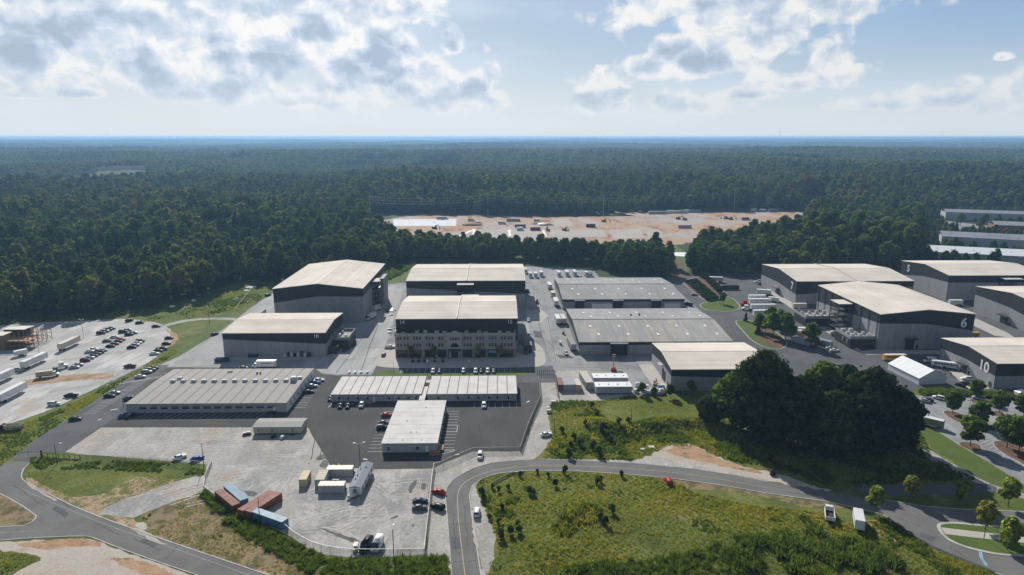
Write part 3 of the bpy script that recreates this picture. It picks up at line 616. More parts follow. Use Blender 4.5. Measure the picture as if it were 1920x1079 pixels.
for a, b in (((855, 446), (890, 430)), ((889, 432), (888, 444)), ((955, 431), (956, 443)), ((1018, 432), (1024, 444))):
    sheet('site_footing', strip(A(a, b), 3.0), M['offwhite'], .11)
sheet('site_bank', A((1150, 398), (1230, 396), (1320, 392), (1420, 396), (1500, 396), (1520, 402), (1400, 409), (1300, 409), (1200, 407)), M['site_earth'], .05)
_p = at(1528, 390); sheet('far_field', A((1504, 381), (1548, 381), (1548, 398), (1510, 399)), M['lawn'], float(terrain(_p.x, _p.y)) + 1.5)
_p = at(200, 341); FIELD_Z = float(terrain(_p.x, _p.y)) + 2.0
sheet('far_field', A((140, 341), (200, 337), (258, 335), (262, 339), (215, 346), (150, 348)), M['scrub'], FIELD_Z, 1, 4)
sheet('far_field', A((715, 503), (770, 497), (780, 512), (760, 530), (720, 536)), M['lawn'], .015, 1, .8)
sheet('grass_gap', A((1215, 452), (1295, 455), (1300, 500), (1280, 520), (1255, 520), (1235, 480)), M['lawn'], .015, 1, .8)
sheet('pond', A((1257, 473), (1292, 474), (1294, 482), (1258, 480)), M['slab'], .04, 1)
sheet('far_pavement', A((1770, 414), (1990, 440), (1990, 452), (1768, 432)), M['asphalt_old'], .05)
sheet('dirt_path', A((1256, 484), (1280, 486), (1286, 518), (1262, 522)), M['mulch'], .03, 1, .8)

# parking bays: painted lines
def bays(name, p0, p1, n, vec, w=.13, z=.085, closed=True):
    mb = MB(); p0, p1, vec = Vector(p0), Vector(p1), Vector(vec)
    for k in range(n + 1):
        a = p0.lerp(p1, k / n); b = a + vec; d = vec.normalized(); s = Vector((-d.y, d.x, 0)) * w / 2
        mb.poly([(q.x, q.y, z) for q in (a + s, a - s, b - s, b + s)])
    return tag(mb.build(name, M['line']), None, None, None, 'structure')
bays('bay_lines', (-141, 258, 0), (-94, 258, 0), 17, (-2.4, -5.4, 0))           # in front of the low building
bays('bay_lines', (-85.0, 263, 0), (-85.4, 299, 0), 13, (5.2, 0, 0))
bays('bay_lines', (-70, 268, 0), (-56, 268, 0), 5, (-.4, -5.2, 0))
bays('bay_lines', (-11, 267.2, 0), (6.4, 267.2, 0), 6, (.1, -5.2, 0))
bays('bay_lines', (-41.6, 222.5, 0), (-41.8, 258, 0), 13, (-5.2, 0, 0))
bays('bay_lines', (-22.0, 222.5, 0), (-22.0, 258, 0), 13, (5.4, 0, 0))
bays('bay_lines', za('z7', 760, 78), za('z7', 1590, 76), 18, (0, 5.2, 0))
bays('bay_lines', za('zb', 1010, 965), za('zb', 1160, 965), 4, (-.5, 6, 0))
_a, _b = za('z1', 1050, 603), za('z1', 620, 868)
bays('bay_lines', _a, _b, 24, (5.0, .6, 0))
bays('bay_lines', za('z6', 1170, 215), za('z6', 1960, 215), 28, (-1.2, 5.2, 0))
bays('bay_lines', za('z6', 1500, 480), za('z6', 1900, 700), 12, (4.6, 2.6, 0))
dash('arrow_marking', Q('z1', (735, 915), (760, 905)), .5, 'line', .085); dash('arrow_marking', Q('z1', (830, 838), (885, 830)), .5, 'line', .085)
dash('arrow_marking', Q('z7', (1710, 300), (1730, 290)), .5, 'line', .085); dash('arrow_marking', Q('z7', (1175, 695), (1205, 688)), .5, 'line', .085); dash('arrow_marking', Q('z7', (485, 725), (515, 730)), .5, 'line', .085)
dash('edge_marking', Q('z7', (1000, 702), (1160, 668), (1170, 660), (1165, 655), (1050, 658)), .16, 'line', .085)
dash('edge_marking', Q('z7', (1115, 523), (1185, 523), (1195, 470), (1115, 470)), .16, 'line', .085)

# paving joints in the dark asphalt and long sealed cracks in the pale pavement
def joints(zone, segs, w=.28, mat='tar_dark', z=.062, amp=.25):
    for a, b in segs:
        p0, p1 = za(zone, *a), za(zone, *b); n = 9
        line = [p0.lerp(p1, k / n) + Vector((random.uniform(-amp, amp), random.uniform(-amp, amp), 0)) * (0 < k < n) for k in range(n + 1)]
        sheet('pavement_joint', strip(line, w), M[mat], z)
M['tar_dark'] = plain('fresh_tar', (.040, .039, .038), .9, var=.3, scale=.7)
joints('z7', [((1240 + 75 * k, 365 - 3 * k), (1195 + 82 * k - 40, 640)) for k in range(1, 6)])
joints('z7', [((130 + 62 * k, 500), (150 + 62 * k - 60 + 8 * k, 735)) for k in range(0, 7)])
joints('z7', [((60, 372 + 33 * k), (590, 366 + 33 * k)) for k in range(0, 4)])
joints('z7', [((235, 745), (620, 742)), ((690, 780), (1000, 772))])
joints('z8', [((160, 455), (1160, 440)), ((60, 470), (1150, 470))], .2)
joints('zc', [((1110, 300), (1200, 760)), ((1180, 260), (1290, 880)), ((1010, 905), (1900, 930)), ((1150, 560), (1240, 870))], .22, 'tar', .03)
joints('zb', [((1220, 560), (920, 960)), ((1330, 330), (1110, 940)), ((960, 860), (1250, 850)), ((1010, 760), (1260, 770))], .25, 'tar', .03)
joints('z1', [((1420, 420), (1700, 200)), ((1300, 520), (1650, 500)), ((330, 1000), (900, 560))], .22, 'tar', .06)
for zone, pts in (('zb', ((1010, 730), (1085, 712), (1060, 760), (1000, 800), (960, 800))), ('zc', ((1120, 640), (1180, 650), (1190, 700), (1130, 690))), ('zd', ((90, 820), (200, 830), (230, 850), (120, 850)))):
    sheet('pavement_patch', Q(zone, *pts), M['asphalt_mid'], .032, 0, .2)

# worn places on the roads
joints('q1', [((330, 455), (560, 590)), ((700, 690), (900, 780)), ((420, 640), (520, 560)), ((100, 400), (330, 560)), ((1000, 800), (1200, 900)), ((1250, 960), (1330, 860))], .14, 'tar_dark', .066, .3)
joints('q3', [((380, 900), (360, 600)), ((470, 860), (440, 560)), ((700, 270), (900, 255)), ((1100, 270), (1400, 285)), ((345, 700), (500, 690)), ((360, 980), (540, 975))], .14, 'tar_dark', .066, .3)
joints('q4', [((100, 450), (400, 500)), ((950, 640), (1150, 720)), ((1300, 640), (1550, 680)), ((1350, 860), (1500, 960))], .16, 'tar_dark', .066, .3)
for zone, pts in (('q1', ((420, 560), (520, 620), (490, 650), (390, 585))), ('q3', ((345, 800), (410, 795), (420, 880), (352, 885))), ('q4', ((1150, 760), (1260, 800), (1230, 830), (1130, 790))), ('q1', ((1080, 800), (1180, 850), (1150, 875), (1050, 825)))):
    sheet('road_patch', Q(zone, *pts), M['asphalt_mid'], .062, 0, .1)
for zone, pts in (('q1', ((980, 730), (1040, 720), (1150, 790), (1260, 850), (1200, 850), (1080, 790))), ('q1', ((170, 375), (240, 400), (330, 460), (440, 520), (400, 520), (280, 450))), ('q3', ((500, 640), (520, 700), (545, 860), (530, 880), (505, 760)))):
    sheet('dirt_spill', Q(zone, *pts), M['warm_gravel'], .06, 0, .35)

sheet('dirt_patch', A((1245, 842), (1290, 834), (1322, 847), (1385, 874), (1440, 888), (1400, 886), (1330, 868), (1270, 858)), M['clay'], .035, 1, .9)
sheet('dirt_patch', A((20, 1022), (100, 1012), (170, 1011), (200, 1024), (140, 1022), (80, 1032)), M['clay'], .03, 1, .6); sheet('dirt_patch', A((200, 1045), (260, 1050), (350, 1082), (300, 1090), (240, 1064)), M['clay'], .03, 1, .6)
# ---------------------------------------------------------------- text on walls
def number(parent, txt, pos, size, rz, mat='white', name='number'):
    cu = bpy.data.curves.new('lettering', 'FONT'); cu.body = txt; cu.size = size; cu.align_x = 'CENTER'; cu.align_y = 'CENTER'
    cu.extrude = .04; cu.offset = size * (.028 if size > 4 else .01); cu.resolution_u = 3
    o = bpy.data.objects.new('lettering', cu); C.objects.link(o)
    me = bpy.data.meshes.new_from_object(o); C.objects.unlink(o); bpy.data.objects.remove(o)
    me.name = 'number'; me.materials.clear(); me.materials.append(M[mat])
    n = place(me, name, parent, pos); n.rotation_euler = (math.pi / 2, 0, rz); return n

def wall_run(parent, p0, p1, n, top, f0, f1, th=.25, band=True, name='wall_panel', zlow=0.0, mats=None):
    """tilt-up panels from p0 to p1 (outside on the right hand); top(t) = eave height; dark share of height runs f0 -> f1"""
    p0, p1 = Vector((p0[0], p0[1], 0)), Vector((p1[0], p1[1], 0)); d = p1 - p0; L = d.length; d.normalize(); nrm = Vector((d.y, -d.x, 0)) * th
    for k in range(n):
        t0, t1 = k / n, (k + 1) / n; g = .035 / L
        a, b = p0 + d * L * (t0 + g), p0 + d * L * (t1 - g); h0, h1 = top(t0), top(t1)
        mb = MB()
        if band:
            m0, m1 = h0 * (1 - (f0 + (f1 - f0) * t0)), h1 * (1 - (f0 + (f1 - f0) * t1))
            lo = [(a, zlow), (b, zlow), (b, m1), (a, m0)]; hi = [(a, m0 + .02), (b, m1 + .02), (b, h1), (a, h0)]
            for q, mi, ex in ((lo, 0, 0), (hi, 1, .03)):
                i0 = [(v.x, v.y, z) for v, z in q]; i1 = [(v.x + nrm.x * (1 + ex / th), v.y + nrm.y * (1 + ex / th), z) for v, z in q]
                mb.prism(i0, i1, mi)
        else:
            q = [(a, zlow), (b, zlow), (b, h1), (a, h0)]
            mb.prism([(v.x, v.y, z) for v, z in q], [(v.x + nrm.x, v.y + nrm.y, z) for v, z in q], 0)
        mb.build(name, mats or [M['wall'], M['dark']], parent)

def gable_roof(parent, w, d, h, rise, axis, mat, over=.45, th=.28, name='roof'):
    """axis 'x': ridge runs along the front; 'y': ridge runs back"""
    x0, x1, y0, y1 = -over, w + over, -over, d + over; mb = MB()
    if axis == 'x':
        prof = [(y0, h), (d / 2, h + rise), (y1, h)]
        r = lambda x: [(x, p, z + .02) for p, z in prof] + [(x, p, z + th) for p, z in reversed(prof)]
        mb.prism(r(x0), r(x1))
    else:
        prof = [(x0, h), (w / 2, h + rise), (x1, h)]
        r = lambda y: [(p, y, z + .02) for p, z in prof] + [(p, y, z + th) for p, z in reversed(prof)]
        mb.prism(r(y0), r(y1))
    o = mb.build(name, M[mat], parent)
    if axis == 'x':
        for y in (y0 - .08, y1 + .08): MB().box((w / 2, y, h + .16), (x1 - x0, .14, .3)).build('gutter', M['gutter'], parent)
    else:
        for x in (x0 - .08, x1 + .08): MB().box((x, d / 2, h + .16), (.14, y1 - y0, .3)).build('gutter', M['gutter'], parent)
    return o

def stage(label, x, y, w, d, h, rise, axis, fF, fL, fR, roof='roof_x', panels=(6, 5), divider=None, group='sound stages'):
    """a tall stage: f* = dark share of wall height at the two ends of front, left and right walls"""
    t = thing('sound_stage', label, 'sound stage', (x, y, 0), 0, group)
    flat = lambda v: h
    peak = lambda v: h + rise * (1 - abs(2 * v - 1))
    tf, ts = (flat, peak) if axis == 'x' else (peak, flat)
    nf, ns = panels; nf += nf % 2; ns += ns % 2
    wall_run(t, (0, 0), (w, 0), nf, tf, *fF)
    wall_run(t, (w, 0), (w, d), ns, ts, *fR)
    wall_run(t, (w, d), (0, d), nf, tf, fR[1], fL[1])
    wall_run(t, (0, d), (0, 0), ns, ts, fL[1], fL[0])
    MB().box((w / 2, d / 2, h / 2 - .2), (w - .1, d - .1, h - .5)).build('wall_core', M['core'], t)
    gable_roof(t, w, d, h, rise, axis, roof)
    if axis == 'x': MB().box((w / 2, d / 2, h + rise + .3), (w + .6, .5, .08)).build('ridge_cap', M[roof], t)
    else: MB().box((w / 2, d / 2, h + rise + .3), (.5, d + .6, .08)).build('ridge_cap', M[roof], t)
    if divider is not None:
        mb = MB(); yy = [-.6, d / 2, d + .6]; zz = [h, h + rise, h]
        for k in range(2): mb.prism([(divider - .2, yy[k], zz[k] + .25), (divider + .2, yy[k], zz[k] + .25), (divider + .2, yy[k], zz[k] + .75), (divider - .2, yy[k], zz[k] + .75)],
                                    [(divider - .2, yy[k + 1], zz[k + 1] + .25), (divider + .2, yy[k + 1], zz[k + 1] + .25), (divider + .2, yy[k + 1], zz[k + 1] + .75), (divider - .2, yy[k + 1], zz[k + 1] + .75)])
        mb.build('roof_divider', M['gutter'], t)
    return t
def door_canopy(t, x, w=7, dh=5, y=-.3, rz=0.0):
    """big dark stage door under a steel canopy with raised arms; built on the front wall or turned by rz"""
    def tr(px, py): c, s = math.cos(rz), math.sin(rz); return (px * c - py * s, px * s + py * c)
    o = Vector((x, y, 0)); co = lambda px, py, pz: (o.x + tr(px, py)[0], o.y + tr(px, py)[1], pz)
    MB().box(co(0, -.06, 0), (w, .16, dh), rz, base=True).build('stage_door', M['dark'], t)
    mb = MB(); mb.box(co(0, -1.3, dh + .35), (w + 2.2, 2.4, .25), rz)
    mb.build('canopy', M['steel'], t)
    for k in range(5):
        xx = -w / 2 + k * w / 4
        MB().tube(co(xx, -2.2, dh + .45), co(xx, -.1, dh + 2.0), .08, n=4).build('canopy_arm', M['steel'], t)
    MB().box(co(w / 2 + 1.7, -.06, 0), (1.1, .14, 2.3), rz, base=True).build('service_door', M['steel'], t)
def stair_tower(t, x, y, w, d, h, rz=0.0, roofcol='roof_x'):
    """open steel stair with a roofed platform at the eave"""
    MB().box((x, y, h + .2), (w, d, .35)).build('platform_roof', M[roofcol], t)
    for sx in (-1, 1):
        for sy in (-1, 1): MB().box((x + sx * (w / 2 - .2), y + sy * (d / 2 - .2), 0), (.25, .25, h), base=True).build('tower_post', M['steel'], t)
    n = max(2, int(h / 3.4))
    for k in range(1, n + 1):
        z = h * k / (n + .4)
        MB().box((x, y, z), (w - .3, d - .3, .12)).build('landing', M['steel'], t)
        a, b = ((x - w / 2 + .5), (x + w / 2 - .5)) if k % 2 else ((x + w / 2 - .5), (x - w / 2 + .5))
        mb = MB(); off = d * .2 * (1 if k % 2 else -1)
        z0 = h * (k - 1) / (n + .4)
        if w >= d: mb.prism([(a, y + off - .5, z0 + .1), (a, y + off + .5, z0 + .1), (a, y + off + .5, z0 + .35), (a, y + off - .5, z0 + .35)], [(b, y + off - .5, z - .1), (b, y + off + .5, z - .1), (b, y + off + .5, z + .12), (b, y + off - .5, z + .12)])
        else:
            a2, b2 = (y - d / 2 + .5, y + d / 2 - .5) if k % 2 else (y + d / 2 - .5, y - d / 2 + .5); of2 = w * .2 * (1 if k % 2 else -1)
            mb.prism([(x + of2 - .5, a2, z0 + .1), (x + of2 + .5, a2, z0 + .1), (x + of2 + .5, a2, z0 + .35), (x + of2 - .5, a2, z0 + .35)], [(x + of2 - .5, b2, z - .1), (x + of2 + .5, b2, z - .1), (x + of2 + .5, b2, z + .12), (x + of2 - .5, b2, z + .12)])
        mb.build('stair_flight', M['steel'], t)
def plant_room(t, x, y, w, d, h, units=6):
    """lean-to machine room: dark walls, pale parapet, units on its roof"""
    MB().box((x + w / 2, y + d / 2, 0), (w, d, h - 1.6), base=True).build('plant_room_wall', M['steel'], t)
    mb = MB(); p = .35
    mb.box((x + w / 2, y + p / 2 - .04, h - .8), (w + .1, p, 1.6)); mb.box((x + w / 2, y + d - p / 2 + .04, h - .8), (w + .1, p, 1.6))
    mb.box((x + p / 2 - .05, y + d / 2, h - .8), (p, d - 2 * p + .08, 1.6)); mb.box((x + w - p / 2 + .05, y + d / 2, h - .8), (p, d - 2 * p + .08, 1.6))
    mb.build('parapet', M['wall'], t)
    MB().box((x + w / 2, y + d / 2, h - 1.45), (w - .7, d - .7, .25)).build('plant_room_roof', M['membrane_old'], t)
    n = max(1, int(math.sqrt(units * d / w)))
    for k in range(units):
        i, j = k // n, k % n; m = max(1, -(-units // n))
        ux, uy = x + w * (i + .6) / (m + .2), y + d * (j + .6) / (n + .2)
        s = random.uniform(.8, 1.2)
        b = MB().box((ux, uy, h - 1.3), (1.7 * s, 1.5 * s, 1.5 * s), base=True)
        b.tube((ux, uy, h - 1.3 + 1.5 * s), (ux, uy, h - 1.1 + 1.5 * s), .5, n=8)
        b.build('roof_unit', M['unit'], t)
    for k in range(3): MB().tube((x + 1 + k * .3, y + 1, h - 1.0), (x + 1 + k * .3, y + d - 1, h - 1.0), .15, n=5).build('roof_duct', M['unit'], t)

# ---------------------------------------------------------------- west stages
SA = stage('tallest white-roofed sound stage with a gable front, back left by the wood', -133.5, 394.2, 52, 79.5, 20.6, 3.0, 'y', (.40, .235), (.40, .45), (.235, .24), 'roof_y', (8, 8))
door_canopy(SA, 27, 7, 4.6); MB().box((-6.6, 6, 0), (13, .4, 3.2), base=True).build('yard_wall', M['stucco'], SA)
MB().box((-13, 14, 0), (.4, 16, 3.2), base=True).build('yard_wall', M['stucco'], SA)
stair_tower(SA, 54.3, 34, 4, 11, 18.5); MB().box((54.5, 55, 0), (4.4, 16, 17.0), base=True).build('stair_core', M['wall'], SA)
for k in range(3): MB().box((8 + 12 * k, -.36, 11.0), (.5, .3, .5)).build('wall_lamp', M['steel'], SA)
for k in range(4): MB().box((52.36, 4 + k * 3.2, 1.2), (.14, 1.3, 2.4)).build('service_door', M['steel'], SA)
K18 = stage('low sound stage with the number 18 in its dark band', -138.8, 330.6, 50.8, 38.4, 12.1, 1.6, 'x', (.25, .47), (.25, .3), (.47, .47), 'roof_x', (6, 4))
number(K18, '18', (46.4, -.34, 10.5), 2.7, 0)
plant_room(K18, 51.3, 12, 8.4, 17, 6.2, 3); MB().box((53.4, 6, 0), (4.0, 5.5, 3.4), base=True).build('stair_enclosure', M['steel'], K18)
MB().box((51.05 + .32, 4.5, 1.5), (.15, 3.4, 3.0)).build('stage_door', M['dark'], K18)
SR = stage('white-roofed sound stage behind stages 12 and 14, seam down its roof', -59.5, 424.8, 75.2, 57, 18.6, 2.6, 'x', (.24, .46), (.24, .4), (.46, .5), 'roof_x', (10, 6), divider=38)
stair_tower(SR, 37.5, -3.4, 10.5, 6, 17.2)
for sx in (-1, 1):
    MB().tube((37.5 - sx * 5, -6.2, 9), (37.5 + sx * 5, -6.2, 15), .14, n=4).build('brace', M['steel'], SR)
MB().box((79, 6, 0), (7.0, 13, 5.6), base=True).build('side_room', M['wall'], SR)
K14 = stage('wide sound stage numbered 14 and 12 behind the office facade', -52.5, 333.0, 60.8, 49.8, 18.4, 2.6, 'x', (.62, .62), (.62, .4), (.62, .4), 'roof_x', (8, 6), divider=30.5)
number(K14, '14', (2.9, -.34, 16.8), 2.7, 0); number(K14, '12', (57.2, -.34, 16.8), 2.7, 0)
MB().box((35, 51.5, 18.4), (10, 4, .4)).build('platform_roof', M['roof_x'], K14)
MB().box((64.6, 24, 0), (7.2, 20, 6.5), base=True).build('side_room', M['wall'], K14)
MB().box((66.5, 4, 0), (4, 7, 4.2), base=True).build('side_room', M['steel'], K14)

# office facade in front of stages 12 and 14
OF = thing('office_building', 'pale three-storey office facade with arched entrance below the 14 and 12', 'office building', (-52.6, 327.2, 0))
OW, OD, OH = 59.9, 5.4, 12.4
def win_mesh(w, h):
    f = MB()
    for x, z, a, b in ((-w / 2, 0, .14, h), (w / 2, 0, .14, h), (0, h / 2, w + .14, .14), (0, -h / 2, w + .14, .14), (0, .1, w, .08)):
        f.box((x, -.04, z), (a, .22, b))
    return f.mesh('window', M['gutter']), MB().box((0, .06, 0), (w, .06, h)).mesh('pane', M['pane'])
def add_window(parent, x, y, z, meshes, rz=0.0):
    f = place(meshes[0], 'window', parent, (x, y, z), rz); place(meshes[1], 'pane', f); return f
mb = MB(); mb.box((OW / 2, OD / 2 + .12, 0), (OW, OD - .25, 11.2), base=True); mb.build('wall_core', M['stucco'], OF)
W16 = win_mesh(1.05, 1.75)
CXO = 29.7
groups = [(2.2, 2), (5.7, 2), (11.0, 3), (17.2, 3), (22.8, 2), (36.2, 3), (42.4, 3), (48.6, 3), (54.0, 2), (57.4, 2)]
for gx0, n in groups:
    for zz in (10.1, 6.6):
        for k in range(n): add_window(OF, gx0 + (k - (n - 1) / 2) * 1.5, -.06, zz, W16)
for k in range(4): add_window(OF, CXO + (k - 1.5) * 1.3, -.62, 9.9, W16)
mb = MB(); mb.box((CXO, -.25, 0), (7.4, .6, 13.0), base=True)
mb.build('entrance_bay', M['stucco'], OF)
mb = MB(); ring = [(CXO + 2.1 * math.cos(a), 5.6 + 2.1 * math.sin(a)) for a in np.linspace(0, math.pi, 13)]
mb.prism([(x, -.56, z) for x, z in ring], [(x, -.66, z) for x, z in ring]); mb.build('arch_window', M['glass'], OF)
mb = MB()
for a0, a1 in zip(np.linspace(0, math.pi, 13), np.linspace(0, math.pi, 13)[1:]):
    mb.prism([(CXO + r * math.cos(a), -.55, 5.6 + r * math.sin(a)) for a, r in ((a0, 2.1), (a0, 2.5), (a1, 2.5), (a1, 2.1))], [(CXO + r * math.cos(a), -.78, 5.6 + r * math.sin(a)) for a, r in ((a0, 2.1), (a0, 2.5), (a1, 2.5), (a1, 2.1))])
mb.build('arch_surround', M['stucco'], OF)
MB().box((CXO, -1.5, 4.3), (6.6, 2.6, .5)).build('entrance_canopy', M['steel'], OF)
for sx in (-1, 1): MB().box((CXO + sx * 3.0, -2.5, 0), (.3, .3, 4.05), base=True).build('canopy_post', M['steel'], OF)
MB().box((CXO, -.6, 1.7), (3.6, .14, 3.2)).build('entrance_door', M['glass'], OF)
mb = MB(); ring = [(CXO + 1.3 * math.cos(a), 13.0 + .9 * math.sin(a)) for a in np.linspace(0, math.pi, 9)]
mb.prism([(x, -.5, z) for x, z in ring], [(x, .2, z) for x, z in ring]); mb.build('crest', M['stucco'], OF)
mb = MB(); mb.box((OW / 2, 0, 11.9), (OW + .3, .5, 1.2)); mb.box((0, OD / 2 + .1, 12.2), (.5, OD - .4, 1.8)); mb.box((OW, OD / 2 + .1, 12.2), (.5, OD - .4, 1.8)); mb.build('parapet', M['stucco'], OF)
mb = MB(); mb.box((OW / 2, -.16, 8.35), (OW, .3, .22)); mb.box((OW / 2, -.2, 4.5), (OW, .4, .4)); mb.build('cornice', M['stucco'], OF)
MB().box((OW / 2, OD / 2 + .2, 11.28), (OW - .5, OD - .6, .14)).build('roof', M['membrane_old'], OF)
for k, (sx, sw, mt) in enumerate([(3.2, 5.8, 'brick'), (9.8, 6.4, 'brick'), (17.2, 5.2, 'steel'), (23.2, 4.2, 'steel'), (36.0, 5.0, 'steel'), (42.4, 5.6, 'steel'), (48.4, 4.6, 'awning'), (55.4, 7.6, 'brick')]):
    MB().box((sx, -.10, 2.1), (sw, .2, 4.0)).build('shopfront', M[mt if mt == 'brick' else 'steel'], OF)
    mbp = MB().box((sx, -.24, 1.6), (sw * .8, .1, 2.5)); mbp.build('shop_window', M['glass'], OF)
    if mt != 'steel':
        a = MB(); a.prism([(sx - sw * .42, -.2, 3.6), (sx + sw * .42, -.2, 3.6), (sx + sw * .42, -.2, 3.7), (sx - sw * .42, -.2, 3.7)], [(sx - sw * .42, -1.6, 2.8), (sx + sw * .42, -1.6, 2.8), (sx + sw * .42, -1.6, 2.9), (sx - sw * .42, -1.6, 2.9)])
        a.build('shop_awning', M['awning' if mt == 'awning' else 'brick'], OF)
for k in range(11):
    MB().box((4.5 + k * 5.2 + random.uniform(-1, 1), random.uniform(2, 4), 11.35), (random.uniform(1.6, 2.6), 1.6, random.uniform(1.0, 1.9)), base=True).build('roof_unit', M['unit'], OF)

# ---------------------------------------------------------------- warehouses
def warehouse(label, x, y, w, d, h, rise, mat_near, mat_far, porches, sky_rows):
    t = thing('warehouse', label, 'warehouse', (x, y, 0), 0, 'grey ribbed warehouses')
    flat = lambda v: h; peak = lambda v: h + rise * (1 - abs(2 * v - 1))
    wall_run(t, (0, 0), (w, 0), 14, flat, .22, .22); wall_run(t, (w, 0), (w, d), 8, peak, .5, .5); wall_run(t, (w, d), (0, d), 14, flat, .22, .22); wall_run(t, (0, d), (0, 0), 8, peak, .5, .5)
    MB().box((w / 2, d / 2, h / 2 - .2), (w - .1, d - .1, h - .5)).build('wall_core', M['core'], t)
    o = .5
    for nm, y0, z0, y1, z1, mt in (('roof', -o, h, d / 2, h + rise, mat_near), ('roof', d / 2 + .001, h + rise, d + o, h, mat_far)):
        mb = MB(); mb.prism([(-o, y0, z0 + .02), (w + o, y0, z0 + .02), (w + o, y0, z0 + .25), (-o, y0, z0 + .25)], [(-o, y1, z1 + .02), (w + o, y1, z1 + .02), (w + o, y1, z1 + .25), (-o, y1, z1 + .25)])
        mb.build(nm, M[mt], t)
        rb = MB(); n = int(w / 1.25)
        for k in range(n + 1):
            xx = w * k / n; rb.prism([(xx - .07, y0, z0 + .24), (xx + .07, y0, z0 + .24), (xx + .05, y0, z0 + .36), (xx - .05, y0, z0 + .36)], [(xx - .07, y1, z1 + .24), (xx + .07, y1, z1 + .24), (xx + .05, y1, z1 + .36), (xx - .05, y1, z1 + .36)])
        tag(rb.build('roof_rib', M[mt], t), kind='stuff')
    MB().box((w / 2, d / 2, h + rise + .36), (w + 1, .7, .16)).build('ridge_cap', M['roof_grey'], t)
    for px0, pw in porches:
        MB().box((px0 + pw / 2, -1.4, 0), (pw, .2, h - .6), base=True).build('loading_door', M['dark'], t)
        for sx in (px0 + .3, px0 + pw - .3): MB().box((sx, -.95, 0), (.6, 1.1, h - .55), base=True).build('porch_wall', M['wall'], t)
        mb = MB(); z0 = h - .35; mb.prism([(px0 - .4, -2.2, z0 - .1), (px0 + pw + .4, -2.2, z0 - .1), (px0 + pw + .4, -2.2, z0 + .15), (px0 - .4, -2.2, z0 + .15)], [(px0 - .4, -.52, z0 + .12), (px0 + pw + .4, -.52, z0 + .12), (px0 + pw + .4, -.52, z0 + .37), (px0 - .4, -.52, z0 + .37)])
        mb.build('porch_roof', M[mat_near], t)
    slope = math.atan2(rise, d / 2)
    for fy in sky_rows:
        for k in range(5):
            yy = d * fy; zz = h + rise * (1 - abs(2 * fy - 1)) + .38; fx = w * (.12 + .2 * k) + (1.6 if fy in sky_rows[::2] else -1.2)
            s = place(SKYL, 'skylight', t, (fx, yy, zz)); s.rotation_euler = (slope if fy < .5 else -slope, 0, 0)
    return t
SKYL = MB().box((0, 0, 0), (1.1, 3.0, .14)).mesh('skylight', M['skylight'])
W1 = warehouse('grey ribbed-roof warehouse, the farther of the pair beside the stages', 40.0, 423.0, 77.6, 67, 6.6, 2.6, 'roof_grey', 'roof_grey', [(7.5, 6), (32, 6), (56.5, 6)], (.15, .33, .62, .8))
W2 = warehouse('grey ribbed-roof warehouse, the nearer of the pair, weathered tan streaks on its roof', 40.1, 330.4, 77.5, 67.5, 6.6, 2.6, 'roof_mix', 'roof_grey', [(15.6, 8.2), (39, 8.2), (62.6, 8.2)], (.15, .33, .62, .8))
for x, y in ((34, 44), (39, 45)): MB().box((x, y, 9.0), (.8, .8, 1.4)).build('roof_vent', M['steel'], W2)
for x in (28, 31, 36): MB().box((x, -.4, 3.4), (.9, .2, 1.6)).build('wall_unit', M['unit'], W1)

# ---------------------------------------------------------------- east stages
SS = stage('tan-roofed sound stage half hidden by the big dark trees', 74.2, 279.6, 44.4, 38, 9.6, 1.9, 'x', (.30, .46), (.30, .5), (.46, .4), 'roof_x', (6, 4))
for k in range(7): MB().box((-1.1, 15 + k * .62, 6.6 - k * .02), (1.9, .3, .12)).build('louvre_slat', M['white'], SS)
MB().box((-.36, 13, 0), (.2, 5.4, 4.8), base=True).build('stage_door', M['dark'], SS)
MB().box((-.36, 5, 0), (.2, 1.2, 2.3), base=True).build('service_door', M['steel'], SS)
K7 = stage('sound stage with a big white 7 on its left wall', 194.8, 434.6, 77, 61, 15.3, 2.8, 'x', (.57, .22), (.57, .48), (.3, .4), 'roof_x', (10, 6), divider=39)
number(K7, '7', (-.34, 7.0, 10.8), 7.0, -math.pi / 2)
door_canopy(K7, -.3, 6, 4.4, 30, -math.pi / 2)
K5 = stage('sound stage with a white 5 on its left wall, farthest back', 301.5, 443.8, 66, 55.5, 17.0, 2.8, 'x', (.27, .3), (.27, .6), (.3, .5), 'roof_x', (8, 6))
number(K5, '5', (-.34, 46, 13.0), 7.0, -math.pi / 2)
stair_tower(K5, 40, -3.2, 12, 6, 15.4)
SU = stage('sound stage cut off by the right edge, in front of the number 5 stage', 298.0, 352.0, 66, 60, 16.4, 2.8, 'x', (.55, .5), (.6, .3), (.5, .3), 'roof_x', (8, 6))
door_canopy(SU, -.3, 6, 4.6, 33, -math.pi / 2)
K6 = stage('sound stage with a white 6 on its dark gable front', 195.8, 336.5, 48.8, 70.2, 18.7, 2.4, 'y', (.25, .46), (.25, .52), (.46, .5), 'roof_y', (6, 8))
number(K6, '6', (43.5, -.34, 14.0), 6.8, 0)
door_canopy(K6, 16.5, 4.6, 5.6)
stair_tower(K6, -4.2, 33, 7.5, 10.5, 17.2)
plant_room(K6, -13.5, 2, 13.2, 16, 6.6, 8); plant_room(K6, -18.5, 44, 18.2, 15, 6.4, 8)
for k in range(9): MB().tube((-.42, 2 + k * 8.3, 0), (-.42, 2 + k * 8.3, 18.6), .13, n=5).build('downpipe', M['steel'], K6)
for sx in (0, 1): add_window(K6, -13.62, 5 + sx * 4.5, 3.2, W16, -math.pi / 2)
K10 = stage('sound stage with a white 10 on its dark left wall, beside the white tent', 216.6, 279.6, 54, 38, 11.4, 2.0, 'x', (.5, .45), (.5, .42), (.4, .4), 'roof_x', (6, 4))
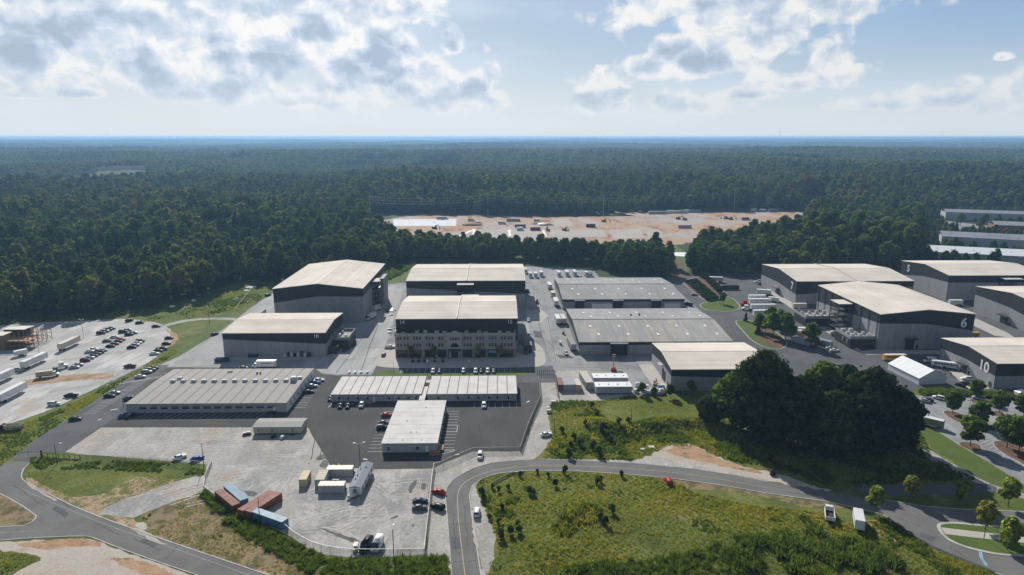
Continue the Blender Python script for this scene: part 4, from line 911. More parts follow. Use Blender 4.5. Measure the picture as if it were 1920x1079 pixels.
number(K10, '10', (-.34, 7.4, 7.6), 6.6, -math.pi / 2)
door_canopy(K10, -.3, 4, 4.2, 20, -math.pi / 2); MB().box((-.36, 2.4, 0), (.2, 1.2, 2.3), base=True).build('service_door', M['steel'], K10)
# far works sheds on the right
SHEDS = []
def shed(label, p, w, d, h, mat, wallm='modwall', n=12, rz=0.0):
    c_, s_ = math.cos(rz), math.sin(rz); SHEDS.append([Vector((p.x + a * c_ - b * s_, p.y + a * s_ + b * c_, 0)) for a, b in ((-8, -16), (w + 8, -16), (w + 8, d + 8), (-8, d + 8))])
    t = thing('industrial_shed', label, 'industrial building', (p.x, p.y, 0), rz, 'distant industrial sheds')
    wall_run(t, (0, 0), (w, 0), n, lambda v: h, 0, 0, band=False, mats=[M[wallm]]); wall_run(t, (0, d), (0, 0), 4, lambda v: h, 0, 0, band=False, mats=[M[wallm]])
    MB().box((w / 2, d / 2 + .1, h / 2 - .1), (w - .2, d - .3, h - .25)).build('wall_core', M['core'], t)
    gable_roof(t, w, d, h, d * .11, 'x', mat)
    for k in range(int(w / 14)): place(SKYL, 'skylight', t, (7 + 14 * k, d * .3, h + d * .11 * .6 + .42))
    return t
shed('long pale shed with a grey roof beyond the wood, farthest right', at(1772, 413), 190, 26, 10.5, 'roof_blue', n=20, rz=R(-20))
shed('reddish walled shed with a pale blue-grey roof at the right edge', at(1864, 436), 110, 28, 8.5, 'roof_blue', 'brick', n=12, rz=R(-22))
shed('grey walled shed with a long silvery roof beyond the trees', at(1764, 464), 170, 32, 11, 'roof_blue', n=18, rz=R(-26))
shed('white flat-roofed shed just behind the tree belt', at(1742, 486), 150, 34, 6.5, 'slab', n=18, rz=R(-22))
t = thing('farmhouse', 'tiny white house among the far trees on the right', 'house', tuple(at(1768, 349)))
t.location.z = 0
t.location.z = float(terrain(t.location.x, t.location.y)) + 14
MB().box((0, 0, 0), (14, 9, 6), base=True).build('wall', M['white'], t)
MB().prism([(-7.5, -5, 6), (7.5, -5, 6), (7.5, 5, 6), (-7.5, 5, 6)], [(-7.5, -.2, 9), (7.5, -.2, 9), (7.5, .2, 9), (-7.5, .2, 9)]).build('roof', M['roof_grey'], t)

# ---------------------------------------------------------------- low building with thirteen windows
LB = thing('low_building', 'long low grey building with a row of roof units and thirteen dark windows', 'office building', (-149.6, 258.8, 0))
LW, LD, LH = 63.6, 41.0, 3.9
MB().box((LW / 2, LD / 2, 0), (LW - .1, LD - .1, LH - .2), base=True).build('wall_core', M['core'], LB)
win_x = [6.5 + k * 4.24 for k in range(13)]
edges = [0] + sum([[x - 1.65, x + 1.65] for x in win_x], []) + [LW]
mb = MB()
for a, b in zip(edges[::2], edges[1::2]): mb.box(((a + b) / 2, -.12, LH / 2), (b - a, .26, LH))
for x in win_x: mb.box((x, -.12, .75), (3.3, .26, 1.5)); mb.box((x, -.12, 3.4), (3.3, .26, 1.0))
mb.build('front_wall', M['modwall'], LB)
mb = MB(); mb.box((LW + .12, LD / 2, LH / 2), (.26, LD, LH)); mb.box((-.12, LD / 2, LH / 2), (.26, LD, LH)); mb.box((LW / 2, LD + .12, LH / 2), (LW, .26, LH)); mb.build('side_wall', M['white'], LB)
WL = win_mesh(3.1, 1.25); WS = win_mesh(1.1, 1.3)
for x in win_x: add_window(LB, x, -.12, 2.2, WL)
for k in range(7): add_window(LB, LW + .29, 4.5 + k * 5.2, 2.1, WS, math.pi / 2)
MB().box((58.8, -.34, 0), (1.1, .12, 2.2), base=True).build('door', M['white'], LB); MB().box((58.0, -1.2, 0), (3.2, 1.6, .7), base=True).build('door_step', M['steel'], LB)
for x in win_x: MB().box((x + 1.0, -.3, 1.05), (.5, .12, .35)).build('wall_unit', M['unit'], LB)
NP = 14; RG = 24.5
def roof_panels(t, w, n, y0, z0, y1, z1, mat, over=.35, seam='seam', gap=.2):
    mb = MB(); mb.prism([(-over, y0, z0 - .12), (w + over, y0, z0 - .12), (w + over, y0, z0 + .07), (-over, y0, z0 + .07)], [(-over, y1, z1 - .12), (w + over, y1, z1 - .12), (w + over, y1, z1 + .07), (-over, y1, z1 + .07)]); mb.build('roof_deck', M[seam], t)
    for k in range(n):
        a, b = -over + (w + 2 * over) * k / n + gap, -over + (w + 2 * over) * (k + 1) / n - gap; e = .03
        MB().prism([(a, y0 - e, z0 + .06), (b, y0 - e, z0 + .06), (b, y0 - e, z0 + .16), (a, y0 - e, z0 + .16)], [(a, y1, z1 + .06), (b, y1, z1 + .06), (b, y1, z1 + .16), (a, y1, z1 + .16)]).build('roof_panel', M[mat], t)
roof_panels(LB, LW, NP, -.5, LH, RG, LH + .55, 'membrane_old'); roof_panels(LB, LW, NP, LD + .4, LH, RG + .12, LH + .55, 'membrane_old')
ub = MB().box((0, 0, 0), (1.9, 1.5, .95), base=True); ub.box((0, 0, .95), (1.5, 1.1, .12), base=True); UM = ub.mesh('roof_unit', M['unit'])
for k in range(12): place(UM, 'roof_unit', LB, (8.0 + k * 4.42, RG - 1.4, LH + .6))
place(UM, 'roof_unit', LB, (9.4, RG + 2.0, LH + .6)); o = place(UM, 'roof_unit', LB, (59.8, RG - 1.0, LH + .6)); o.scale = (1.2, 1.5, 1.9); place(UM, 'roof_unit', LB, (61.6, RG + 1.8, LH + .6))
MB().tube((40.5, RG + 9, LH + .3), (40.5, RG + 9, LH + 1.5), .35, n=8).build('roof_vent', M['steel'], LB); MB().tube((42, RG + 9, LH + .3), (42, RG + 9, LH + 1.5), .35, n=8).build('roof_vent', M['steel'], LB)
MB().box((27.5, RG + 11.5, LH + .75), (2.2, .7, .35)).build('roof_hatch', M['rust'], LB)

def modular(label, x, y, w, d, h, n, along='x', wallm='modwall', roofm='membrane', wins=(), cat='modular office', fall=.25):
    t = thing('modular_office', label, cat, (x, y, 0), 0, 'modular offices')
    MB().box((w / 2, d / 2, .35), (w, d, h - .42), base=True).build('wall', M[wallm], t)
    MB().box((w / 2, d / 2, 0), (w - .6, d - .6, .4), base=True).build('skirt', M['steel'], t)
    if along == 'x': roof_panels(t, w, n, -.25, h, d + .25, h + fall, roofm)
    else:
        mb = MB().box((w / 2, d / 2, h), (w + .5, d + .5, .16)); mb.build('roof_deck', M['seam'], t)
        for k in range(n):
            a, b = -.25 + (d + .5) * k / n + .06, -.25 + (d + .5) * (k + 1) / n - .06
            MB().box((w / 2, (a + b) / 2, h + .15), (w + .56, b - a, .14)).build('roof_panel', M[roofm], t)
    for wx in wins: add_window(t, wx, -.06, 1.9, WS)
    return t
M1 = modular('left one of the two long modular offices joined end to end, striped pale roof', -70.4, 268.5, 37.2, 20.5, 3.5, 10, wins=[3.2, 6.8, 11, 15, 24, 28, 32, 35])
M2 = modular('right one of the two long modular offices joined end to end, striped pale roof', -30.4, 268.2, 37.0, 20.7, 3.5, 9, wins=[4.4, 12.6, 17, 21, 25.5, 29, 33.5])
M3 = modular('squarer modular office standing across, nearest of the pale-roofed three', -41.4, 221.0, 19.1, 39.2, 3.7, 10, 'y', wins=[2.2, 12.3])
MB().box((17.6, -.08, 0), (1.2, .12, 2.4), base=True).build('door', M['white'], M1); MB().box((15.5, -1.2, .2), (3.4, 2.0, .5)).build('door_step', M['wood'], M1); 
mb = MB(); mb.prism([(26, -.3, .2), (31, -2.6, .1), (31, -3.9, .1), (26, -1.6, .2)], [(26, -.3, .35), (31, -2.6, .2), (31, -3.9, .2), (26, -1.6, .35)]); mb.build('ramp', M['wood'], M1)
for k in range(9): MB().box((2.4 + k * 4.0, -.35, 2.7), (1.0, .6, .8)).build('wall_unit', M['unit'], M2 if k < 9 else M1)
for k in range(9): MB().box((2.4 + k * 4.0, -.35, 2.7), (1.0, .6, .8)).build('wall_unit', M['unit'], M1)
for k in range(8): MB().box((19.1 + .35, 3 + k * 4.7, 2.2), (.6, 1.0, .9)).build('wall_unit', M['unit'], M3)
MB().box((18.4, -.9, 0), (3.6, 1.6, 1.1), base=True).build('door_step', M['wood'], M3); MB().box((15.5, -.08, .6), (1.1, .14, 2.2), base=True).build('door', M['white'], M3)
MB().box((20.2, 3, 0), (1.8, 4, .9), base=True).build('door_step', M['wood'], M3)
for px_, py_, pz_ in ((6.3, 19, .5), (12, 32, .4), (9, 9, .35), (11, 9, .35), (6.8, 2.6, .4), (13.5, 2.5, .4)): MB().box((px_, py_, 3.95), (pz_, pz_, .3)).build('roof_vent', M['steel'], M3)
WK = thing('covered_walkway', 'narrow roofed walkway linking the three modular offices', 'walkway', (-32.9, 261.5, 0))
mb = MB(); mb.box((.6, 9, 3.1), (2.4, 15.5, .16)); mb.box((.8, 22.5, 3.3), (3.4, 3.2, .2)); mb.build('roof', M['membrane'], WK)
for k in range(5):
    for sx in (-.4, 1.6): MB().box((sx, 1.6 + k * 3.6, 0), (.14, .14, 3.0), base=True).build('post', M['steel'], WK)
MB().box((.6, 0.3, .3), (5.4, 2.0, .2)).build('deck', M['wood'], WK)

# beige site office, sheds, containers
BG = thing('site_office', 'low beige double-wide site office standing alone on the gravel', 'site office', (-92.0, 237.2, 0))
MB().box((9, 4, .5), (17.6, 7.8, 2.5), base=True).build('wall', M['beige'], BG); MB().box((9, 4, 0), (16.9, 7.1, .55), base=True).build('skirt', M['steel'], BG)
mb = MB(); mb.prism([(-.1, -.1, 3.0), (18.1, -.1, 3.0), (18.1, 4, 3.35), (-.1, 4, 3.35)], [(-.1, -.1, 3.12), (18.1, -.1, 3.12), (18.1, 4, 3.47), (-.1, 4, 3.47)]); mb.prism([(-.1, 4, 3.35), (18.1, 4, 3.35), (18.1, 8.1, 3.0), (-.1, 8.1, 3.0)], [(-.1, 4, 3.47), (18.1, 4, 3.47), (18.1, 8.1, 3.12), (-.1, 8.1, 3.12)]); mb.build('roof', M['membrane_old'], BG)
WT = win_mesh(.5, 1.2)
for x in (2.2, 7.2, 14.6): add_window(BG, x, .04, 1.8, WT)
MB().box((14.6, -.3, 0), (1.6, .9, .45), base=True).build('door_step', M['steel'], BG)

def rib_box(L, Wd, Hh, mats, nrib=None):
    """corrugated box along +x, its ribs real; mats = side, top"""
    mb = MB(); mb.box((0, 0, .12), (L, Wd, Hh - .24), base=True)
    mb.box((0, 0, Hh - .14), (L, Wd, .12), mi=1, base=True)
    n = nrib or int(L / .6)
    for k in range(n):
        x = -L / 2 + L * (k + .5) / n
        for s in (-1, 1): mb.box((x, s * (Wd / 2 + .02), Hh / 2), (L / n * .5, .06, Hh - .5))
        mb.box((x, 0, Hh), (L / n * .5, Wd - .2, .04), mi=1)
    for sx in (-1, 1):
        for sy in (-1, 1): mb.box((sx * (L / 2 - .06), sy * (Wd / 2 - .06), 0), (.16, .16, Hh + .02), base=True)
        mb.box((sx * (L / 2 + .01), 0, Hh - .1), (.1, Wd, .2)); mb.box((sx * (L / 2 + .01), 0, .1), (.1, Wd, .2))
    return mb
def container(label, p, rz, side, top, L=12.19, Wd=2.44, Hh=2.6, group='shipping containers', name='shipping_container', doors=True):
    t = thing(name, label, 'container', (p.x, p.y, 0), rz, group)
    rib_box(L, Wd, Hh, 2).build('container_body', [M[side], M[top]], t)
    if doors:
        for s in (-1, 1):
            d = MB().box((L / 2 + .03, s * Wd * .245, .2), (.07, Wd * .46, Hh - .4), base=True)
            for b in (-.25, .25): d.box((L / 2 + .09, s * Wd * .245 + b, .25), (.05, .05, Hh - .5), base=True)
            d.build('container_door', M[side], t)
    return t
def mid(k, a, b, z=2.6): p = (za(k, *a, z) + za(k, *b, z)) / 2; return p
def head(k, a, b, z=0.0): d = za(k, *b, z) - za(k, *a, z); return math.atan2(d.y, d.x)
container('red-brown container farthest left beside the weeds, one of the crossed group', mid('q2', (200, 440), (330, 545)), head('q2', (200, 440), (330, 545), 2.6), 'rust', 'rust', group='containers in the crossed group')
container('blue container wedged between the two red-brown ones', mid('q2', (270, 405), (385, 505)), head('q2', (270, 405), (385, 505), 2.6), 'blue', 'blue', group='containers in the crossed group')
container('red-brown container lying across the middle of the crossed group, nearer edge', mid('q2', (372, 585), (592, 450)), head('q2', (372, 585), (592, 450), 2.6), 'rust', 'rust', group='containers in the crossed group')
container('red-brown container behind its twin across the crossed group', mid('q2', (415, 598), (635, 463), 2.6) + Vector((.35, .2, 0)), head('q2', (372, 585), (592, 450), 2.6), 'rust', 'rust', group='containers in the crossed group')
container('pale blue container at the front of the group, by the wire fence', mid('q2', (478, 590), (685, 662)), head('q2', (478, 590), (685, 662), 2.6), 'blue', 'blue2', group='containers in the crossed group')
container('mustard tan half-length container on the gravel', mid('q2', (828, 360), (863, 295)), math.pi / 2 + .04, 'tancont', 'tancont', L=6.06)
def cabin(label, p, rz, L, Wd, Hh=2.7, roofm='offwhite', wallm='modwall', wins=1, name='portable_cabin'):
    t = thing(name, label, 'cabin', (p.x, p.y, 0), rz, 'portable cabins')
    rib_box(L, Wd, Hh, 2, nrib=int(L / 1.2)).build('cabin_body', [M[wallm], M[roofm]], t)
    add_window(t, -L * .28, -Wd / 2 - .05, 1.5, WT); MB().box((L / 2 + .25, 0, .8), (.5, .8, .9)).build('wall_unit', M['steel'], t)
    MB().box((L * .22, -Wd / 2 - .06, .15), (.9, .08, 2.0), base=True).build('door', M[wallm], t)
    return t
cabin('grey cabin standing end-on, left of the three round the little yard', mid('q2', (955, 362), (990, 295)), math.pi / 2 + .03, 6.4, 3.0, roofm='beige')
cabin('grey cabin with a tan roof, farthest of the three round the little yard', mid('q2', (1028, 283), (1180, 287)) + Vector((0, 1.2, 0)), 0, 8.4, 3.0)
cabin('grey cabin with a tan roof, nearest of the three round the little yard', mid('q2', (965, 402), (1123, 404)) + Vector((0, .9, 0)), 0, 8.0, 3.0)
pb = za('q2', 1080, 375); t = thing('picnic_table', 'pale picnic table in the yard between the grey cabins', 'table', (pb.x, pb.y, .035))
MB().box((0, 0, .72), (2.2, .9, .08)).build('tabletop', M['offwhite'], t)
for s in (-1, 1):
    MB().box((0, s * .85, .42), (2.2, .3, .06)).build('bench_seat', M['offwhite'], t); MB().box((s * .8, 0, 0), (.1, 1.6, .7), base=True).build('leg', M['offwhite'], t)
# trailer house
p0, p1 = za('q2', 1235, 485), za('q2', 1300, 330)
pc = (za('q2', 1222, 408, 3.4) + za('q2', 1315, 240, 3.4)) / 2; hd = head('q2', (1222, 408), (1310, 240), 3.4)
TH = thing('trailer_house', 'long white office trailer with a grey pitched roof and hitch, on the gravel yard', 'office trailer', (pc.x, pc.y, .035), hd)
TL, TW = 16.0, 3.6
MB().box((0, 0, .7), (TL, TW, 2.4), base=True).build('wall', M['white'], TH)
mb = MB(); mb.prism([(-TL / 2 - .2, -TW / 2 - .2, 3.1), (-TL / 2 - .2, 0, 3.7), (-TL / 2 - .2, TW / 2 + .2, 3.1)], [(TL / 2 + .2, -TW / 2 - .2, 3.1), (TL / 2 + .2, 0, 3.7), (TL / 2 + .2, TW / 2 + .2, 3.1)]); mb.build('roof', M['roof_blue'], TH)
add_window(TH, -TL / 2 - .05, 0, 1.9, WS, -math.pi / 2)
for x in (-6, -2.5, 2, 5.5): add_window(TH, x, -TW / 2 - .05, 1.9, WS)
MB().box((-.5, -TW / 2 - .06, .7), (1, .1, 2.1), base=True).build('door', M['offwhite'], TH); MB().box((-.5, -TW / 2 - .7, 0), (1.8, 1.3, .65), base=True).build('door_step', M['wood'], TH)
for x in (-3.5, -1, 3): MB().tube((x, .9, 3.3), (x, .9, 4.0), .14, n=6).build('roof_vent', M['steel'], TH)
MB().box((-TL / 2 - .6, 0, .7), (.9, 1.1, 1.0), base=True).build('wall_unit', M['unit'], TH)
mb = MB(); mb.tube((-TL / 2, -1, .6), (-TL / 2 - 2.2, 0, .6), .08, n=4); mb.tube((-TL / 2, 1, .6), (-TL / 2 - 2.2, 0, .6), .08, n=4); mb.build('hitch', M['steel'], TH)
for x in (1, 2.3):
    for s in (-1, 1): MB().tube((x, s * 1.4, .35), (x, s * 1.65, .35), .36, n=10).build('wheel', M['tyre'], TH)
pt = za('q2', 1190, 505); t = thing('gas_tank', 'white gas tank beside the trailer hitch', 'tank', (pt.x, pt.y, .035), .3)
mb = MB(); mb.loft([[(x, r * math.cos(a), .75 + r * math.sin(a)) for a in np.linspace(0, 2 * math.pi, 11)[:-1]] for x, r in ((-1.1, .15), (-.95, .42), (-.6, .5), (.6, .5), (.95, .42), (1.1, .15))]); mb.build('tank_shell', M['white'], t, smooth=True)
for x in (-.6, .6): MB().box((x, 0, 0), (.15, .8, .35), base=True).build('tank_foot', M['steel'], t)
# container yard right of the modular offices
container('orange-red container at the left of the small fenced yard', mid('q5', (285, 345), (280, 270)), math.pi / 2, 'rust', 'rust', L=9, Hh=3.0)
container('pale grey wide container roof between the red and the yellow ones', mid('q5', (350, 345), (335, 265)), math.pi / 2 + .05, 'modwall', 'modwall', L=9.5, Wd=5.6, Hh=3.0)
container('pale yellow container at the right of the small fenced yard', mid('q5', (415, 345), (405, 275)), math.pi / 2 + .03, 'tancont', 'offwhite', L=8, Hh=2.9)
container('long cream storage trailer box standing alone in the small yard', mid('q5', (500, 330), (455, 230)), math.pi / 2 + .10, 'modwall', 'offwhite', L=14.5, Wd=3.4, Hh=3.4, doors=False)
for lab, a, b in (('farther of the two white flat-roofed wardrobe trailers', (555, 278), (770, 275)), ('nearer of the two white flat-roofed wardrobe trailers', (575, 345), (795, 342))):
    p = mid('q5', a, b, 3.6); t = thing('wide_trailer', lab + ' by the orange lift', 'trailer', (p.x, p.y + 3.0, .05), 0, 'white wide trailers')
    MB().box((0, 0, .6), (15.4, 5.6, 2.9), base=True).build('wall', M['modwall'], t); MB().box((0, 0, 3.5), (15.7, 5.9, .16), base=True).build('roof', M['canvas'], t)
    for k in range(4): MB().box((-6 + k * 4, 0, 3.66), (.6, .6, .25), base=True).build('roof_vent', M['unit'], t)
    MB().box((0, 0, 0), (14, 4.6, .6), base=True).build('skirt', M['steel'], t)
# big white event tent
ta, tb = za('ze', 985, 905, 4.0), za('ze', 1170, 1010, 4.0)
tp = za('ze', 1230, 1040); TE = thing('event_tent', 'large white frame tent with a ridged roof beside the number 10 stage', 'tent', tuple(za('ze', 1045, 985)), 0)
c0, c1, c2 = za('ze', 1130, 1050), za('ze', 1335, 1040), za('ze', 928, 950)
u = (c1 - c0); tw = u.length; ang = math.atan2(u.y, u.x); TE.location = (c0.x, c0.y, .06); TE.rotation_euler = (0, 0, ang)
td = 21.0; th_ = 3.0; tr_ = 6.6
for nm, y, in (('tent_wall', .1), ('tent_wall', td - .1)):
    mb = MB(); mb.prism([(0, y - .05, 0), (tw, y - .05, 0), (tw, y - .05, th_), (tw / 2, y - .05, tr_), (0, y - .05, th_)], [(0, y + .05, 0), (tw, y + .05, 0), (tw, y + .05, th_), (tw / 2, y + .05, tr_), (0, y + .05, th_)]); mb.build(nm, M['canvas'], TE)
for x in (.05, tw - .05): MB().box((x, td / 2, 0), (.1, td - .3, th_), base=True).build('tent_wall', M['canvas'], TE)
for k in range(7):
    ya, yb = td * k / 7 + .04 - .2 * (k == 0), td * (k + 1) / 7 - .04
    for s in (0, 1):
        xa, xb = (-.3, tw / 2) if s == 0 else (tw + .3, tw / 2)
        mb = MB(); mb.prism([(xa, ya, th_), (xb, ya, tr_ + .05), (xb, yb, tr_ + .05), (xa, yb, th_)], [(xa, ya, th_ + .1), (xb, ya, tr_ + .15), (xb, yb, tr_ + .15), (xa, yb, th_ + .1)]); mb.build('roof_panel', M['canvas'], TE)
pw = za('z6', 1895, 185); t = thing('small_tent', 'small white peaked tent at the right edge of the parking court', 'tent', (pw.x, pw.y, .06))
MB().box((0, 0, 0), (3.6, 3.6, 2.4), base=True).build('tent_wall', M['canvas'], t); MB().prism([(-2, -2, 2.4), (2, -2, 2.4), (2, 2, 2.4), (-2, 2, 2.4)], [(-.05, -.05, 4), (.05, -.05, 4), (.05, .05, 4), (-.05, .05, 4)]).build('tent_roof', M['canvas'], t)
# timber film set at the left edge
pf = za('z1', 18, 415); FS = thing('film_set', 'raw timber scaffold and plywood walls of a film set at the left edge', 'film set', (pf.x, pf.y, .02)); FS.scale = (.78, .78, .78)
for k, (x, y, w, d, h) in enumerate([(-14, 2, 12, 7, 7.5), (-12, 12, 16, 8, 10), (-4, 22, 14, 6, 11), (-9, 34, 10, 8, 8)]):
    MB().box((x, y, 0), (w, d, h), base=True).build('plywood_wall', M['wood' if k % 2 else 'steel'], FS)
    MB().box((x, y, h + .1), (w + 1.2, d + 1.2, .2)).build('flat_roof', M['offwhite'], FS)
for x in range(-3, 13, 3):
    for y in (8, 13, 18, 26, 32): MB().box((x, y, 0), (.25, .25, 7 + (x * 7 + y) % 5), base=True).build('timber_post', M['wood'], FS)
for y in (8, 13, 18, 26, 32):
    for z in (2.6, 5.2, 7.4): MB().box((4.5, y + .2, z), (16, .2, .25)).build('timber_beam', M['wood'], FS)
for x in range(-3, 13, 3):
    MB().tube((x, 8, 1), (x, 18, 7), .12, n=4).build('timber_brace', M['wood'], FS); MB().tube((x, 26, 6), (x, 32, 1), .12, n=4).build('timber_brace', M['wood'], FS)
for z in (3.0, 6.0): MB().box((4.5, 13, z), (16, 10, .12)).build('plywood_deck', M['wood'], FS)
# ---------------------------------------------------------------- vehicles (local +x is forward, origin on the ground)
def sec(x, hw, z0, z1, ch=.1):
    zm = z0 + (z1 - z0) * .62
    return [(x, -hw + ch, z0), (x, hw - ch, z0), (x, hw, z0 + .12), (x, hw, zm), (x, hw - ch * .9, z1), (x, -hw + ch * .9, z1), (x, -hw, zm), (x, -hw, z0 + .12)]
def greenhouse(b0, b1, zb, t0, t1, zt, wb, wt):
    base = [(b0, -wb, zb), (b1, -wb, zb), (b1, wb, zb), (b0, wb, zb)]; top = [(t0, -wt, zt), (t1, -wt, zt), (t1, wt, zt), (t0, wt, zt)]
    g = MB().prism(base, top)
    r = MB(); e = .02
    r.loft([[(t0 - .02, -wt + .1, zt - .02), (t0 - .02, wt - .1, zt - .02), (t0 + .1, wt - .12, zt + .05), (t0 + .1, -wt + .12, zt + .05)],
            [((t0 + t1) / 2, -wt - e, zt - .02), ((t0 + t1) / 2, wt + e, zt - .02), ((t0 + t1) / 2, wt - .1, zt + .07), ((t0 + t1) / 2, -wt + .1, zt + .07)],
            [(t1 + .05, -wt + .06, zt - .02), (t1 + .05, wt - .06, zt - .02), (t1 - .08, wt - .12, zt + .05), (t1 - .08, -wt + .12, zt + .05)]])
    return g, r, base, top
def pillars(mb, base, top, mids=()):
    for a, b in zip(base, top):
        a, b = Vector(a), Vector(b); o = Vector((0, .02 if a.y > 0 else -.02, .01)); mb.tube(a + o, b + o, .055, n=4)
    for f in mids:
        for s in (-1, 1): mb.tube((f, s * (abs(base[0][1]) + .01), base[0][2]), (f, s * (abs(top[0][1]) + .01), top[0][2]), .045, n=4)
WHEEL = {}
def wheel_mesh(r, w):
    k = (r, w)
    if k not in WHEEL:
        mb = MB(); mb.tube((0, -w / 2, 0), (0, w / 2, 0), r, n=12); WHEEL[k] = (mb.mesh('wheel', M['tyre']), MB().tube((0, -w / 2 - .01, 0), (0, w / 2 + .01, 0), r * .58, n=8).mesh('rim', M['galv']))
    return WHEEL[k]
def wheels(t, xs, hw, r=.33, w=.24, rim=True):
    wm, rm = wheel_mesh(r, w)
    for x in xs:
        for s in (-1, 1):
            o = place(wm, 'wheel', t, (x, s * (hw - w / 2), r))
            if rim: place(rm, 'rim', o)
M['lamp_white'] = plain('lamp_glass', (.7, .7, .66), .2); M['lamp_red'] = plain('tail_lamp_glass', (.30, .015, .015), .25)
def lamps(t, xf, xr, hw, zf, zr):
    for s in (-1, 1):
        MB().box((xf, s * hw, zf), (.12, .36, .16)).build('headlight', M['lamp_white'], t); MB().box((xr, s * hw, zr), (.1, .3, .18)).build('tail_light', M['lamp_red'], t)
PROTO = {}
def proto(kind):
    if kind in PROTO: return PROTO[kind]
    t = thing(kind, '', 'car'); body = MB(); P = M['white']
    if kind == 'sedan':
        body.loft([sec(*s) for s in ((-2.36, .70, .42, .80), (-2.22, .86, .24, .98), (-1.5, .90, .20, 1.02), (-.4, .91, .19, .98), (.8, .91, .19, .98), (1.5, .89, .20, .92), (2.1, .84, .24, .80), (2.34, .66, .40, .68))])
        g, r, b, tp = greenhouse(-1.85, 1.02, .95, -1.12, .22, 1.40, .80, .62); hw, ws, wr = .90, (-1.42, 1.45), .33; lz = (2.2, -2.28, .66, .66, .82)
        pillars(body, b, tp, (-.35,))
    elif kind == 'suv':
        body.loft([sec(*s) for s in ((-2.34, .78, .42, 1.0), (-2.22, .90, .30, 1.10), (-.4, .95, .26, 1.10), (1.0, .95, .26, 1.10), (1.7, .92, .28, 1.04), (2.2, .86, .32, .95), (2.38, .70, .46, .80))])
        g, r, b, tp = greenhouse(-2.2, 1.15, 1.07, -1.98, .45, 1.66, .86, .70); hw, ws, wr = .95, (-1.42, 1.45), .37; lz = (2.27, -2.3, .7, .80, .98)
        pillars(body, b, tp, (-1.1, -.15))
    elif kind == 'pickup_truck':
        body.loft([sec(*s) for s in ((-.62, .94, .34, 1.12), (.9, .95, .34, 1.12), (2.0, .93, .34, 1.08), (2.6, .88, .38, 1.0), (2.78, .76, .5, .86))])
        for s in (-1, 1): body.box((-1.72, s * .90, .75), (2.25, .10, .72))
        body.box((-2.84, 0, .75), (.10, 1.88, .70)); body.box((-1.72, 0, .44), (2.2, 1.72, .12))
        g, r, b, tp = greenhouse(-.55, 1.35, 1.09, -.32, .72, 1.72, .86, .72); hw, ws, wr = .95, (-1.75, 1.85), .40; lz = (2.68, -2.88, .74, .84, .9)
        pillars(body, b, tp, (.3,))
    elif kind == 'van':
        body.loft([sec(*s) for s in ((-2.95, .92, .36, 2.45), (-2.8, 1.0, .32, 2.60), (.6, 1.0, .30, 2.62), (1.35, .98, .30, 2.50), (1.5, .98, .30, 1.35), (2.4, .94, .32, 1.18), (2.8, .84, .40, .95))])
        g = MB().prism([(1.38, -.86, 2.35), (1.38, .86, 2.35), (1.52, .90, 1.4), (1.52, -.90, 1.4)], [(1.50, -.84, 2.3), (1.50, .84, 2.3), (2.18, .88, 1.24), (2.18, -.88, 1.24)])
        for s in (-1, 1): g.box((.75, s * .995, 1.85), (.9, .03, .7))
        r = MB(); r.box((-.9, 0, 2.63), (3.2, 1.5, .05)); hw, ws, wr = 1.0, (-1.85, 1.8), .36; lz = (2.68, -2.97, .74, .85, 1.0)
    body.v += []; n0 = len(body.v)
    for f, mi in zip(r.f, r.mi): body.f.append(tuple(i + n0 for i in f)); body.mi.append(mi)
    body.v += r.v
    body.build('body', M['white'], t, smooth=True)
    g.build('window_glass', M['glass'], t); wheels(t, ws, hw, wr)
    lamps(t, *lz)
    PROTO[kind] = [t, False]; return PROTO[kind]
def vehicle(kind, col, label, p, hd, group=None, cat=None):
    pr = proto(kind)
    if pr[1]: t = copy_tree(pr[0])
    else:
        t = pr[0]; pr[1] = True; KIDS[t.name] = list(t.children)
        for ch in KIDS[t.name]: KIDS[ch.name] = list(ch.children)
        for ch in t.children:
            if ch.name.split('.')[0] == 'body': ch.material_slots[0].link = 'OBJECT'
        pr.append([ch.name for ch in t.children])
    t.location = (p.x, p.y, GZ); t.rotation_euler = (0, 0, hd)
    tag(t, label, cat or dict(sedan='car', suv='car', pickup_truck='pickup truck', van='van')[kind], group)
    if 'group' in t.keys() and not group: del t['group']
    VEH.append((t, col)); return t
VEH = []; GZ = .05
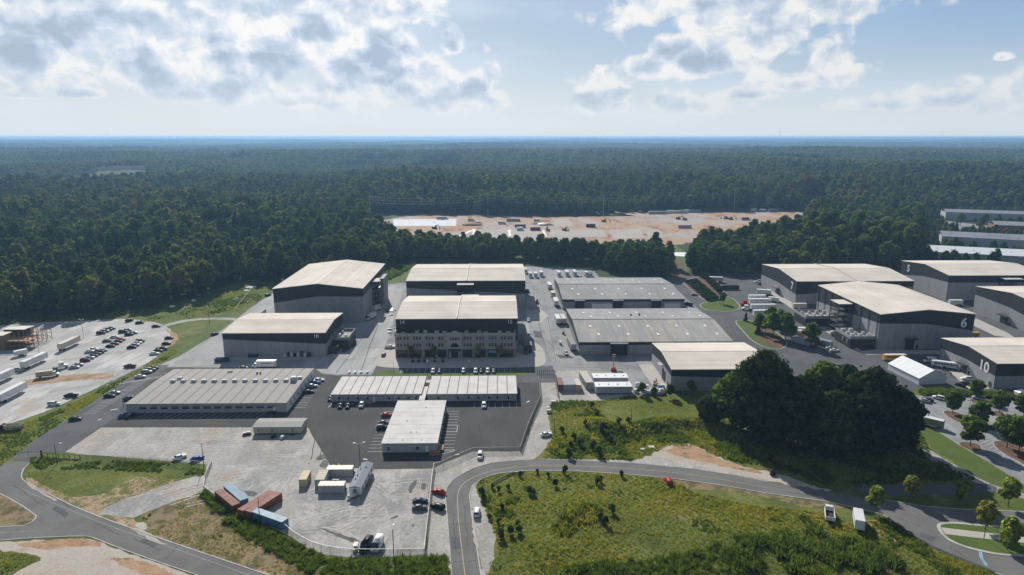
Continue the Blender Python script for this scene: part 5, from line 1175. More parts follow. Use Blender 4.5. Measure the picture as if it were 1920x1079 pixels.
# (zone, x, y, heading, kind, paint, where)
LOTROW = 'cars parked in rows on the gravel lot'
CARS = [
 ('z1', 970, 164, 60, 'suv', 'dark', 'at the far edge of the gravel lot near the trees', LOTROW), ('z1', 1047, 180, 20, 'sedan', 'black', 'by the grass at the far end of the gravel lot', LOTROW), ('z1', 1170, 206, 15, 'sedan', 'maroon', 'where the gravel lane leaves the lot', LOTROW),
 ('z1', 757, 258, 20, 'suv', 'maroon', 'first of the back row on the gravel lot', LOTROW), ('z1', 785, 244, 20, 'suv', 'silver', 'beside the maroon one in the back row of the gravel lot', LOTROW), ('z1', 808, 233, 20, 'suv', 'dark', 'third in the back row of the gravel lot', LOTROW), ('z1', 832, 222, 20, 'sedan', 'grey', 'last of the back row on the gravel lot', LOTROW),
 ('z1', 922, 248, 20, 'suv', 'dark', 'in the far middle cluster of the gravel lot', LOTROW), ('z1', 955, 234, 20, 'sedan', 'silver', 'at the back of the far middle cluster on the gravel lot', LOTROW), ('z1', 968, 268, 20, 'sedan', 'black', 'at the front of the far middle cluster on the gravel lot', LOTROW), ('z1', 998, 255, 20, 'sedan', 'silver', 'right of the far middle cluster on the gravel lot', LOTROW),
 ('z1', 803, 316, 18, 'sedan', 'green', 'standing at the left end of the second row on the gravel lot', LOTROW), ('z1', 858, 288, 18, 'sedan', 'white', 'standing in the second row on the gravel lot', LOTROW),
 ('z1', 828, 356, 18, 'sedan', 'dark', 'at the near end of the double row on the gravel lot', LOTROW), ('z1', 858, 338, 18, 'sedan', 'grey', 'second from the near end of the double row on the gravel lot', LOTROW), ('z1', 884, 320, 18, 'sedan', 'maroon', 'third in the double row on the gravel lot', LOTROW), ('z1', 906, 306, 18, 'sedan', 'red', 'at the far end of the double row on the gravel lot', LOTROW),
 ('z1', 988, 364, 20, 'sedan', 'black', 'nearest in the central four-car row of the gravel lot', LOTROW), ('z1', 1012, 347, 20, 'sedan', 'silver', 'second in the central four-car row of the gravel lot', LOTROW), ('z1', 1030, 331, 20, 'sedan', 'white', 'third in the central four-car row of the gravel lot', LOTROW), ('z1', 1050, 318, 20, 'suv', 'maroon', 'farthest in the central four-car row of the gravel lot', LOTROW),
 ('z1', 1268, 294, 8, 'sedan', 'dark', 'farthest along the curved grass edge of the gravel lot', LOTROW), ('z1', 1248, 336, 8, 'sedan', 'black', 'second along the curved grass edge of the gravel lot', LOTROW), ('z1', 1213, 376, 8, 'pickup_truck', 'black', 'along the curved grass edge of the gravel lot', LOTROW), ('z1', 1188, 390, 8, 'sedan', 'dark', 'between the black pickup and the white car at the lot edge', LOTROW), ('z1', 1157, 411, 8, 'sedan', 'white', 'nearest along the curved grass edge of the gravel lot', LOTROW),
 ('z1', 640, 462, 18, 'suv', 'maroon', 'nearest of the long row on the gravel lot', LOTROW), ('z1', 670, 443, 18, 'sedan', 'silver', 'second of the long row on the gravel lot', LOTROW), ('z1', 697, 428, 18, 'sedan', 'navy', 'third of the long row on the gravel lot', LOTROW), ('z1', 723, 413, 18, 'sedan', 'dark', 'fourth of the long row on the gravel lot', LOTROW), ('z1', 745, 400, 18, 'suv', 'black', 'fifth of the long row on the gravel lot', LOTROW), ('z1', 769, 386, 18, 'sedan', 'silver', 'at the far end of the long row on the gravel lot', LOTROW),
 ('z1', 672, 396, 18, 'sedan', 'white', 'behind the long row on the gravel lot, nearer of two', LOTROW), ('z1', 702, 379, 18, 'sedan', 'white', 'behind the long row on the gravel lot, farther of two', LOTROW),
 ('z1', 556, 514, 15, 'sedan', 'silver', 'parked alone with a twin behind the long row, nearer one', LOTROW), ('z1', 586, 495, 15, 'sedan', 'silver', 'parked alone with a twin behind the long row, farther one', LOTROW),
 ('z1', 972, 507, 178, 'pickup_truck', 'brown', 'with an open bed beside the grass bank', LOTROW), ('z1', 530, 728, 178, 'pickup_truck', 'black', 'driving along the gravel lot below the grass bank', LOTROW), ('z1', 404, 790, 5, 'suv', 'white', 'nearest on the gravel lot beside the grass bank', LOTROW), ('z1', 125, 536, 180, 'pickup_truck', 'silver', 'in front of the long white trailer on the gravel lot', LOTROW), ('z1', 255, 292, 100, 'van', 'white', 'beside the timber film set', None),
 ('z1', 1100, 550, 12, 'suv', 'silver', 'at the top of the asphalt drive, nearest of three', None), ('z1', 1127, 534, 12, 'suv', 'grey', 'at the top of the asphalt drive, middle of three', None), ('z1', 1150, 518, 12, 'sedan', 'black', 'at the top of the asphalt drive, farthest of three', None), ('z1', 1052, 584, 10, 'sedan', 'white', 'parked alone below the three at the top of the drive', None),
 ('z1', 858, 705, 5, 'sedan', 'silver', 'midway along the bays of the asphalt drive', None), ('z1', 822, 728, 5, 'sedan', 'black', 'midway along the bays beside the silver one', None), ('z1', 565, 900, 5, 'sedan', 'dark', 'at the near end of the drive bays by the grass', None), ('z1', 928, 874, 75, 'sedan', 'blue', 'in the shade at the low building corner', None), ('z1', 978, 876, 75, 'sedan', 'black', 'in the shade beside the blue one at the low building corner', None), ('z1', 968, 745, 60, 'sedan', 'navy', 'tucked against the left wall of the low building', None),
 ('z8', 1672, 130, 5, 'sedan', 'white', 'farthest beside the right wall of the low building', None), ('z8', 1645, 148, 5, 'sedan', 'blue', 'second beside the right wall of the low building', None), ('z8', 1622, 174, 5, 'sedan', 'silver', 'third beside the right wall of the low building', None), ('z8', 1597, 217, 5, 'sedan', 'black', 'nearest beside the right wall of the low building', None),
 ('q1', 1348, 192, 50, 'sedan', 'white', 'by the wire fence in the pale gravel yard', None), ('q1', 1480, 202, 50, 'sedan', 'blue', 'by the wire fence near the tall pole', None),
 ('q2', 1712, 522, 4, 'sedan', 'navy', 'beside the yard fence, farther of the pair', None), ('q2', 1708, 570, 4, 'sedan', 'grey', 'beside the yard fence, nearer of the pair', None), ('q2', 1850, 452, 148, 'sedan', 'red', 'on the verge outside the yard fence', None), ('q2', 1843, 564, 148, 'suv', 'black', 'on the verge outside the yard fence', None),
 ('q2', 1306, 868, -105, 'van', 'black', 'parked at the bottom fence of the gravel yard', None), ('q2', 1392, 858, -98, 'van', 'white', 'parked at the bottom fence of the gravel yard', None),
 ('q3', 561, 182, -92, 'suv', 'white', 'on the gravel verge above the bend', None), ('q5', 178, 698, 20, 'sedan', 'white', 'on the gravel track below the gate', None), ('q3', 537, 606, 88, 'suv', 'white', 'pulled over beside the bend of the middle road', None), ('q5', 1094, 1050, 92, 'suv', 'red', 'on the dry verge below the middle road', None), ('z6', 32, 735, 75, 'sedan', 'black', 'on the gravel edge above the road near the big trees', None),
 ('z7', 660, 392, 3, 'sedan', 'red', 'left of the squarer modular office', None), ('z7', 640, 450, 5, 'sedan', 'grey', 'left of the squarer modular office, farther of two', None), ('z7', 628, 484, 5, 'suv', 'dark', 'left of the squarer modular office, nearer of two', None), ('z7', 313, 324, -88, 'sedan', 'black', 'in the shade before the left modular office, left of two', None), ('z7', 369, 324, -88, 'sedan', 'black', 'in the shade before the left modular office, right of two', None), ('z7', 472, 318, -88, 'suv', 'white', 'in the shade before the left modular office', None), ('z7', 1390, 322, -88, 'suv', 'white', 'before the right modular office', None), ('z7', 238, 268, -88, 'sedan', 'dark', 'at the left end wall of the left modular office', None),
 ('z7', 1008, 64, -90, 'suv', 'white', 'leftmost in the bays before the office facade', 'cars in the bays before the office'), ('z7', 1057, 62, -90, 'sedan', 'blue', 'in the bays before the office facade', 'cars in the bays before the office'), ('z7', 1237, 62, -90, 'suv', 'silver', 'alone in the middle bays before the office facade', 'cars in the bays before the office'), ('z7', 1327, 64, -90, 'suv', 'white', 'left of the dark one in the right bays before the office', 'cars in the bays before the office'), ('z7', 1370, 62, -90, 'sedan', 'dark', 'between two white ones in the right bays before the office', 'cars in the bays before the office'), ('z7', 1418, 62, -90, 'suv', 'white', 'between two dark ones in the right bays before the office', 'cars in the bays before the office'), ('z7', 1463, 62, -90, 'sedan', 'grey', 'rightmost in the bays before the office facade', 'cars in the bays before the office'),
 ('zc', 1085, 560, -92, 'pickup_truck', 'white', 'driving between the stages and the warehouses', None), ('zc', 1068, 772, 88, 'sedan', 'silver', 'on the paving right of the office, farther one', None), ('zc', 1070, 806, 88, 'suv', 'grey', 'on the paving right of the office, nearer one', None), ('zc', 1363, 808, -80, 'pickup_truck', 'white', 'beside the grey trailer at the warehouse corner', None), ('zb', 1325, 764, 10, 'pickup_truck', 'white', 'on the paving left of the office', None), ('zb', 1278, 820, 88, 'sedan', 'grey', 'on the paving left of the office by the kerb', None),
 ('zb', 410, 374, 60, 'suv', 'navy', 'on the back road beside the tallest stage', None), ('z1', 1610, 265, 62, 'sedan', 'navy', 'on the side road left of stage 18', None), ('zb', 228, 918, 5, 'sedan', 'grey', 'in the shade of stage 18 beside the box truck', None), ('zb', 98, 660, 60, 'suv', 'dark', 'on the side road left of stage 18, nearer one', None),
 ('zd', 1127, 369, -8, 'sedan', 'silver', 'on the dark lane right of the farther warehouse', None), ('zd', 1600, 275, 15, 'sedan', 'white', 'in the cluster by the left wall of stage 7', None), ('zd', 1622, 290, 15, 'sedan', 'maroon', 'in the cluster by the left wall of stage 7', None), ('zd', 1625, 268, 15, 'suv', 'silver', 'at the back of the cluster by stage 7', None),
 ('ze', 510, 670, -5, 'van', 'silver', 'by the machine rooms of stage 6', None), ('ze', 548, 706, 120, 'suv', 'grey', 'by the machine rooms of stage 6', None), ('ze', 500, 788, 5, 'sedan', 'white', 'behind the big trees near the container row', None), ('ze', 470, 770, 5, 'sedan', 'silver', 'behind the big trees, left of the white one', None), ('ze', 1212, 868, 178, 'van', 'white', 'between the tent and stage 10', None), ('ze', 1490, 1000, 175, 'suv', 'white', 'at the corner of stage 10', None), ('ze', 1440, 1046, 120, 'sedan', 'dark', 'behind the hedge by the tent', None), ('ze', 1485, 1035, 120, 'sedan', 'black', 'behind the hedge near stage 10', None),
 ('z6', 1195, 197, 140, 'sedan', 'navy', 'in the parking court beside the big trees', None), ('z6', 1280, 184, 135, 'suv', 'white', 'in the parking court near the big trees', None), ('z6', 1580, 187, 135, 'suv', 'silver', 'in the middle of the parking court under a tree', None), ('z6', 1672, 182, 135, 'sedan', 'black', 'beside the silver one in the parking court', None), ('z6', 1845, 192, 135, 'sedan', 'black', 'next to the small tent in the parking court', None), ('z6', 1672, 408, 140, 'sedan', 'dark', 'half hidden under the parking court trees', None), ('z6', 1168, 205, 140, 'sedan', 'silver', 'at the foot of the big trees in the parking court', None),
]
CN = dict(navy='dark blue', dark='charcoal', green='grey-green')
KN = dict(sedan='saloon car', suv='tall estate car', pickup_truck='pickup truck', van='van')
for k, x, y, hd, kind, col, where, grp in CARS:
    vehicle(kind, col, '%s %s %s' % (CN.get(col, col), KN[kind], where), za(k, x, y, .7), R(hd), grp)
for t, col in VEH:
    for ch in KIDS.get(t.name) or t.children:
        if ch.name.split('.')[0] == 'body': ch.material_slots[0].link = 'OBJECT'; ch.material_slots[0].material = PAINT[col]

def box_truck(label, p, hd, L=7.0, col='white', W_=2.5, H_=2.9, boxm='white', roofm='white', cat='truck', open_bed=False, stripe=False, name='box_truck'):
    t = thing(name, label, cat, (p.x, p.y, GZ), hd)
    MB().box((0, 0, .55), (L + 2.2, .9, .22)).build('chassis', M['steel'], t)
    if open_bed:
        mb = MB(); x0, x1 = -L / 2 - .9, L / 2 - .9
        mb.box(((x0 + x1) / 2, 0, .95), (L, W_, .12))
        for s in (-1, 1): mb.box(((x0 + x1) / 2, s * (W_ / 2 - .06), 1.5), (L, .12, 1.1))
        for x in (x0 + .06, x1 - .06): mb.box((x, 0, 1.5), (.12, W_ - .24, 1.1))
        mb.build('truck_bed', M[boxm], t); MB().box(((x0 + x1) / 2, 0, 1.06), (L - .3, W_ - .3, .1)).build('bed_floor', M['core'], t)
    else:
        b = rib_box(L, W_, H_, 2, nrib=int(L / .9)); b.v = [(x - .9, y, z + .8) for x, y, z in b.v]; b.build('cargo_box', [M[boxm], M[roofm]], t)
        d = MB().box((-L / 2 - .95, 0, 2.2), (.06, W_ * .86, H_ - .5)); d.build('rear_door', M[boxm], t)
        if stripe:
            for s in (-1, 1): MB().box((-.9, s * (W_ / 2 + .065), 2.6), (L * .6, .02, .35)).build('side_stripe', M['blue'], t)
    x = L / 2 - .7
    mb = MB(); mb.loft([[(x, -1.05, .5), (x, 1.05, .5), (x, 1.05, 2.3), (x, -1.05, 2.3)], [(x + .9, -1.05, .5), (x + .9, 1.05, .5), (x + .9, .98, 2.35), (x + .9, -.98, 2.35)], [(x + 1.35, -1.03, .5), (x + 1.35, 1.03, .5), (x + 1.35, 1.0, 1.5), (x + 1.35, -1.0, 1.5)], [(x + 2.2, -.95, .5), (x + 2.2, .95, .5), (x + 2.2, .9, 1.2), (x + 2.2, -.9, 1.2)]])
    mb.build('cab', PAINT[col], t)
    g = MB(); g.prism([(x + .96, -.9, 2.24), (x + .96, .9, 2.24), (x + 1.36, .94, 1.56), (x + 1.36, -.94, 1.56)], [(x + 1.0, -.9, 2.28), (x + 1.0, .9, 2.28), (x + 1.42, .94, 1.58), (x + 1.42, -.94, 1.58)])
    for s in (-1, 1): g.box((x + .5, s * 1.045, 1.85), (.7, .03, .5))
    g.build('window_glass', M['glass'], t)
    wheels(t, (-L / 2 + .6, L / 2 + .9), W_ / 2 - .05, .45, .3)
    return t
def trailer(label, p, hd, L=14.6, W_=2.6, H_=2.9, side='white', top='canvas', name='semi_trailer', group='box trailers', z0=1.15):
    t = thing(name, label, 'trailer', (p.x, p.y, GZ), hd, group)
    b = rib_box(L, W_, H_, 2, nrib=int(L / 1.2)); b.v = [(x, y, z + z0) for x, y, z in b.v]; b.build('trailer_box', [M[side], M[top]], t)
    for s in (-1, 1): MB().box((-L / 2 - .04, s * W_ * .24, z0 + .2), (.06, W_ * .45, H_ - .4), base=True).build('rear_door', M[side], t)
    if L > 8:
        wheels(t, (-L / 2 + 1.2, -L / 2 + 2.4), W_ / 2 - .03, .5, .5, False)
        for s in (-1, 1): MB().box((L / 2 - 2.6, s * .8, 0), (.16, .16, z0), base=True).build('landing_leg', M['steel'], t)
    else:
        wheels(t, (-.5, .5), W_ / 2 - .03, .38, .3, False); MB().tube((L / 2, 0, z0), (L / 2 + 1.3, 0, .5), .07, n=4).build('hitch', M['steel'], t)
        for s in (-1, 1): MB().box((L / 2 - .6, s * .7, 0), (.14, .14, z0), base=True).build('landing_leg', M['steel'], t)
    return t
def tractor(label, p, hd, col):
    t = thing('tractor_unit', label, 'truck', (p.x, p.y, GZ), hd)
    MB().box((-.6, 0, .75), (6.2, .95, .3)).build('chassis', M['steel'], t)
    mb = MB(); mb.box((.1, 0, .7), (2.2, 2.3, 2.6), base=True); mb.loft([[(1.2, -.95, .6), (1.2, .95, .6), (1.2, .95, 1.9), (1.2, -.95, 1.9)], [(2.9, -.85, .6), (2.9, .85, .6), (2.9, .8, 1.6), (2.9, -.8, 1.6)]]); mb.build('cab', PAINT[col], t)
    g = MB(); g.box((1.22, 0, 2.45), (.06, 1.9, .75))
    for s in (-1, 1): g.box((.6, s * 1.16, 2.4), (.8, .03, .7))
    g.build('window_glass', M['glass'], t)
    MB().tube((-.95, 1.0, 1), (-.95, 1.0, 3.7), .09, n=6).build('exhaust_stack', M['galv'], t)
    wheels(t, (-3.0, -1.9, 2.1), 1.2, .5, .4, False); return t
# trucks and trailers, west side
trailer('long white semi-trailer in the middle of the gravel lot', za('z1', 255, 462, 2.4), head('z1', (165, 500), (345, 420), 1), 15.5, top='canvas')
trailer('long white semi-trailer nearest at the left edge of the gravel lot', za('z1', 85, 700, 2.4), head('z1', (10, 745), (175, 660), 1), 15.5)
trailer('white semi-trailer cut off by the left edge of the picture', za('z1', 15, 582, 2.4), head('z1', (165, 500), (345, 420), 1), 12)
trailer('cream semi-trailer farthest on the gravel lot', za('z1', 518, 332, 2.4), head('z1', (455, 370), (585, 310), 1), 15.0, side='offwhite', top='offwhite')
trailer('short white cargo trailer beside the timber film set', za('z1', 155, 408, 1.5), R(50), 5.5, 2.4, 2.3, name='cargo_trailer', z0=.7)
tractor('white truck tractor standing alone on the gravel lot', za('z1', 458, 508, 1.2), R(30), 'white')
box_truck('flatbed truck with a pinkish load on the gravel lot', za('z1', 352, 568, 1.3), R(22), 6.5, 'white', 2.4, 2.2, 'beige', 'beige')
box_truck('maroon stake truck with an open bed at the left edge by the grass bank', za('z1', 85, 965, 1), R(186), 6, 'maroon', boxm='beige', open_bed=True, name='stake_truck')
box_truck('white box truck with a blue side stripe in the shade of stage 18', za('zb', 385, 893, 1.8), R(180), 9.0, 'white', 2.5, 2.9, stripe=True)
box_truck('white box truck beside the tallest stage, nearer of two', za('zb', 1182, 532, 1.8), R(-110), 7, 'white')
box_truck('white box truck beside the tallest stage, farther of two', za('zb', 1225, 470, 1.8), R(70), 7, 'white')
trailer('grey-roofed trailer along the near warehouse wall', za('zc', 1405, 740, 2.2), head('zc', (1440, 800), (1370, 680), 1), 14, side='modwall', top='membrane_old')
trailer('left one of two white trailers side by side at the near warehouse corner', za('zc', 1302, 556, 2.2), math.pi / 2 + .05, 11, top='canvas'); trailer('right one of two white trailers side by side at the near warehouse corner', za('zc', 1343, 556, 2.2), math.pi / 2 + .05, 11, side='offwhite', top='offwhite')
trailer('cream trailer farthest along the far warehouse wall', za('zc', 1240, 305, 2.2), math.pi / 2 + .05, 10.5, top='canvas'); trailer('short cream trailer, middle of three along the far warehouse wall', za('zc', 1267, 368, 2.2), math.pi / 2 + .05, 7, top='offwhite', side='offwhite'); trailer('cream trailer nearest along the far warehouse wall', za('zc', 1288, 425, 2.2), math.pi / 2 + .05, 11, top='canvas')
trailer('long pale trailer along the front of the far warehouse, left one', za('zd', 435, 460, 2.2), 0, 13); trailer('long pale trailer along the front of the far warehouse, right one', za('zd', 960, 458, 2.2), 0, 10)
for k, (x, y, L) in enumerate([(1062, 192, 9), (1098, 222, 8.5), (1138, 222, 8.5), (1180, 214, 9), (1312, 214, 11), (1372, 210, 13), (1430, 208, 13), (1518, 215, 8), (1548, 215, 11)]):
    nm = ['leftmost, half behind the back stage', 'first beside the back stage', 'second beside the back stage', 'third beside the back stage', 'left one of the middle three', 'middle one of the middle three', 'right one of the middle three', 'short one next to the last', 'rightmost, grey roofed'][k]
    box_truck('white truck parked at the back by the tree belt, ' + nm, za('zc', x, y, 2), R(-88), L * .75, 'white', roofm='membrane_old' if k == 8 else 'canvas')
vehicle('sedan', 'white', 'small white car among the trucks at the back by the tree belt', za('zc', 1470, 228, .7), R(-80)); VEH[-1][0]
def dumpster(label, p, rz, L=6.5):
    t = thing('dumpster', label, 'dumpster', (p.x, p.y, GZ), rz)
    mb = MB(); a, b = L / 2, 1.2
    mb.box((0, 0, .2), (L, 2.4, .12))
    for s in (-1, 1): mb.box((0, s * 1.2, .2), (L, .12, 1.6), base=True); mb.box((s * (L / 2 - .06), 0, .2), (.12, 2.3, 1.6), base=True)
    mb.build('bin_shell', M['bin'], t)
    for k in range(5):
        for s in (-1, 1): MB().box((-L / 2 + .6 + k * (L - 1.2) / 4, s * 1.3, .3), (.14, .12, 1.4), base=True).build('bin_rib', M['bin'], t)
dumpster('big blue open dumpster at the left corner of stage 18', za('zb', 65, 862, .8), 0); dumpster('small blue dumpster against the front of stage 18', za('zb', 300, 828, .8), 0, 4.5)
dumpster('dark dumpster at the side yard of the back stage', za('zc', 1142, 425, .8), 1.5, 5); dumpster('dark dumpster at the right wall of the back stage', za('zc', 1074, 345, .8), 1.5, 4.5); dumpster('blue dumpster right of the far warehouse', za('zd', 1085, 445, .8), -.9, 5)
# east side
tractor('white truck tractor at the front of the trailer row', za('zd', 1518, 474, 1.2), R(182), 'white'); trailer('long white semi-trailer, nearest of the three behind the tractors', za('zd', 1640, 462, 2.4), R(180), 15.5)
tractor('red truck tractor in the trailer row', za('zd', 1508, 440, 1.2), R(184), 'red'); trailer('white semi-trailer, middle of the three behind the tractors', za('zd', 1620, 420, 2.4), R(180), 14)
trailer('white semi-trailer, farthest of the three behind the tractors', za('zd', 1597, 392, 2.4), R(180), 11)
trailer('white semi-trailer standing without a truck near the hedge trees', za('zd', 1660, 508, 2.2), R(182), 15)
trailer('white trailer by the canopy door of stage 7, larger one', za('zd', 1650, 352, 2.0), R(160), 9.5, z0=.9); trailer('white trailer by the canopy door of stage 7, smaller one', za('zd', 1722, 405, 1.6), R(150), 6.5, 2.4, 2.3, z0=.7)
trailer('pale trailer house at the back of the lot by stage 7', za('zd', 1290, 258, 2), R(170), 10, side='modwall'); trailer('pale container trailer at the near corner of stage 7', za('ze', 235, 458, 1.5), R(0), 8.5, z0=.5, side='offwhite', top='offwhite')
def coach(label, p, hd, col, L=12.0, name='coach', roof=None, win='glass'):
    t = thing(name, label, 'bus', (p.x, p.y, GZ), hd)
    mb = MB(); mb.loft([sec(x, w, .4, z, .22) for x, w, z in ((-L / 2, 1.15, 2.9), (-L / 2 + .3, 1.25, 3.05), (L / 2 - 1.4, 1.25, 3.05), (L / 2 - .2, 1.2, 2.9), (L / 2, 1.05, 2.2))]); mb.build('body', PAINT[col], t)
    n = int(L / 1.3)
    for s in (-1, 1):
        for k in range(n): MB().box((-L / 2 + .9 + k * 1.25, s * 1.245, 2.05), (1.05, .05, .75)).build('window', M[win], t)
    MB().box((L / 2 - .06, 0, 2.0), (.1, 1.9, .9)).build('windscreen', M['glass'], t)
    if roof: MB().box((-.3, 0, 3.06), (L - 1.6, 2.0, .06)).build('roof', M[roof], t)
    wheels(t, (-L / 2 + 2.6, L / 2 - 2.4), 1.22, .48, .32); return t
coach('black tour coach parked beside the rounded hedge', za('zd', 1395, 318, 1.5), R(2), 'black', 13); coach('yellow school bus with a white roof behind the tent', za('ze', 950, 842, 1.5), R(180), 'yellow', 11.5, 'school_bus', 'canvas')
coach('white motorhome beside the tent and stage 10', za('ze', 1330, 895, 1.6), R(150), 'white', 11.5, 'motorhome'); trailer('white caravan trailer by the stage at the right edge', za('ze', 1405, 434, 1.5), R(180), 8.5, z0=.7, name='caravan')
box_truck('yellow truck in the gap right of stage 6', za('ze', 1538, 672, 1), R(178), 4, 'yellow', 2.3, 1.6, 'yellowmc', 'yellowmc')
M['greenside'] = plain('grey_green_side', (.26, .29, .22), .6)
box_truck('white box truck with a grey-green side on the parking court edge', za('z6', 1225, 365, 1.8), R(137), 6.4, 'white', 2.5, 2.6, boxm='greenside', roofm='canvas')
box_truck('white dump truck with a dark empty bed parked on the dry verge', za('q4', 462, 612, 1.4), head('q4', (470, 680), (452, 540)), 5.6, 'white', 2.6, boxm='white', open_bed=True, name='dump_truck')
box_truck('white cube truck with a bluish roof parked on the verge beside the dump truck', za('q4', 678, 650, 2), head('q4', (697, 748), (660, 557)), 7.0, 'white', 2.5, 2.8, roofm='canvas')
for k, (x, y, sm, lab) in enumerate([(100, 563, 'rust', 'red-brown container with a rusty roof, farthest of the row near the hedge trees'), (120, 582, 'rust', 'rust red container second in the row near the hedge trees'), (240, 618, 'white', 'pale container by the lane to stage 6, farther one'), (275, 640, 'offwhite', 'cream container by the lane to stage 6, second one'), (285, 656, 'tancont', 'yellowish container by the lane to stage 6, third one')]):
    container(lab, za('ze', x, y, 2.5), R(172), sm, sm, L=9 if k > 1 else 12)
container('grey wide-roofed container cluster beside the big trees, left one', za('ze', 262, 700, 2.6), R(122), 'modwall', 'membrane_old', L=11, Wd=4.5); container('red-roofed container between two grey ones beside the big trees', za('ze', 330, 698, 2.6), R(122), 'rust', 'rust', L=11, Wd=2.44); container('blue-grey roofed container beside the big trees, right one', za('ze', 405, 705, 2.6), R(122), 'modwall', 'blue2', L=11, Wd=2.9)
def golf_cart(label, p, hd, group, dark=False):
    t = thing('golf_cart', label, 'golf cart', (p.x, p.y, GZ + .04), hd, group)
    mb = MB(); mb.box((0, 0, .35), (2.3, 1.15, .25)); mb.box((.85, 0, .62), (.5, 1.1, .35)); mb.build('body', M['steel' if dark else 'offwhite'], t)
    MB().box((-.1, 0, 1.85), (1.9, 1.2, .08)).build('canopy_roof', M['steel' if dark else 'offwhite'], t)
    for x in (-.85, .65):
        for s in (-1, 1): MB().box((x, s * .52, .45), (.06, .06, 1.4), base=True).build('roof_post', M['steel'], t)
    MB().box((-.25, 0, .7), (.6, 1.05, .25)).build('seat', M['core'], t); wheels(t, (-.75, .75), .58, .23, .18, False)
golf_cart('cream golf cart at the bottom fence of the gravel yard', za('q2', 1228, 872, .9), R(-95), None)
for k, x in enumerate((1495, 1540, 1583, 1660, 1720)): golf_cart('dark golf cart in the shade before the office, ' + ['leftmost', 'second from left', 'third from left', 'fourth from left', 'rightmost'][k], za('zb', x, 864, .9), R(-95), 'golf carts before the office', True)
golf_cart('white golf cart by the machine room of stage 6', za('ze', 620, 757, .9), R(100), None)
for k, (x, y) in enumerate(((1345, 655), (1323, 733))): golf_cart('small utility cart by the near warehouse wall, ' + ('farther', 'nearer')[k] + ' one', za('zc', x, y, .9), R(80), 'utility carts', k == 0)
for t, col in VEH[-1:]:
    for ch in t.children:
        if ch.name.split('.')[0] == 'body': ch.material_slots[0].link = 'OBJECT'; ch.material_slots[0].material = PAINT[col]
# orange boom lift, small loaders and site plant
p = za('zd', 520, 940); t = thing('boom_lift', 'orange boom lift with its arm raised behind the white trailers', 'boom lift', (p.x, p.y, GZ), R(80))
MB().box((0, 0, .6), (3.2, 2.2, .7)).build('chassis', M['orange'], t); MB().box((-.6, 0, 1.3), (2.4, 1.8, 1.0)).build('turret', M['orange'], t)
MB().tube((-1.2, 0, 1.8), (3.6, 0, 4.6), .24, .2, n=6).build('boom', M['orange'], t); MB().tube((3.6, 0, 4.6), (5.2, 0, 5.2), .14, n=6).build('jib', M['orange'], t)
mb = MB(); mb.box((5.9, 0, 4.9), (1.2, 1.8, .1)); mb.box((5.9, 0, 5.9), (1.2, 1.8, .08))
for sx in (5.35, 6.45):
    for s in (-.85, .85): mb.box((sx, s, 5.4), (.07, .07, 1.0))
mb.build('basket', M['steel'], t); wheels(t, (-1.1, 1.1), 1.2, .5, .4, False)
def excavator(label, p, hd, col='yellowmc', s=1.0, group='site machines', cat='excavator'):
    t = thing('excavator', label, cat, (p.x, p.y, .07), hd, group); t.scale = (s, s, s)
    for q in (-1, 1): MB().box((0, q * 1.2, 0), (4.2, .6, .9), base=True).build('track', M['steel'], t)
    mb = MB(); mb.box((-.4, 0, .95), (3.6, 2.6, 1.2), base=True); mb.build('body', M[col], t); MB().box((.7, .7, 2.15), (1.4, 1.1, 1.0), base=True).build('cab', M['glass'], t)
    MB().tube((1.2, -.2, 1.8), (4.2, -.2, 4.4), .3, .25).build('boom', M[col], t); MB().tube((4.2, -.2, 4.4), (6.4, -.2, 1.8), .25, .18).build('arm', M[col], t); MB().box((6.4, -.2, 1.2), (1.0, 1.2, 1.1)).build('bucket', M['steel'], t)
SITE_M = [(1380, 300, 'excavator', 'dark', 'beside the red earth heap'), (835, 320, 'd', '', ''), (1810, 308, 'excavator', 'yellowmc', 'on the brown heap in the middle of the building site'), (540, 360, 'excavator', 'steel', 'on the brown strip before the white slab')]
for x, y, c, lab in ((1810, 305, 'yellowmc', 'excavator on the brown heap in the middle of the building site'), (540, 358, 'steel', 'dark excavator on the strip before the white slab'), (1515, 372, 'rust', 'red excavator at the gravel pads of the building site'), (1390, 375, 'steel', 'dark excavator beside the pale footing wall')):
    excavator(lab, za('r1', x, y), random.uniform(0, 6), c, 1.3)
for x, y, c, lab in ((1240, 290, 'rust', 'red scraper at the far bank of the building site'), (1205, 283, 'orange', 'orange machine at the far bank of the building site'), (895, 293, 'rust', 'red machine on the pale ground of the building site'), (845, 287, 'steel', 'dark machine left of the red one on the pale ground')):
    excavator(lab, za('r2', x, y), random.uniform(0, 6), c, 1.25)
for k, (z, x, y, L, lab) in enumerate((('r1', 1045, 318, 8, 'white truck in the middle of the building site'), ('r1', 870, 318, 6, 'white truck left of the middle of the building site'), ('r1', 1310, 300, 7, 'pale truck near the orange sand on the building site'), ('r1', 580, 282, 7, 'dark concrete truck at the far edge of the white slab'), ('r1', 615, 282, 7, 'second dark truck at the far edge of the white slab'), ('r1', 815, 296, 7, 'pale truck right of the white slab'), ('r2', 1355, 288, 9, 'dark truck on the pale ground at the right of the building site'))):
    box_truck(lab, za(z, x, y, 1), random.uniform(-.3, .3), L, 'white' if k % 3 else 'tan', boxm='modwall' if k != 6 else 'steel', roofm='canvas' if k < 3 else 'steel')
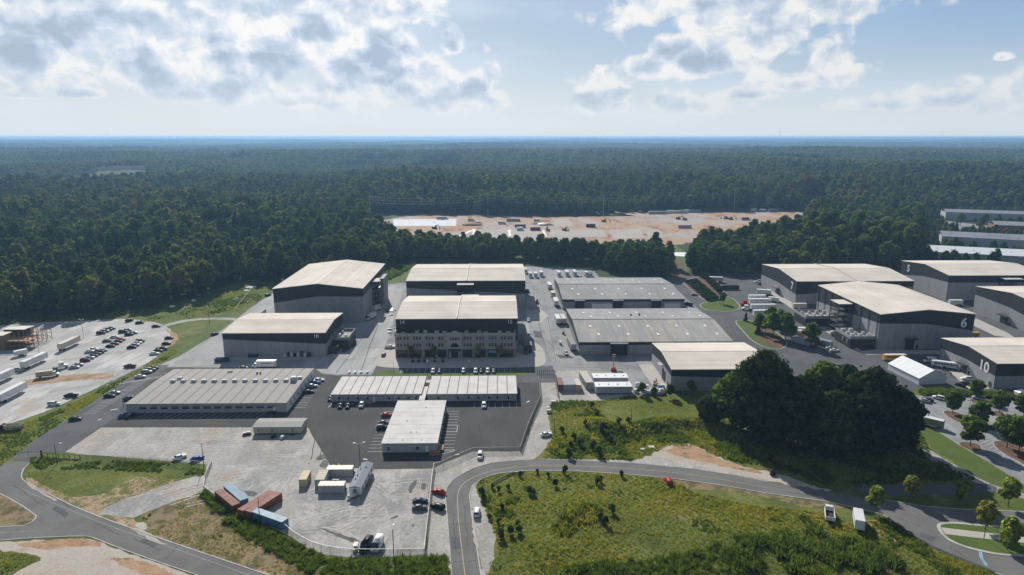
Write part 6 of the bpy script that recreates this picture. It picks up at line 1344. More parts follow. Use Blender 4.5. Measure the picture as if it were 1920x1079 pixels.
for z, x, y, L, sm, lab in (('r1', 1182, 336, 13, 'steel', 'dark site container in the middle of the building site'), ('r1', 1710, 333, 11, 'steel', 'dark site container right of the middle of the building site'), ('r2', 895, 340, 16, 'modwall', 'pale grey site office on the building site'), ('r1', 1130, 290, 18, 'modwall', 'long pale pipe rack container at the far edge of the site'), ('r1', 1180, 357, 8, 'white', 'white material box on the building site strip'), ('r1', 1295, 357, 12, 'rust', 'red-brown container on the building site strip'),
                        ('r2', 690, 236, 26, 'modwall', 'long grey site cabin on the far bank, left one'), ('r2', 805, 230, 20, 'white', 'white site cabin on the far bank, second one'), ('r2', 895, 225, 18, 'white', 'white site cabin on the far bank, third one'), ('r2', 970, 225, 18, 'modwall', 'grey site cabin on the far bank, fourth one'), ('r2', 1412, 215, 8, 'white', 'tiny white cabin by the far trees'), ('r2', 1560, 220, 14, 'blue', 'blue cabin by the far trees'), ('r2', 1480, 220, 9, 'modwall', 'grey cabin by the far trees')):
    container(lab, za(z, x, y, 2), 0.0, sm, sm, L=L, Wd=4, Hh=4, group='cabins and containers of the building site', name='site_container', doors=False)
# ---------------------------------------------------------------- foliage
def in_poly(x, y, poly):
    px = np.array([p[0] for p in poly]); py = np.array([p[1] for p in poly]); r = np.zeros(x.shape, bool); j = len(px) - 1
    for i in range(len(px)):
        c = ((py[i] > y) != (py[j] > y)) & (x < (px[j] - px[i]) * (y - py[i]) / (py[j] - py[i] + 1e-12) + px[i]); r ^= c; j = i
    return r
def cards(cen, nrm, size, rng, bend=.25):
    """one leaf-spray quad per point, roughly facing nrm with jitter"""
    n = len(cen)
    a = rng.normal(size=(n, 3)); a -= nrm * (a * nrm).sum(1, keepdims=True); a /= np.linalg.norm(a, axis=1, keepdims=True) + 1e-9
    b = np.cross(nrm, a); s = size[:, None]
    asp = rng.uniform(.6, 1.0, (n, 1))
    v = np.stack([cen - a * s - b * s * asp * .4, cen + a * s * .3 - b * s * asp, cen + a * s + b * s * asp * .35, cen - a * s * .35 + b * s * asp + nrm * s * bend], 1)
    return v.reshape(-1, 3)
def mesh_np(name, verts, quads, mat):
    me = bpy.data.meshes.new(name); me.vertices.add(len(verts)); me.vertices.foreach_set('co', verts.astype(np.float32).ravel())
    me.loops.add(quads.size); me.loops.foreach_set('vertex_index', quads.astype(np.int32).ravel())
    me.polygons.add(len(quads)); me.polygons.foreach_set('loop_start', np.arange(0, quads.size, quads.shape[1], dtype=np.int32))
    me.update(calc_edges=True); me.validate(); me.materials.append(mat); return me
_ico = bmesh.new(); bmesh.ops.create_icosphere(_ico, subdivisions=2, radius=1.0)
ICO_V = np.array([v.co[:] for v in _ico.verts]); ICO_F = np.array([[v.index for v in f.verts] for f in _ico.faces]); _ico.free()
def crown_mesh(name, seed, rx, h, z0, nl, nc, cs, mat, kind='broad', core=.72, lr=(.30, .16)):
    """crown of nl lobes, nc leaf sprays of size cs; broad: dome, pine: tiers, column: upright egg"""
    g = np.random.default_rng(seed); V = []; Fq = []; F3 = []; nv = 0
    lob = []
    for i in range(nl):
        if kind == 'pine':
            f = (i + .5) / nl; r = rx * (1 - f) ** .8 * g.uniform(.8, 1.1) + .12 * rx; an = g.uniform(0, 6.3); lob.append((math.cos(an) * r * .35, math.sin(an) * r * .35, z0 + h * f, r * .75, h / nl * 1.1))
        else:
            f = math.sqrt(g.uniform(.05, 1)); an = i * 2.4 + g.uniform(-.4, .4); u = g.uniform(.02, 1)
            prof = math.sqrt(max(.05, 1 - (2 * u - 1.05) ** 2 * (.9 if kind == 'broad' else .75))) if kind != 'broad' else math.sqrt(max(.06, 1 - (max(0, u - .35) / .65) ** 2)) * (.72 + .28 * min(1, u / .35))
            r = rx * (lr[0] + lr[1] * g.random()); d = max(0, rx * prof - r) * f ** .5
            lob.append((math.cos(an) * d, math.sin(an) * d, z0 + r * .6 + (h - 1.5 * r) * u, r, r * g.uniform(.75, .95)))
    lob.append((0, 0, z0 + h * .52, rx * .55, h * .42))
    vol = np.array([l[3] * l[3] for l in lob]); cnt = np.maximum(3, (nc * vol / vol.sum()).astype(int))
    P, N = [], []
    for (x, y, z, r, rz), c in zip(lob, cnt):
        d = g.normal(size=(c, 3)); d[:, 2] = np.where(d[:, 2] < -.3, -d[:, 2] * .6, d[:, 2]); d /= np.linalg.norm(d, axis=1, keepdims=True)
        rad = g.uniform(.82, 1.12, (c, 1)) + .14 * np.sin(d[:, :1] * 7 + seed) * np.cos(d[:, 1:2] * 6)
        P.append(np.array([x, y, z]) + d * rad * np.array([r, r, rz])); nn = d + g.normal(size=(c, 3)) * .55 + np.array([0, 0, .25]); N.append(nn / np.linalg.norm(nn, axis=1, keepdims=True))
        if core:
            iv = ICO_V * (1 + .16 * np.sin(ICO_V[:, :1] * 5 + x) * np.cos(ICO_V[:, 1:2] * 6 + y)) * np.array([r, r, rz]) * core + np.array([x, y, z])
            V.append(iv); F3.append(ICO_F + nv); nv += len(iv)
    P = np.concatenate(P); N = np.concatenate(N); q = cards(P, N, cs * g.uniform(.55, 1.25, len(P)), g); V.append(q)
    Fq = np.arange(len(P) * 4).reshape(-1, 4) + nv
    V = np.concatenate(V); tri = np.concatenate([np.concatenate(F3) if F3 else np.zeros((0, 3), int), Fq[:, [0, 1, 2]], Fq[:, [0, 2, 3]]])
    return mesh_np(name, V, tri, mat)
def trunk_mesh(h, r, seed, limbs=4, spread=2.0):
    g = random.Random(seed); mb = MB(); p = Vector((0, 0, -.3)); n = 4
    for k in range(n):
        q = Vector((g.uniform(-.2, .2) * k * .5, g.uniform(-.2, .2) * k * .5, h * (k + 1) / n)); mb.tube(p, q, r * (1 - .2 * k), r * (.8 - .2 * k), 7); p = q
    for k in range(limbs):
        a = k * 2.4 + g.uniform(-.4, .4); z = h * g.uniform(.5, .85); mb.tube((0, 0, z), (math.cos(a) * spread, math.sin(a) * spread, z + h * .35), r * .4, r * .12, 5)
    return mb.mesh('trunk', M['bark'])
def tree(name, label, cm, tm, p, sc=1.0, rz=0.0, group=None, cat='tree', sz=None):
    t = thing(name, label, cat, p, rz, group); t.scale = (sc, sc, sz or sc)
    place(cm, 'crown', t)
    if tm: place(tm, 'trunk', t)
    return t
# crown library for the woods
WB = [crown_mesh('crown', 100 + i, 5.3 + .6 * (i % 3), 14.0 + i % 4, 2.2, 12, 620, .85, M['leaf'], 'broad') for i in range(5)]
WP = [crown_mesh('crown', 200 + i, 3.1, 15.5, 6.0, 7, 330, .75, M['pine'], 'pine') for i in range(2)]
WT_ = [trunk_mesh(12, .28, 1), trunk_mesh(12, .24, 2, 3)]
CROWNS = WB + WP
LOW = [crown_mesh('far_crown', 300 + i, 5.0, 9.5, 8.0, 6, 60, 2.0, M['leaf'], 'broad', .9) for i in range(3)] + [crown_mesh('far_crown', 340, 3.6, 15, 5.5, 4, 50, 1.6, M['pine'], 'pine', .9)]
def clump_mesh(seed):
    g = np.random.default_rng(seed); V, F_, nv = [], [], 0
    for k in range(14):
        r = g.uniform(4, 7); x, y = g.uniform(-21, 21, 2); z = g.uniform(11, 16)
        iv = ICO_V * (1 + .2 * np.sin(ICO_V[:, :1] * 4 + k) * np.cos(ICO_V[:, 1:2] * 5 + seed)) * np.array([r, r, r * .8]) + np.array([x, y, z]); V.append(iv); F_.append(ICO_F + nv); nv += len(iv)
    return mesh_np('canopy', np.concatenate(V), np.concatenate(F_), M['leaf'])
CL = [clump_mesh(s) for s in (1, 2, 3)]

# ---------------------------------------------------------------- where the woods stand
OPEN = [SITE_P, A((690, 418), (700, 404), (1040, 403), (1300, 396), (1420, 394), (1500, 396), (1530, 402), (1512, 414)),
        A((0, 600), (60, 596), (180, 590), (300, 575), (380, 555), (440, 535), (500, 527), (560, 522), (640, 512), (715, 503), (760, 490), (790, 488), (985, 490), (1000, 493), (1110, 495), (1150, 512), (1250, 519), (1258, 500), (1218, 470), (1222, 452), (1290, 452), (1296, 500), (1290, 512), (1430, 512), (1470, 518), (1650, 520), (1700, 505), (1760, 500), (2020, 500), (2100, 1200), (-300, 1200), (-300, 606)),
        A((1770, 412), (1990, 438), (1990, 450), (1768, 432)), A((872, 440), (1290, 440), (1290, 480), (1100, 484), (960, 480), (880, 462)), A((1500, 380), (1552, 380), (1552, 400), (1508, 400)), A((118, 352), (150, 338), (200, 332), (275, 330), (282, 345), (215, 358), (140, 362)), A((690, 400), (890, 400), (890, 472), (770, 472), (720, 452), (690, 430)), A((1285, 425), (1420, 416), (1500, 404), (1522, 418), (1480, 438), (1390, 460), (1290, 482)),
        A((1245, 445), (1300, 445), (1300, 500), (1245, 500))]
OPEN += SHEDS
def grid_pts(y0, y1, s, seed, wide=.83):
    g = np.random.default_rng(seed); X, Y = np.meshgrid(np.arange(-wide * y1 - 60, wide * y1 + 60, s), np.arange(y0, y1, s))
    X = X.ravel() + g.uniform(-.46, .46, X.size) * s; Y = Y.ravel() + g.uniform(-.46, .46, Y.size) * s
    m = (np.abs(X - .02 * Y) < wide * Y + 40)
    return X[m], Y[m]
def clear(x, y):
    m = np.ones(x.shape, bool)
    for p in OPEN: m &= ~in_poly(x, y, p)
    return m
x1, y1 = grid_pts(330, 1500, 9.4, 1); _b = grid_pts(480, 660, 6.0, 7); _k = (_b[0] > -150) & (_b[0] < 200); x1 = np.concatenate([x1, _b[0][_k]]); y1 = np.concatenate([y1, _b[1][_k]]); m = clear(x1, y1); x1, y1 = x1[m], y1[m]
# pine stands and thinner places
pine = vnoise(x1, y1, 170, 9) * .7 + vnoise(x1, y1, 60, 8) * .3
# keep only what the view can hold: nearest 300 that show become trees of their own
PX = CX + FPX * ((x1 * _r[0] + y1 * _r[1]) / (x1 * _f[0] + y1 * _f[1] + 95 * -_f[2])); dist = np.hypot(x1, y1)
vis = (PX > -40) & (PX < 1960)
# front rank: a tree with no wood standing between it and the camera
order = np.argsort(dist); front = []
slot = {}
for i in order:
    if not vis[i]: continue
    k = int(PX[i] // 11); c = slot.get(k, (0, 0.0))
    if c[0] < 3: slot[k] = (c[0] + 1, dist[i]); front.append(i)
front = sorted(front, key=lambda i: dist[i])[:298]
is_front = np.zeros(len(x1), bool); is_front[front] = True
rngT = random.Random(5)
for i in front:
    x, y = float(x1[i]), float(y1[i]); z = float(terrain(x, y))
    pn = pine[i] > .86; k = rngT.randrange(len(WP)) if pn else rngT.randrange(len(WB))
    sc = rngT.uniform(.95, 1.4) if PX[i] < 640 else rngT.uniform(.9, 1.35)
    if PX[i] > 1735: sc *= .5
    if y < 560 and PX[i] > 560 and PX[i] < 770: sc *= .55
    lab = ('tall pine in the dense wood edge' if pn else 'tall leafy tree in the dense wood edge') + (' left of the stages' if PX[i] < 500 else ' behind the middle stages and warehouses' if PX[i] < 1290 else ' behind the stages on the right')
    tree('pine_tree' if pn else 'woodland_tree', lab, (WP if pn else WB)[k], WT_[k % 2], (x, y, z - .2), sc, rngT.uniform(0, 6.3), ('pines' if pn else 'leafy trees') + ' along the wood edge' + (' left' if PX[i] < 500 else ' middle' if PX[i] < 1290 else ' right'))

def scatter(name, pts, scale, kinds, protos, label=None, rot=None, tilt=0.0):
    """one stuff object: protos (meshes) drawn at pts by geometry nodes"""
    me = bpy.data.meshes.new(name); n = len(pts)
    me.vertices.add(n); me.vertices.foreach_set('co', np.asarray(pts, np.float32).ravel())
    a = me.attributes.new('sc', 'FLOAT_VECTOR', 'POINT'); a.data.foreach_set('vector', np.asarray(scale, np.float32).ravel())
    a = me.attributes.new('kind', 'INT', 'POINT'); a.data.foreach_set('value', np.asarray(kinds, np.int32))
    r = np.zeros((n, 3), np.float32); r[:, 2] = RNG.uniform(0, 6.283, n)
    if tilt: r[:, :2] = RNG.normal(0, tilt, (n, 2))
    a = me.attributes.new('rot', 'FLOAT_VECTOR', 'POINT'); a.data.foreach_set('vector', r.ravel())
    o = place(me, name); ng = bpy.data.node_groups.new(name + '_scatter', 'GeometryNodeTree')
    ng.interface.new_socket('Geometry', in_out='INPUT', socket_type='NodeSocketGeometry'); ng.interface.new_socket('Geometry', in_out='OUTPUT', socket_type='NodeSocketGeometry')
    N = ng.nodes; L = ng.links; gi = N.new('NodeGroupInput'); go = N.new('NodeGroupOutput')
    join = N.new('GeometryNodeGeometryToInstance')
    for ob in reversed(protos):
        oi = N.new('GeometryNodeObjectInfo'); oi.inputs['Object'].default_value = ob; oi.inputs['As Instance'].default_value = False; oi.transform_space = 'ORIGINAL'
        L.new(oi.outputs['Geometry'], join.inputs[0])
    ip = N.new('GeometryNodeInstanceOnPoints'); L.new(gi.outputs[0], ip.inputs['Points']); L.new(join.outputs[0], ip.inputs['Instance']); ip.inputs['Pick Instance'].default_value = True
    def attr(nm, ty):
        x = N.new('GeometryNodeInputNamedAttribute'); x.data_type = ty; x.inputs[0].default_value = nm
        return x.outputs[0]
    L.new(attr('kind', 'INT'), ip.inputs['Instance Index']); L.new(attr('rot', 'FLOAT_VECTOR'), ip.inputs['Rotation']); L.new(attr('sc', 'FLOAT_VECTOR'), ip.inputs['Scale'])
    L.new(ip.outputs[0], go.inputs[0])
    md = o.modifiers.new('scatter', 'NODES'); md.node_group = ng
    return tag(o, label, None, None, 'stuff')
def src(meshes):
    """hold prototype meshes in objects outside the scene"""
    out = []
    for m_ in meshes: out.append(bpy.data.objects.new(m_.name + '_source', m_))
    return out
# the mass of the wood
mm = ~is_front; xa, ya, pa = x1[mm], y1[mm], pine[mm]; nearm = np.hypot(xa, ya) < 900
za_ = terrain(xa, ya); n = len(xa)
kind = np.where(pa > .86, 5 + RNG.integers(0, 2, n), RNG.integers(0, 5, n))
big = (.80 + .6 * vnoise(xa, ya, 130, 12)) * (1 + .12 * (xa < -120)) * np.where((ya > 520) & (ya < 720) & (xa > -60) & (xa < 190), .85, 1); sc = RNG.uniform(.75, 1.35, n) * big
thin = (ya < 560) & (xa > -90) & (xa < -20); sc = np.where(thin, sc * .55, sc); sc = np.where((PX[mm] > 1725) & (ya < 1000), sc * .5, sc)
scatter('forest', np.stack([xa, ya, za_ - .3], 1), np.stack([sc, sc, sc * RNG.uniform(.9, 1.1, n)], 1), kind, src(CROWNS), 'dense mixed woodland behind the studio lot')
x2, y2 = grid_pts(1500, 3600, 11.5, 2); m = clear(x2, y2); x2, y2 = x2[m], y2[m]
n = len(x2); p2 = vnoise(x2, y2, 260, 9) * .7 + vnoise(x2, y2, 90, 8) * .3; sc = RNG.uniform(.9, 1.35, n) * (.8 + .5 * vnoise(x2, y2, 300, 13))
scatter('forest', np.stack([x2, y2, terrain(x2, y2) - .5], 1), np.stack([sc, sc, sc], 1), np.where(p2 > .78, 3, RNG.integers(0, 3, n)), src(LOW), 'dense woodland in the middle distance')
x3, y3 = grid_pts(3600, 15000, 52.0, 3, .80); n = len(x3)
sc = RNG.uniform(.9, 1.3, n) * (1 + .5 * (vnoise(x3, y3, 600, 14) - .4))
sx = sc * (1 + sstep(6000, 15000, y3) * .6)
scatter('forest', np.stack([x3, y3, terrain(x3, y3) - 1.0], 1), np.stack([sx * 1.25, sx * 1.25, sc], 1), RNG.integers(0, 3, n), src(CL), 'endless woodland running to the horizon')
print('forest', len(x1), len(x2), len(x3))

# ---------------------------------------------------------------- big dark trees in the middle right
OAKS = [('z9', 590, 800, 14.5, 34, 'tallest rounded tree of the big dark clump, its top before the tan roof'), ('z9', 1390, 900, 15.5, 31, 'broad rounded tree at the right of the big dark clump'), ('z9', 1020, 780, 10, 29, 'paler green tree in the gap of the big dark clump'),
        ('z9', 370, 740, 9, 23, 'yellowish smaller tree at the left of the big dark clump'), ('z9', 195, 710, 5.8, 12, 'low rounded tree at the left foot of the big dark clump'), ('z9', 1620, 880, 9.0, 22, 'dark tree at the far right foot of the big clump by the path'), ('z9', 860, 875, 11.5, 27, 'dark tree in front of the middle of the big clump'), ('z9', 1190, 720, 9, 25, 'dark tree behind the gap of the big clump near the containers'), ('z9', 1120, 915, 10.5, 23, 'dark tree low in the right front of the big clump'), ('z9', 640, 880, 9.0, 19, 'dark tree low in the left front of the big clump')]
for k, (z, x, y, r, h, lab) in enumerate(OAKS):
    p = za(z, x, y); mt = 'oak' if k not in (2, 3) else 'maple'
    cm = crown_mesh('crown', 500 + k, r, h - 1.4, 1.4, 85, 13000 if r > 9 else 7000, .60, M[mt], 'broad', .72, (.17, .15))
    tree('broadleaf_tree', lab, cm, trunk_mesh(h * .55, .55, k, 6, r * .5), (p.x, p.y, 0), 1, k)
# trees behind the clump by the container row
HB = [crown_mesh('crown', 600 + i, 3.4, 7.5, .8, 12, 1500, .42, M['maple'], 'broad', .8) for i in range(3)]
HT = trunk_mesh(4.2, .16, 9, 4, 1.2)
for k, (z, x, y, s, lab) in enumerate([('zd', 1610, 640, 1.25, 'leftmost'), ('zd', 1700, 600, 1.4, 'farthest'), ('zd', 1720, 690, 1.75, 'front middle'), ('zd', 1810, 710, 1.85, 'rightmost'), ('ze', 320, 760, 1.6, 'low, under the big clump'), ('zd', 1660, 660, 1.1, 'second from left'), ('zd', 1770, 640, 1.5, 'back right')]):
    tree('bushy_tree', 'bushy green tree of the group beside the container row, %s one' % lab, HB[k % 3], HT, za(z, x, y), s, k, 'bushy trees by the containers')
tree('lawn_tree', 'single young tree on the green island beside the dark lane', HB[0], HT, za('zd', 1340, 440), .95, 1)
CONE = crown_mesh('crown', 640, 1.1, 4.4, .3, 7, 420, .34, M['hedge'], 'pine', .8)
tree('conifer', 'small dark pointed conifer at the tip of the second green island', CONE, None, za('zd', 1512, 570), 1.1, 0); tree('conifer', 'small dark pointed conifer on the mulch of the second green island', CONE, None, za('zd', 1604, 668), 1.5, 0)
# clipped round hedge trees and the brown shrubs beside them
HR = crown_mesh('crown', 650, 2.6, 4.6, .2, 9, 800, .36, M['hedge'], 'broad', .88)
for k in range(9):
    f = k / 8; tree('hedge_tree', 'rounded clipped tree in the row beside the dark lane', HR, None, za('zd', 1165 + 150 * f, 215 + 145 * f), .95 + .25 * f, k, 'rounded trees beside the dark lane')
SH = crown_mesh('crown', 660, 2.0, 2.4, .1, 8, 420, .34, M['hedge'], 'broad', .85)
for k in range(27):
    f = (k // 3) / 8; tree('shrub', 'brownish shrub in the bed beside the dark lane', SH, None, za('zd', 1080 + 150 * f + 28 * (k % 3), 288 + 128 * f - 5 * (k % 3)), 1.25, k, 'brown shrubs in the bed', 'shrub')
for k, (x, y, s) in enumerate([(1230, 205, 1.0), (1295, 222, .8), (1345, 195, .7), (1400, 225, .9), (1440, 232, 1.0), (1525, 230, 1.1), (1475, 240, .8)]):
    tree('garden_tree', 'small round tree on the green behind the tour coach, %s' % ('first', 'second', 'third', 'fourth', 'fifth', 'sixth', 'seventh')[k] + ' from the left', HB[k % 3], HT, za('zd', x, y), s, k, 'small trees behind the coach')
# parking court trees
PKT = [crown_mesh('crown', 700 + i, 3.6, 7.6, 1.4, 22, 2300, .44, M['maple'], 'column', .62, (.20, .14)) for i in range(3)]; PKK = trunk_mesh(4.5, .15, 21, 5, 1.5)
for k, (x, y, s, lab) in enumerate([(1383, 302, .95, 'on the first mulch island from the big clump'), (1560, 190, .85, 'by the hedge in front of the number 10 stage'), (1735, 298, .95, 'near the small white tent'), (1585, 400, 1.05, 'behind the lamp post in the middle of the court'), (1515, 548, 1.15, 'on the mulch island by the grass slope'), (1790, 560, 1.25, 'left one of the dense pair at the right edge'), (1880, 590, 1.3, 'right one of the dense pair at the right edge'), (1915, 330, 1.0, 'cut off by the right edge of the picture')]):
    tree('parking_tree', 'green tree in the parking court %s' % lab, PKT[k % 3], PKK, za('z6', x, y), s * 1.12, k * 1.3, 'trees in the parking court')
YT = [crown_mesh('crown', 720 + i, 2.3, 5.6, 1.0, 12, 1700, .36, M['young'], 'column', .62) for i in range(3)]; YK = trunk_mesh(3.4, .11, 31, 5, .9)
for k, (x, y, s, lab) in enumerate([(800, 612, 1.0, 'at the road edge beside the white cube truck'), (1070, 512, .95, 'left of three above the road'), (1438, 528, .95, 'middle of three above the road'), (1800, 565, 1.1, 'right of three above the road'), (1628, 735, 1.05, 'on the road island beside the lamp post'), (1790, 890, 1.2, 'on the road island, nearest')]):
    tree('street_tree', 'young yellow-green tree %s' % lab, YT[k % 3], YK, za('q4', x, y), s * 1.25, k * 2.1, 'young trees along the road')
for k, (x, y) in enumerate([(200, 848), (372, 846), (705, 846), (868, 846)]):
    tree('street_tree', 'small tree in the shade before the office, %s from the left' % ('first', 'second', 'third', 'fourth')[k], YT[k % 3], YK, za('zc', x, y), .95, k, 'small trees before the office')
for k, (z, x, y, s, lab) in enumerate([('q5', 893, 405, .7, 'left of the stacked white equipment'), ('q5', 985, 410, .5, 'middle of the stacked white equipment'), ('q5', 1105, 425, .75, 'at the corner of the tan-roofed stage'), ('q5', 1262, 395, .75, 'against the wall of the tan-roofed stage')]):
    tree('bushy_tree', 'small dark tree %s' % lab, HB[k % 3], HT, za(z, x, y), s, k)
tree('far_tree', 'yellowish tree between the distant sheds, left one', HB[0], HT, at(1800, 425), 2.0, 0); tree('far_tree', 'yellowish tree between the distant sheds, right one', HB[1], HT, at(1838, 428), 1.7, 0)

# ---------------------------------------------------------------- grass, weeds, brush
def tuft_mesh(seed, nb, h, r, wdt, mat, lean=.5):
    g = np.random.default_rng(seed); V = []
    for k in range(nb):
        a = g.uniform(0, 6.283); d = g.uniform(0, r); b = np.array([math.cos(a) * d, math.sin(a) * d, 0]); l = g.uniform(.5, 1) * h; o = g.normal(0, lean * .5, 2) * l
        s = np.array([-math.sin(a), math.cos(a), 0]) * wdt * g.uniform(.6, 1.3)
        t_ = b + np.array([o[0], o[1], l]); V += [b - s, b + s, t_]
    V = np.array(V); return mesh_np('tuft', V, np.arange(len(V)).reshape(-1, 3), mat)
TU = [tuft_mesh(i, 26, .75, .55, .09, M['tuft']) for i in range(3)] + [tuft_mesh(10 + i, 30, 1.1, .6, .13, M['weed']) for i in range(2)]
WE = [tuft_mesh(20 + i, 70, 1.5, 1.0, .17, M['weed'], .7) for i in range(3)]
def fill(poly, s, seed, drop=.0, holes=()):
    xs_ = [p[0] for p in poly]; ys_ = [p[1] for p in poly]; g = np.random.default_rng(seed)
    X, Y = np.meshgrid(np.arange(min(xs_), max(xs_), s), np.arange(min(ys_), max(ys_), s)); X = X.ravel() + g.uniform(-.5, .5, X.size) * s; Y = Y.ravel() + g.uniform(-.5, .5, Y.size) * s
    m = in_poly(X, Y, poly)
    for h in holes: m &= ~in_poly(X, Y, h)
    if drop: m &= vnoise(X, Y, 9, seed) * .6 + vnoise(X, Y, 3, seed + 1) * .4 > drop
    return X[m], Y[m]
FIELD = A((905, 893), (960, 886), (1080, 886), (1165, 891), (1255, 899), (1300, 922), (1400, 948), (1540, 960), (1600, 985), (1650, 975), (1680, 985), (1720, 1013), (1770, 1040), (1850, 1070), (1930, 1110), (900, 1130), (908, 1079), (932, 1025), (918, 975), (900, 935), (893, 912))
MOUND_R = A((1128, 756), (1190, 746), (1260, 738), (1310, 744), (1340, 785), (1300, 800), (1230, 792), (1180, 795), (1140, 790), (1125, 770))
MOUND = A((1030, 760), (1052, 752), (1120, 752), (1190, 744), (1260, 736), (1310, 742), (1360, 800), (1420, 850), (1500, 885), (1480, 885), (1380, 866), (1310, 838), (1250, 836), (1220, 852), (1180, 864), (1080, 860), (1015, 858), (1036, 820), (1033, 795))
SHADE = A((1340, 780), (1720, 800), (1750, 860), (1830, 900), (1640, 910), (1560, 918), (1480, 885), (1400, 840))
BRUSH = A((400, 936), (425, 945), (460, 968), (500, 992), (545, 1014), (610, 1047), (700, 1053), (800, 1048), (836, 1045), (840, 1079), (845, 1120), (640, 1110), (560, 1066), (500, 1030), (450, 1000), (415, 975), (395, 950), (375, 930), (385, 922))
LROW = A((58, 858), (75, 857), (150, 862), (300, 868), (385, 880), (378, 893), (330, 888), (200, 880), (70, 880), (55, 870))
LGREEN = A((50, 882), (200, 883), (330, 890), (372, 890), (330, 898), (240, 893), (170, 920), (120, 935), (85, 915), (55, 898))
BERM = A((-60, 835), (0, 806), (60, 788), (112, 769), (165, 742), (222, 714), (268, 690), (300, 672), (322, 655), (340, 655), (290, 690), (248, 706), (190, 742), (120, 790), (62, 828), (20, 862), (-60, 910))
RIGHTB = A((1845, 1070), (1770, 1041), (1722, 1014), (1684, 984), (1660, 970), (1640, 965), (1640, 985), (1700, 1030), (1780, 1075))
CORNER = A((-40, 1035), (60, 1040), (80, 1050), (10, 1079), (-40, 1100))
def grass(poly, s, seed, hs, wfrac, drop=.0, lab=None, name='meadow_grass', kinds=None, lift=0.0, holes=()):
    X, Y = fill(poly, s, seed, drop, holes); n = len(X)
    big = .65 + .8 * vnoise(X, Y, 14, seed + 3) * 1.0; wv = vnoise(X, Y, 11, seed + 5) * .65 + vnoise(X, Y, 4, seed + 6) * .35
    k = np.where(wv > 1 - wfrac, 3 + RNG.integers(0, 2, n), RNG.integers(0, 3, n)) if kinds is None else RNG.integers(kinds[0], kinds[1], n)
    sc = hs * big * RNG.uniform(.7, 1.3, n)
    return scatter(name, np.stack([X, Y, terrain(X, Y) - .05 + lift], 1), np.stack([sc * 1.2, sc * 1.2, sc], 1), k, src(TU + WE), lab, tilt=.12)
grass(FIELD, 1.0, 21, .78, .30, .17, 'rough green and yellow meadow between the two roads')
grass(MOUND, 1.0, 22, .85, .5, .16, 'rough grassy bank right of the gravel track', holes=[MOUND_R])
grass(MOUND_R, .8, 43, .42, .1, .05, 'short bright grass behind the bank')
grass(SHADE, 1.3, 23, .8, .5, .2, 'shaded rough grass under the big trees')
grass(BRUSH, 1.0, 24, .8, 0, .22, 'leafy weeds along the bottom fence of the gravel yard', 'roadside_weeds', (4, 8))
grass(LROW, .9, 25, .42, 0, .4, 'leafy weeds along the left wire fence', 'roadside_weeds', (4, 8))
grass(LGREEN, .8, 26, .35, .2, 0, 'short green grass inside the road bend')
grass(BERM, .95, 27, .62, .5, .0, 'green grass bank between the gravel lot and the drive')
grass(RIGHTB, .9, 28, .7, .4, .1, 'rough grass along the right road edge')
grass(CORNER, .9, 29, .5, .3, .1, 'grass at the bottom left corner')
grass(A((262, 968), (300, 950), (372, 930), (402, 940), (440, 975), (480, 1012), (540, 1052), (590, 1085), (500, 1072), (375, 1032), (285, 1000)), 1.1, 30, .5, .15, .45, 'dry tufts on the bank beside the road')
grass(A((190, 930), (240, 903), (300, 896), (330, 900), (250, 931), (200, 948)), 1.0, 31, .42, .1, .3, 'dry tufts on the bare slope')
grass(A((250, 606), (300, 590), (380, 570), (440, 545), (500, 530), (508, 545), (470, 575), (400, 590), (320, 603)), 1.6, 32, .8, .5, .1, 'rough grass before the wood')
grass(A((1726, 735), (1780, 733), (1850, 738), (1940, 742), (1940, 748), (1850, 745), (1728, 742)), .8, 33, .95, 0, 0, 'low hedge between the tent and the parking court', 'hedge_brush', (4, 8))
grass(A((0, 600), (180, 588), (300, 573), (300, 580), (180, 596), (0, 606)), 1.6, 34, 1.0, .6, 0, 'weeds at the foot of the wood')
grass(A((700, 510), (770, 494), (790, 490), (770, 505), (720, 530)), 1.6, 35, 1.2, .7, .1, 'bushes between the stages and the wood', kinds=(4, 8))
grass(A((1380, 1020), (1520, 1000), (1640, 1020), (1700, 1060), (1560, 1090), (1380, 1085), (1180, 1090), (1000, 1090), (1080, 1060), (1240, 1050)), 1.3, 41, 1.25, 0, .35, 'taller dark weeds low in the meadow', 'roadside_weeds', (3, 6))
grass(Q('q3', (1060, 760), (1180, 640), (1330, 540), (1460, 530), (1520, 600), (1440, 690), (1300, 740), (1180, 800)), 1.2, 42, 1.15, 0, .25, 'silvery taller grass across the middle of the meadow', kinds=(0, 4))
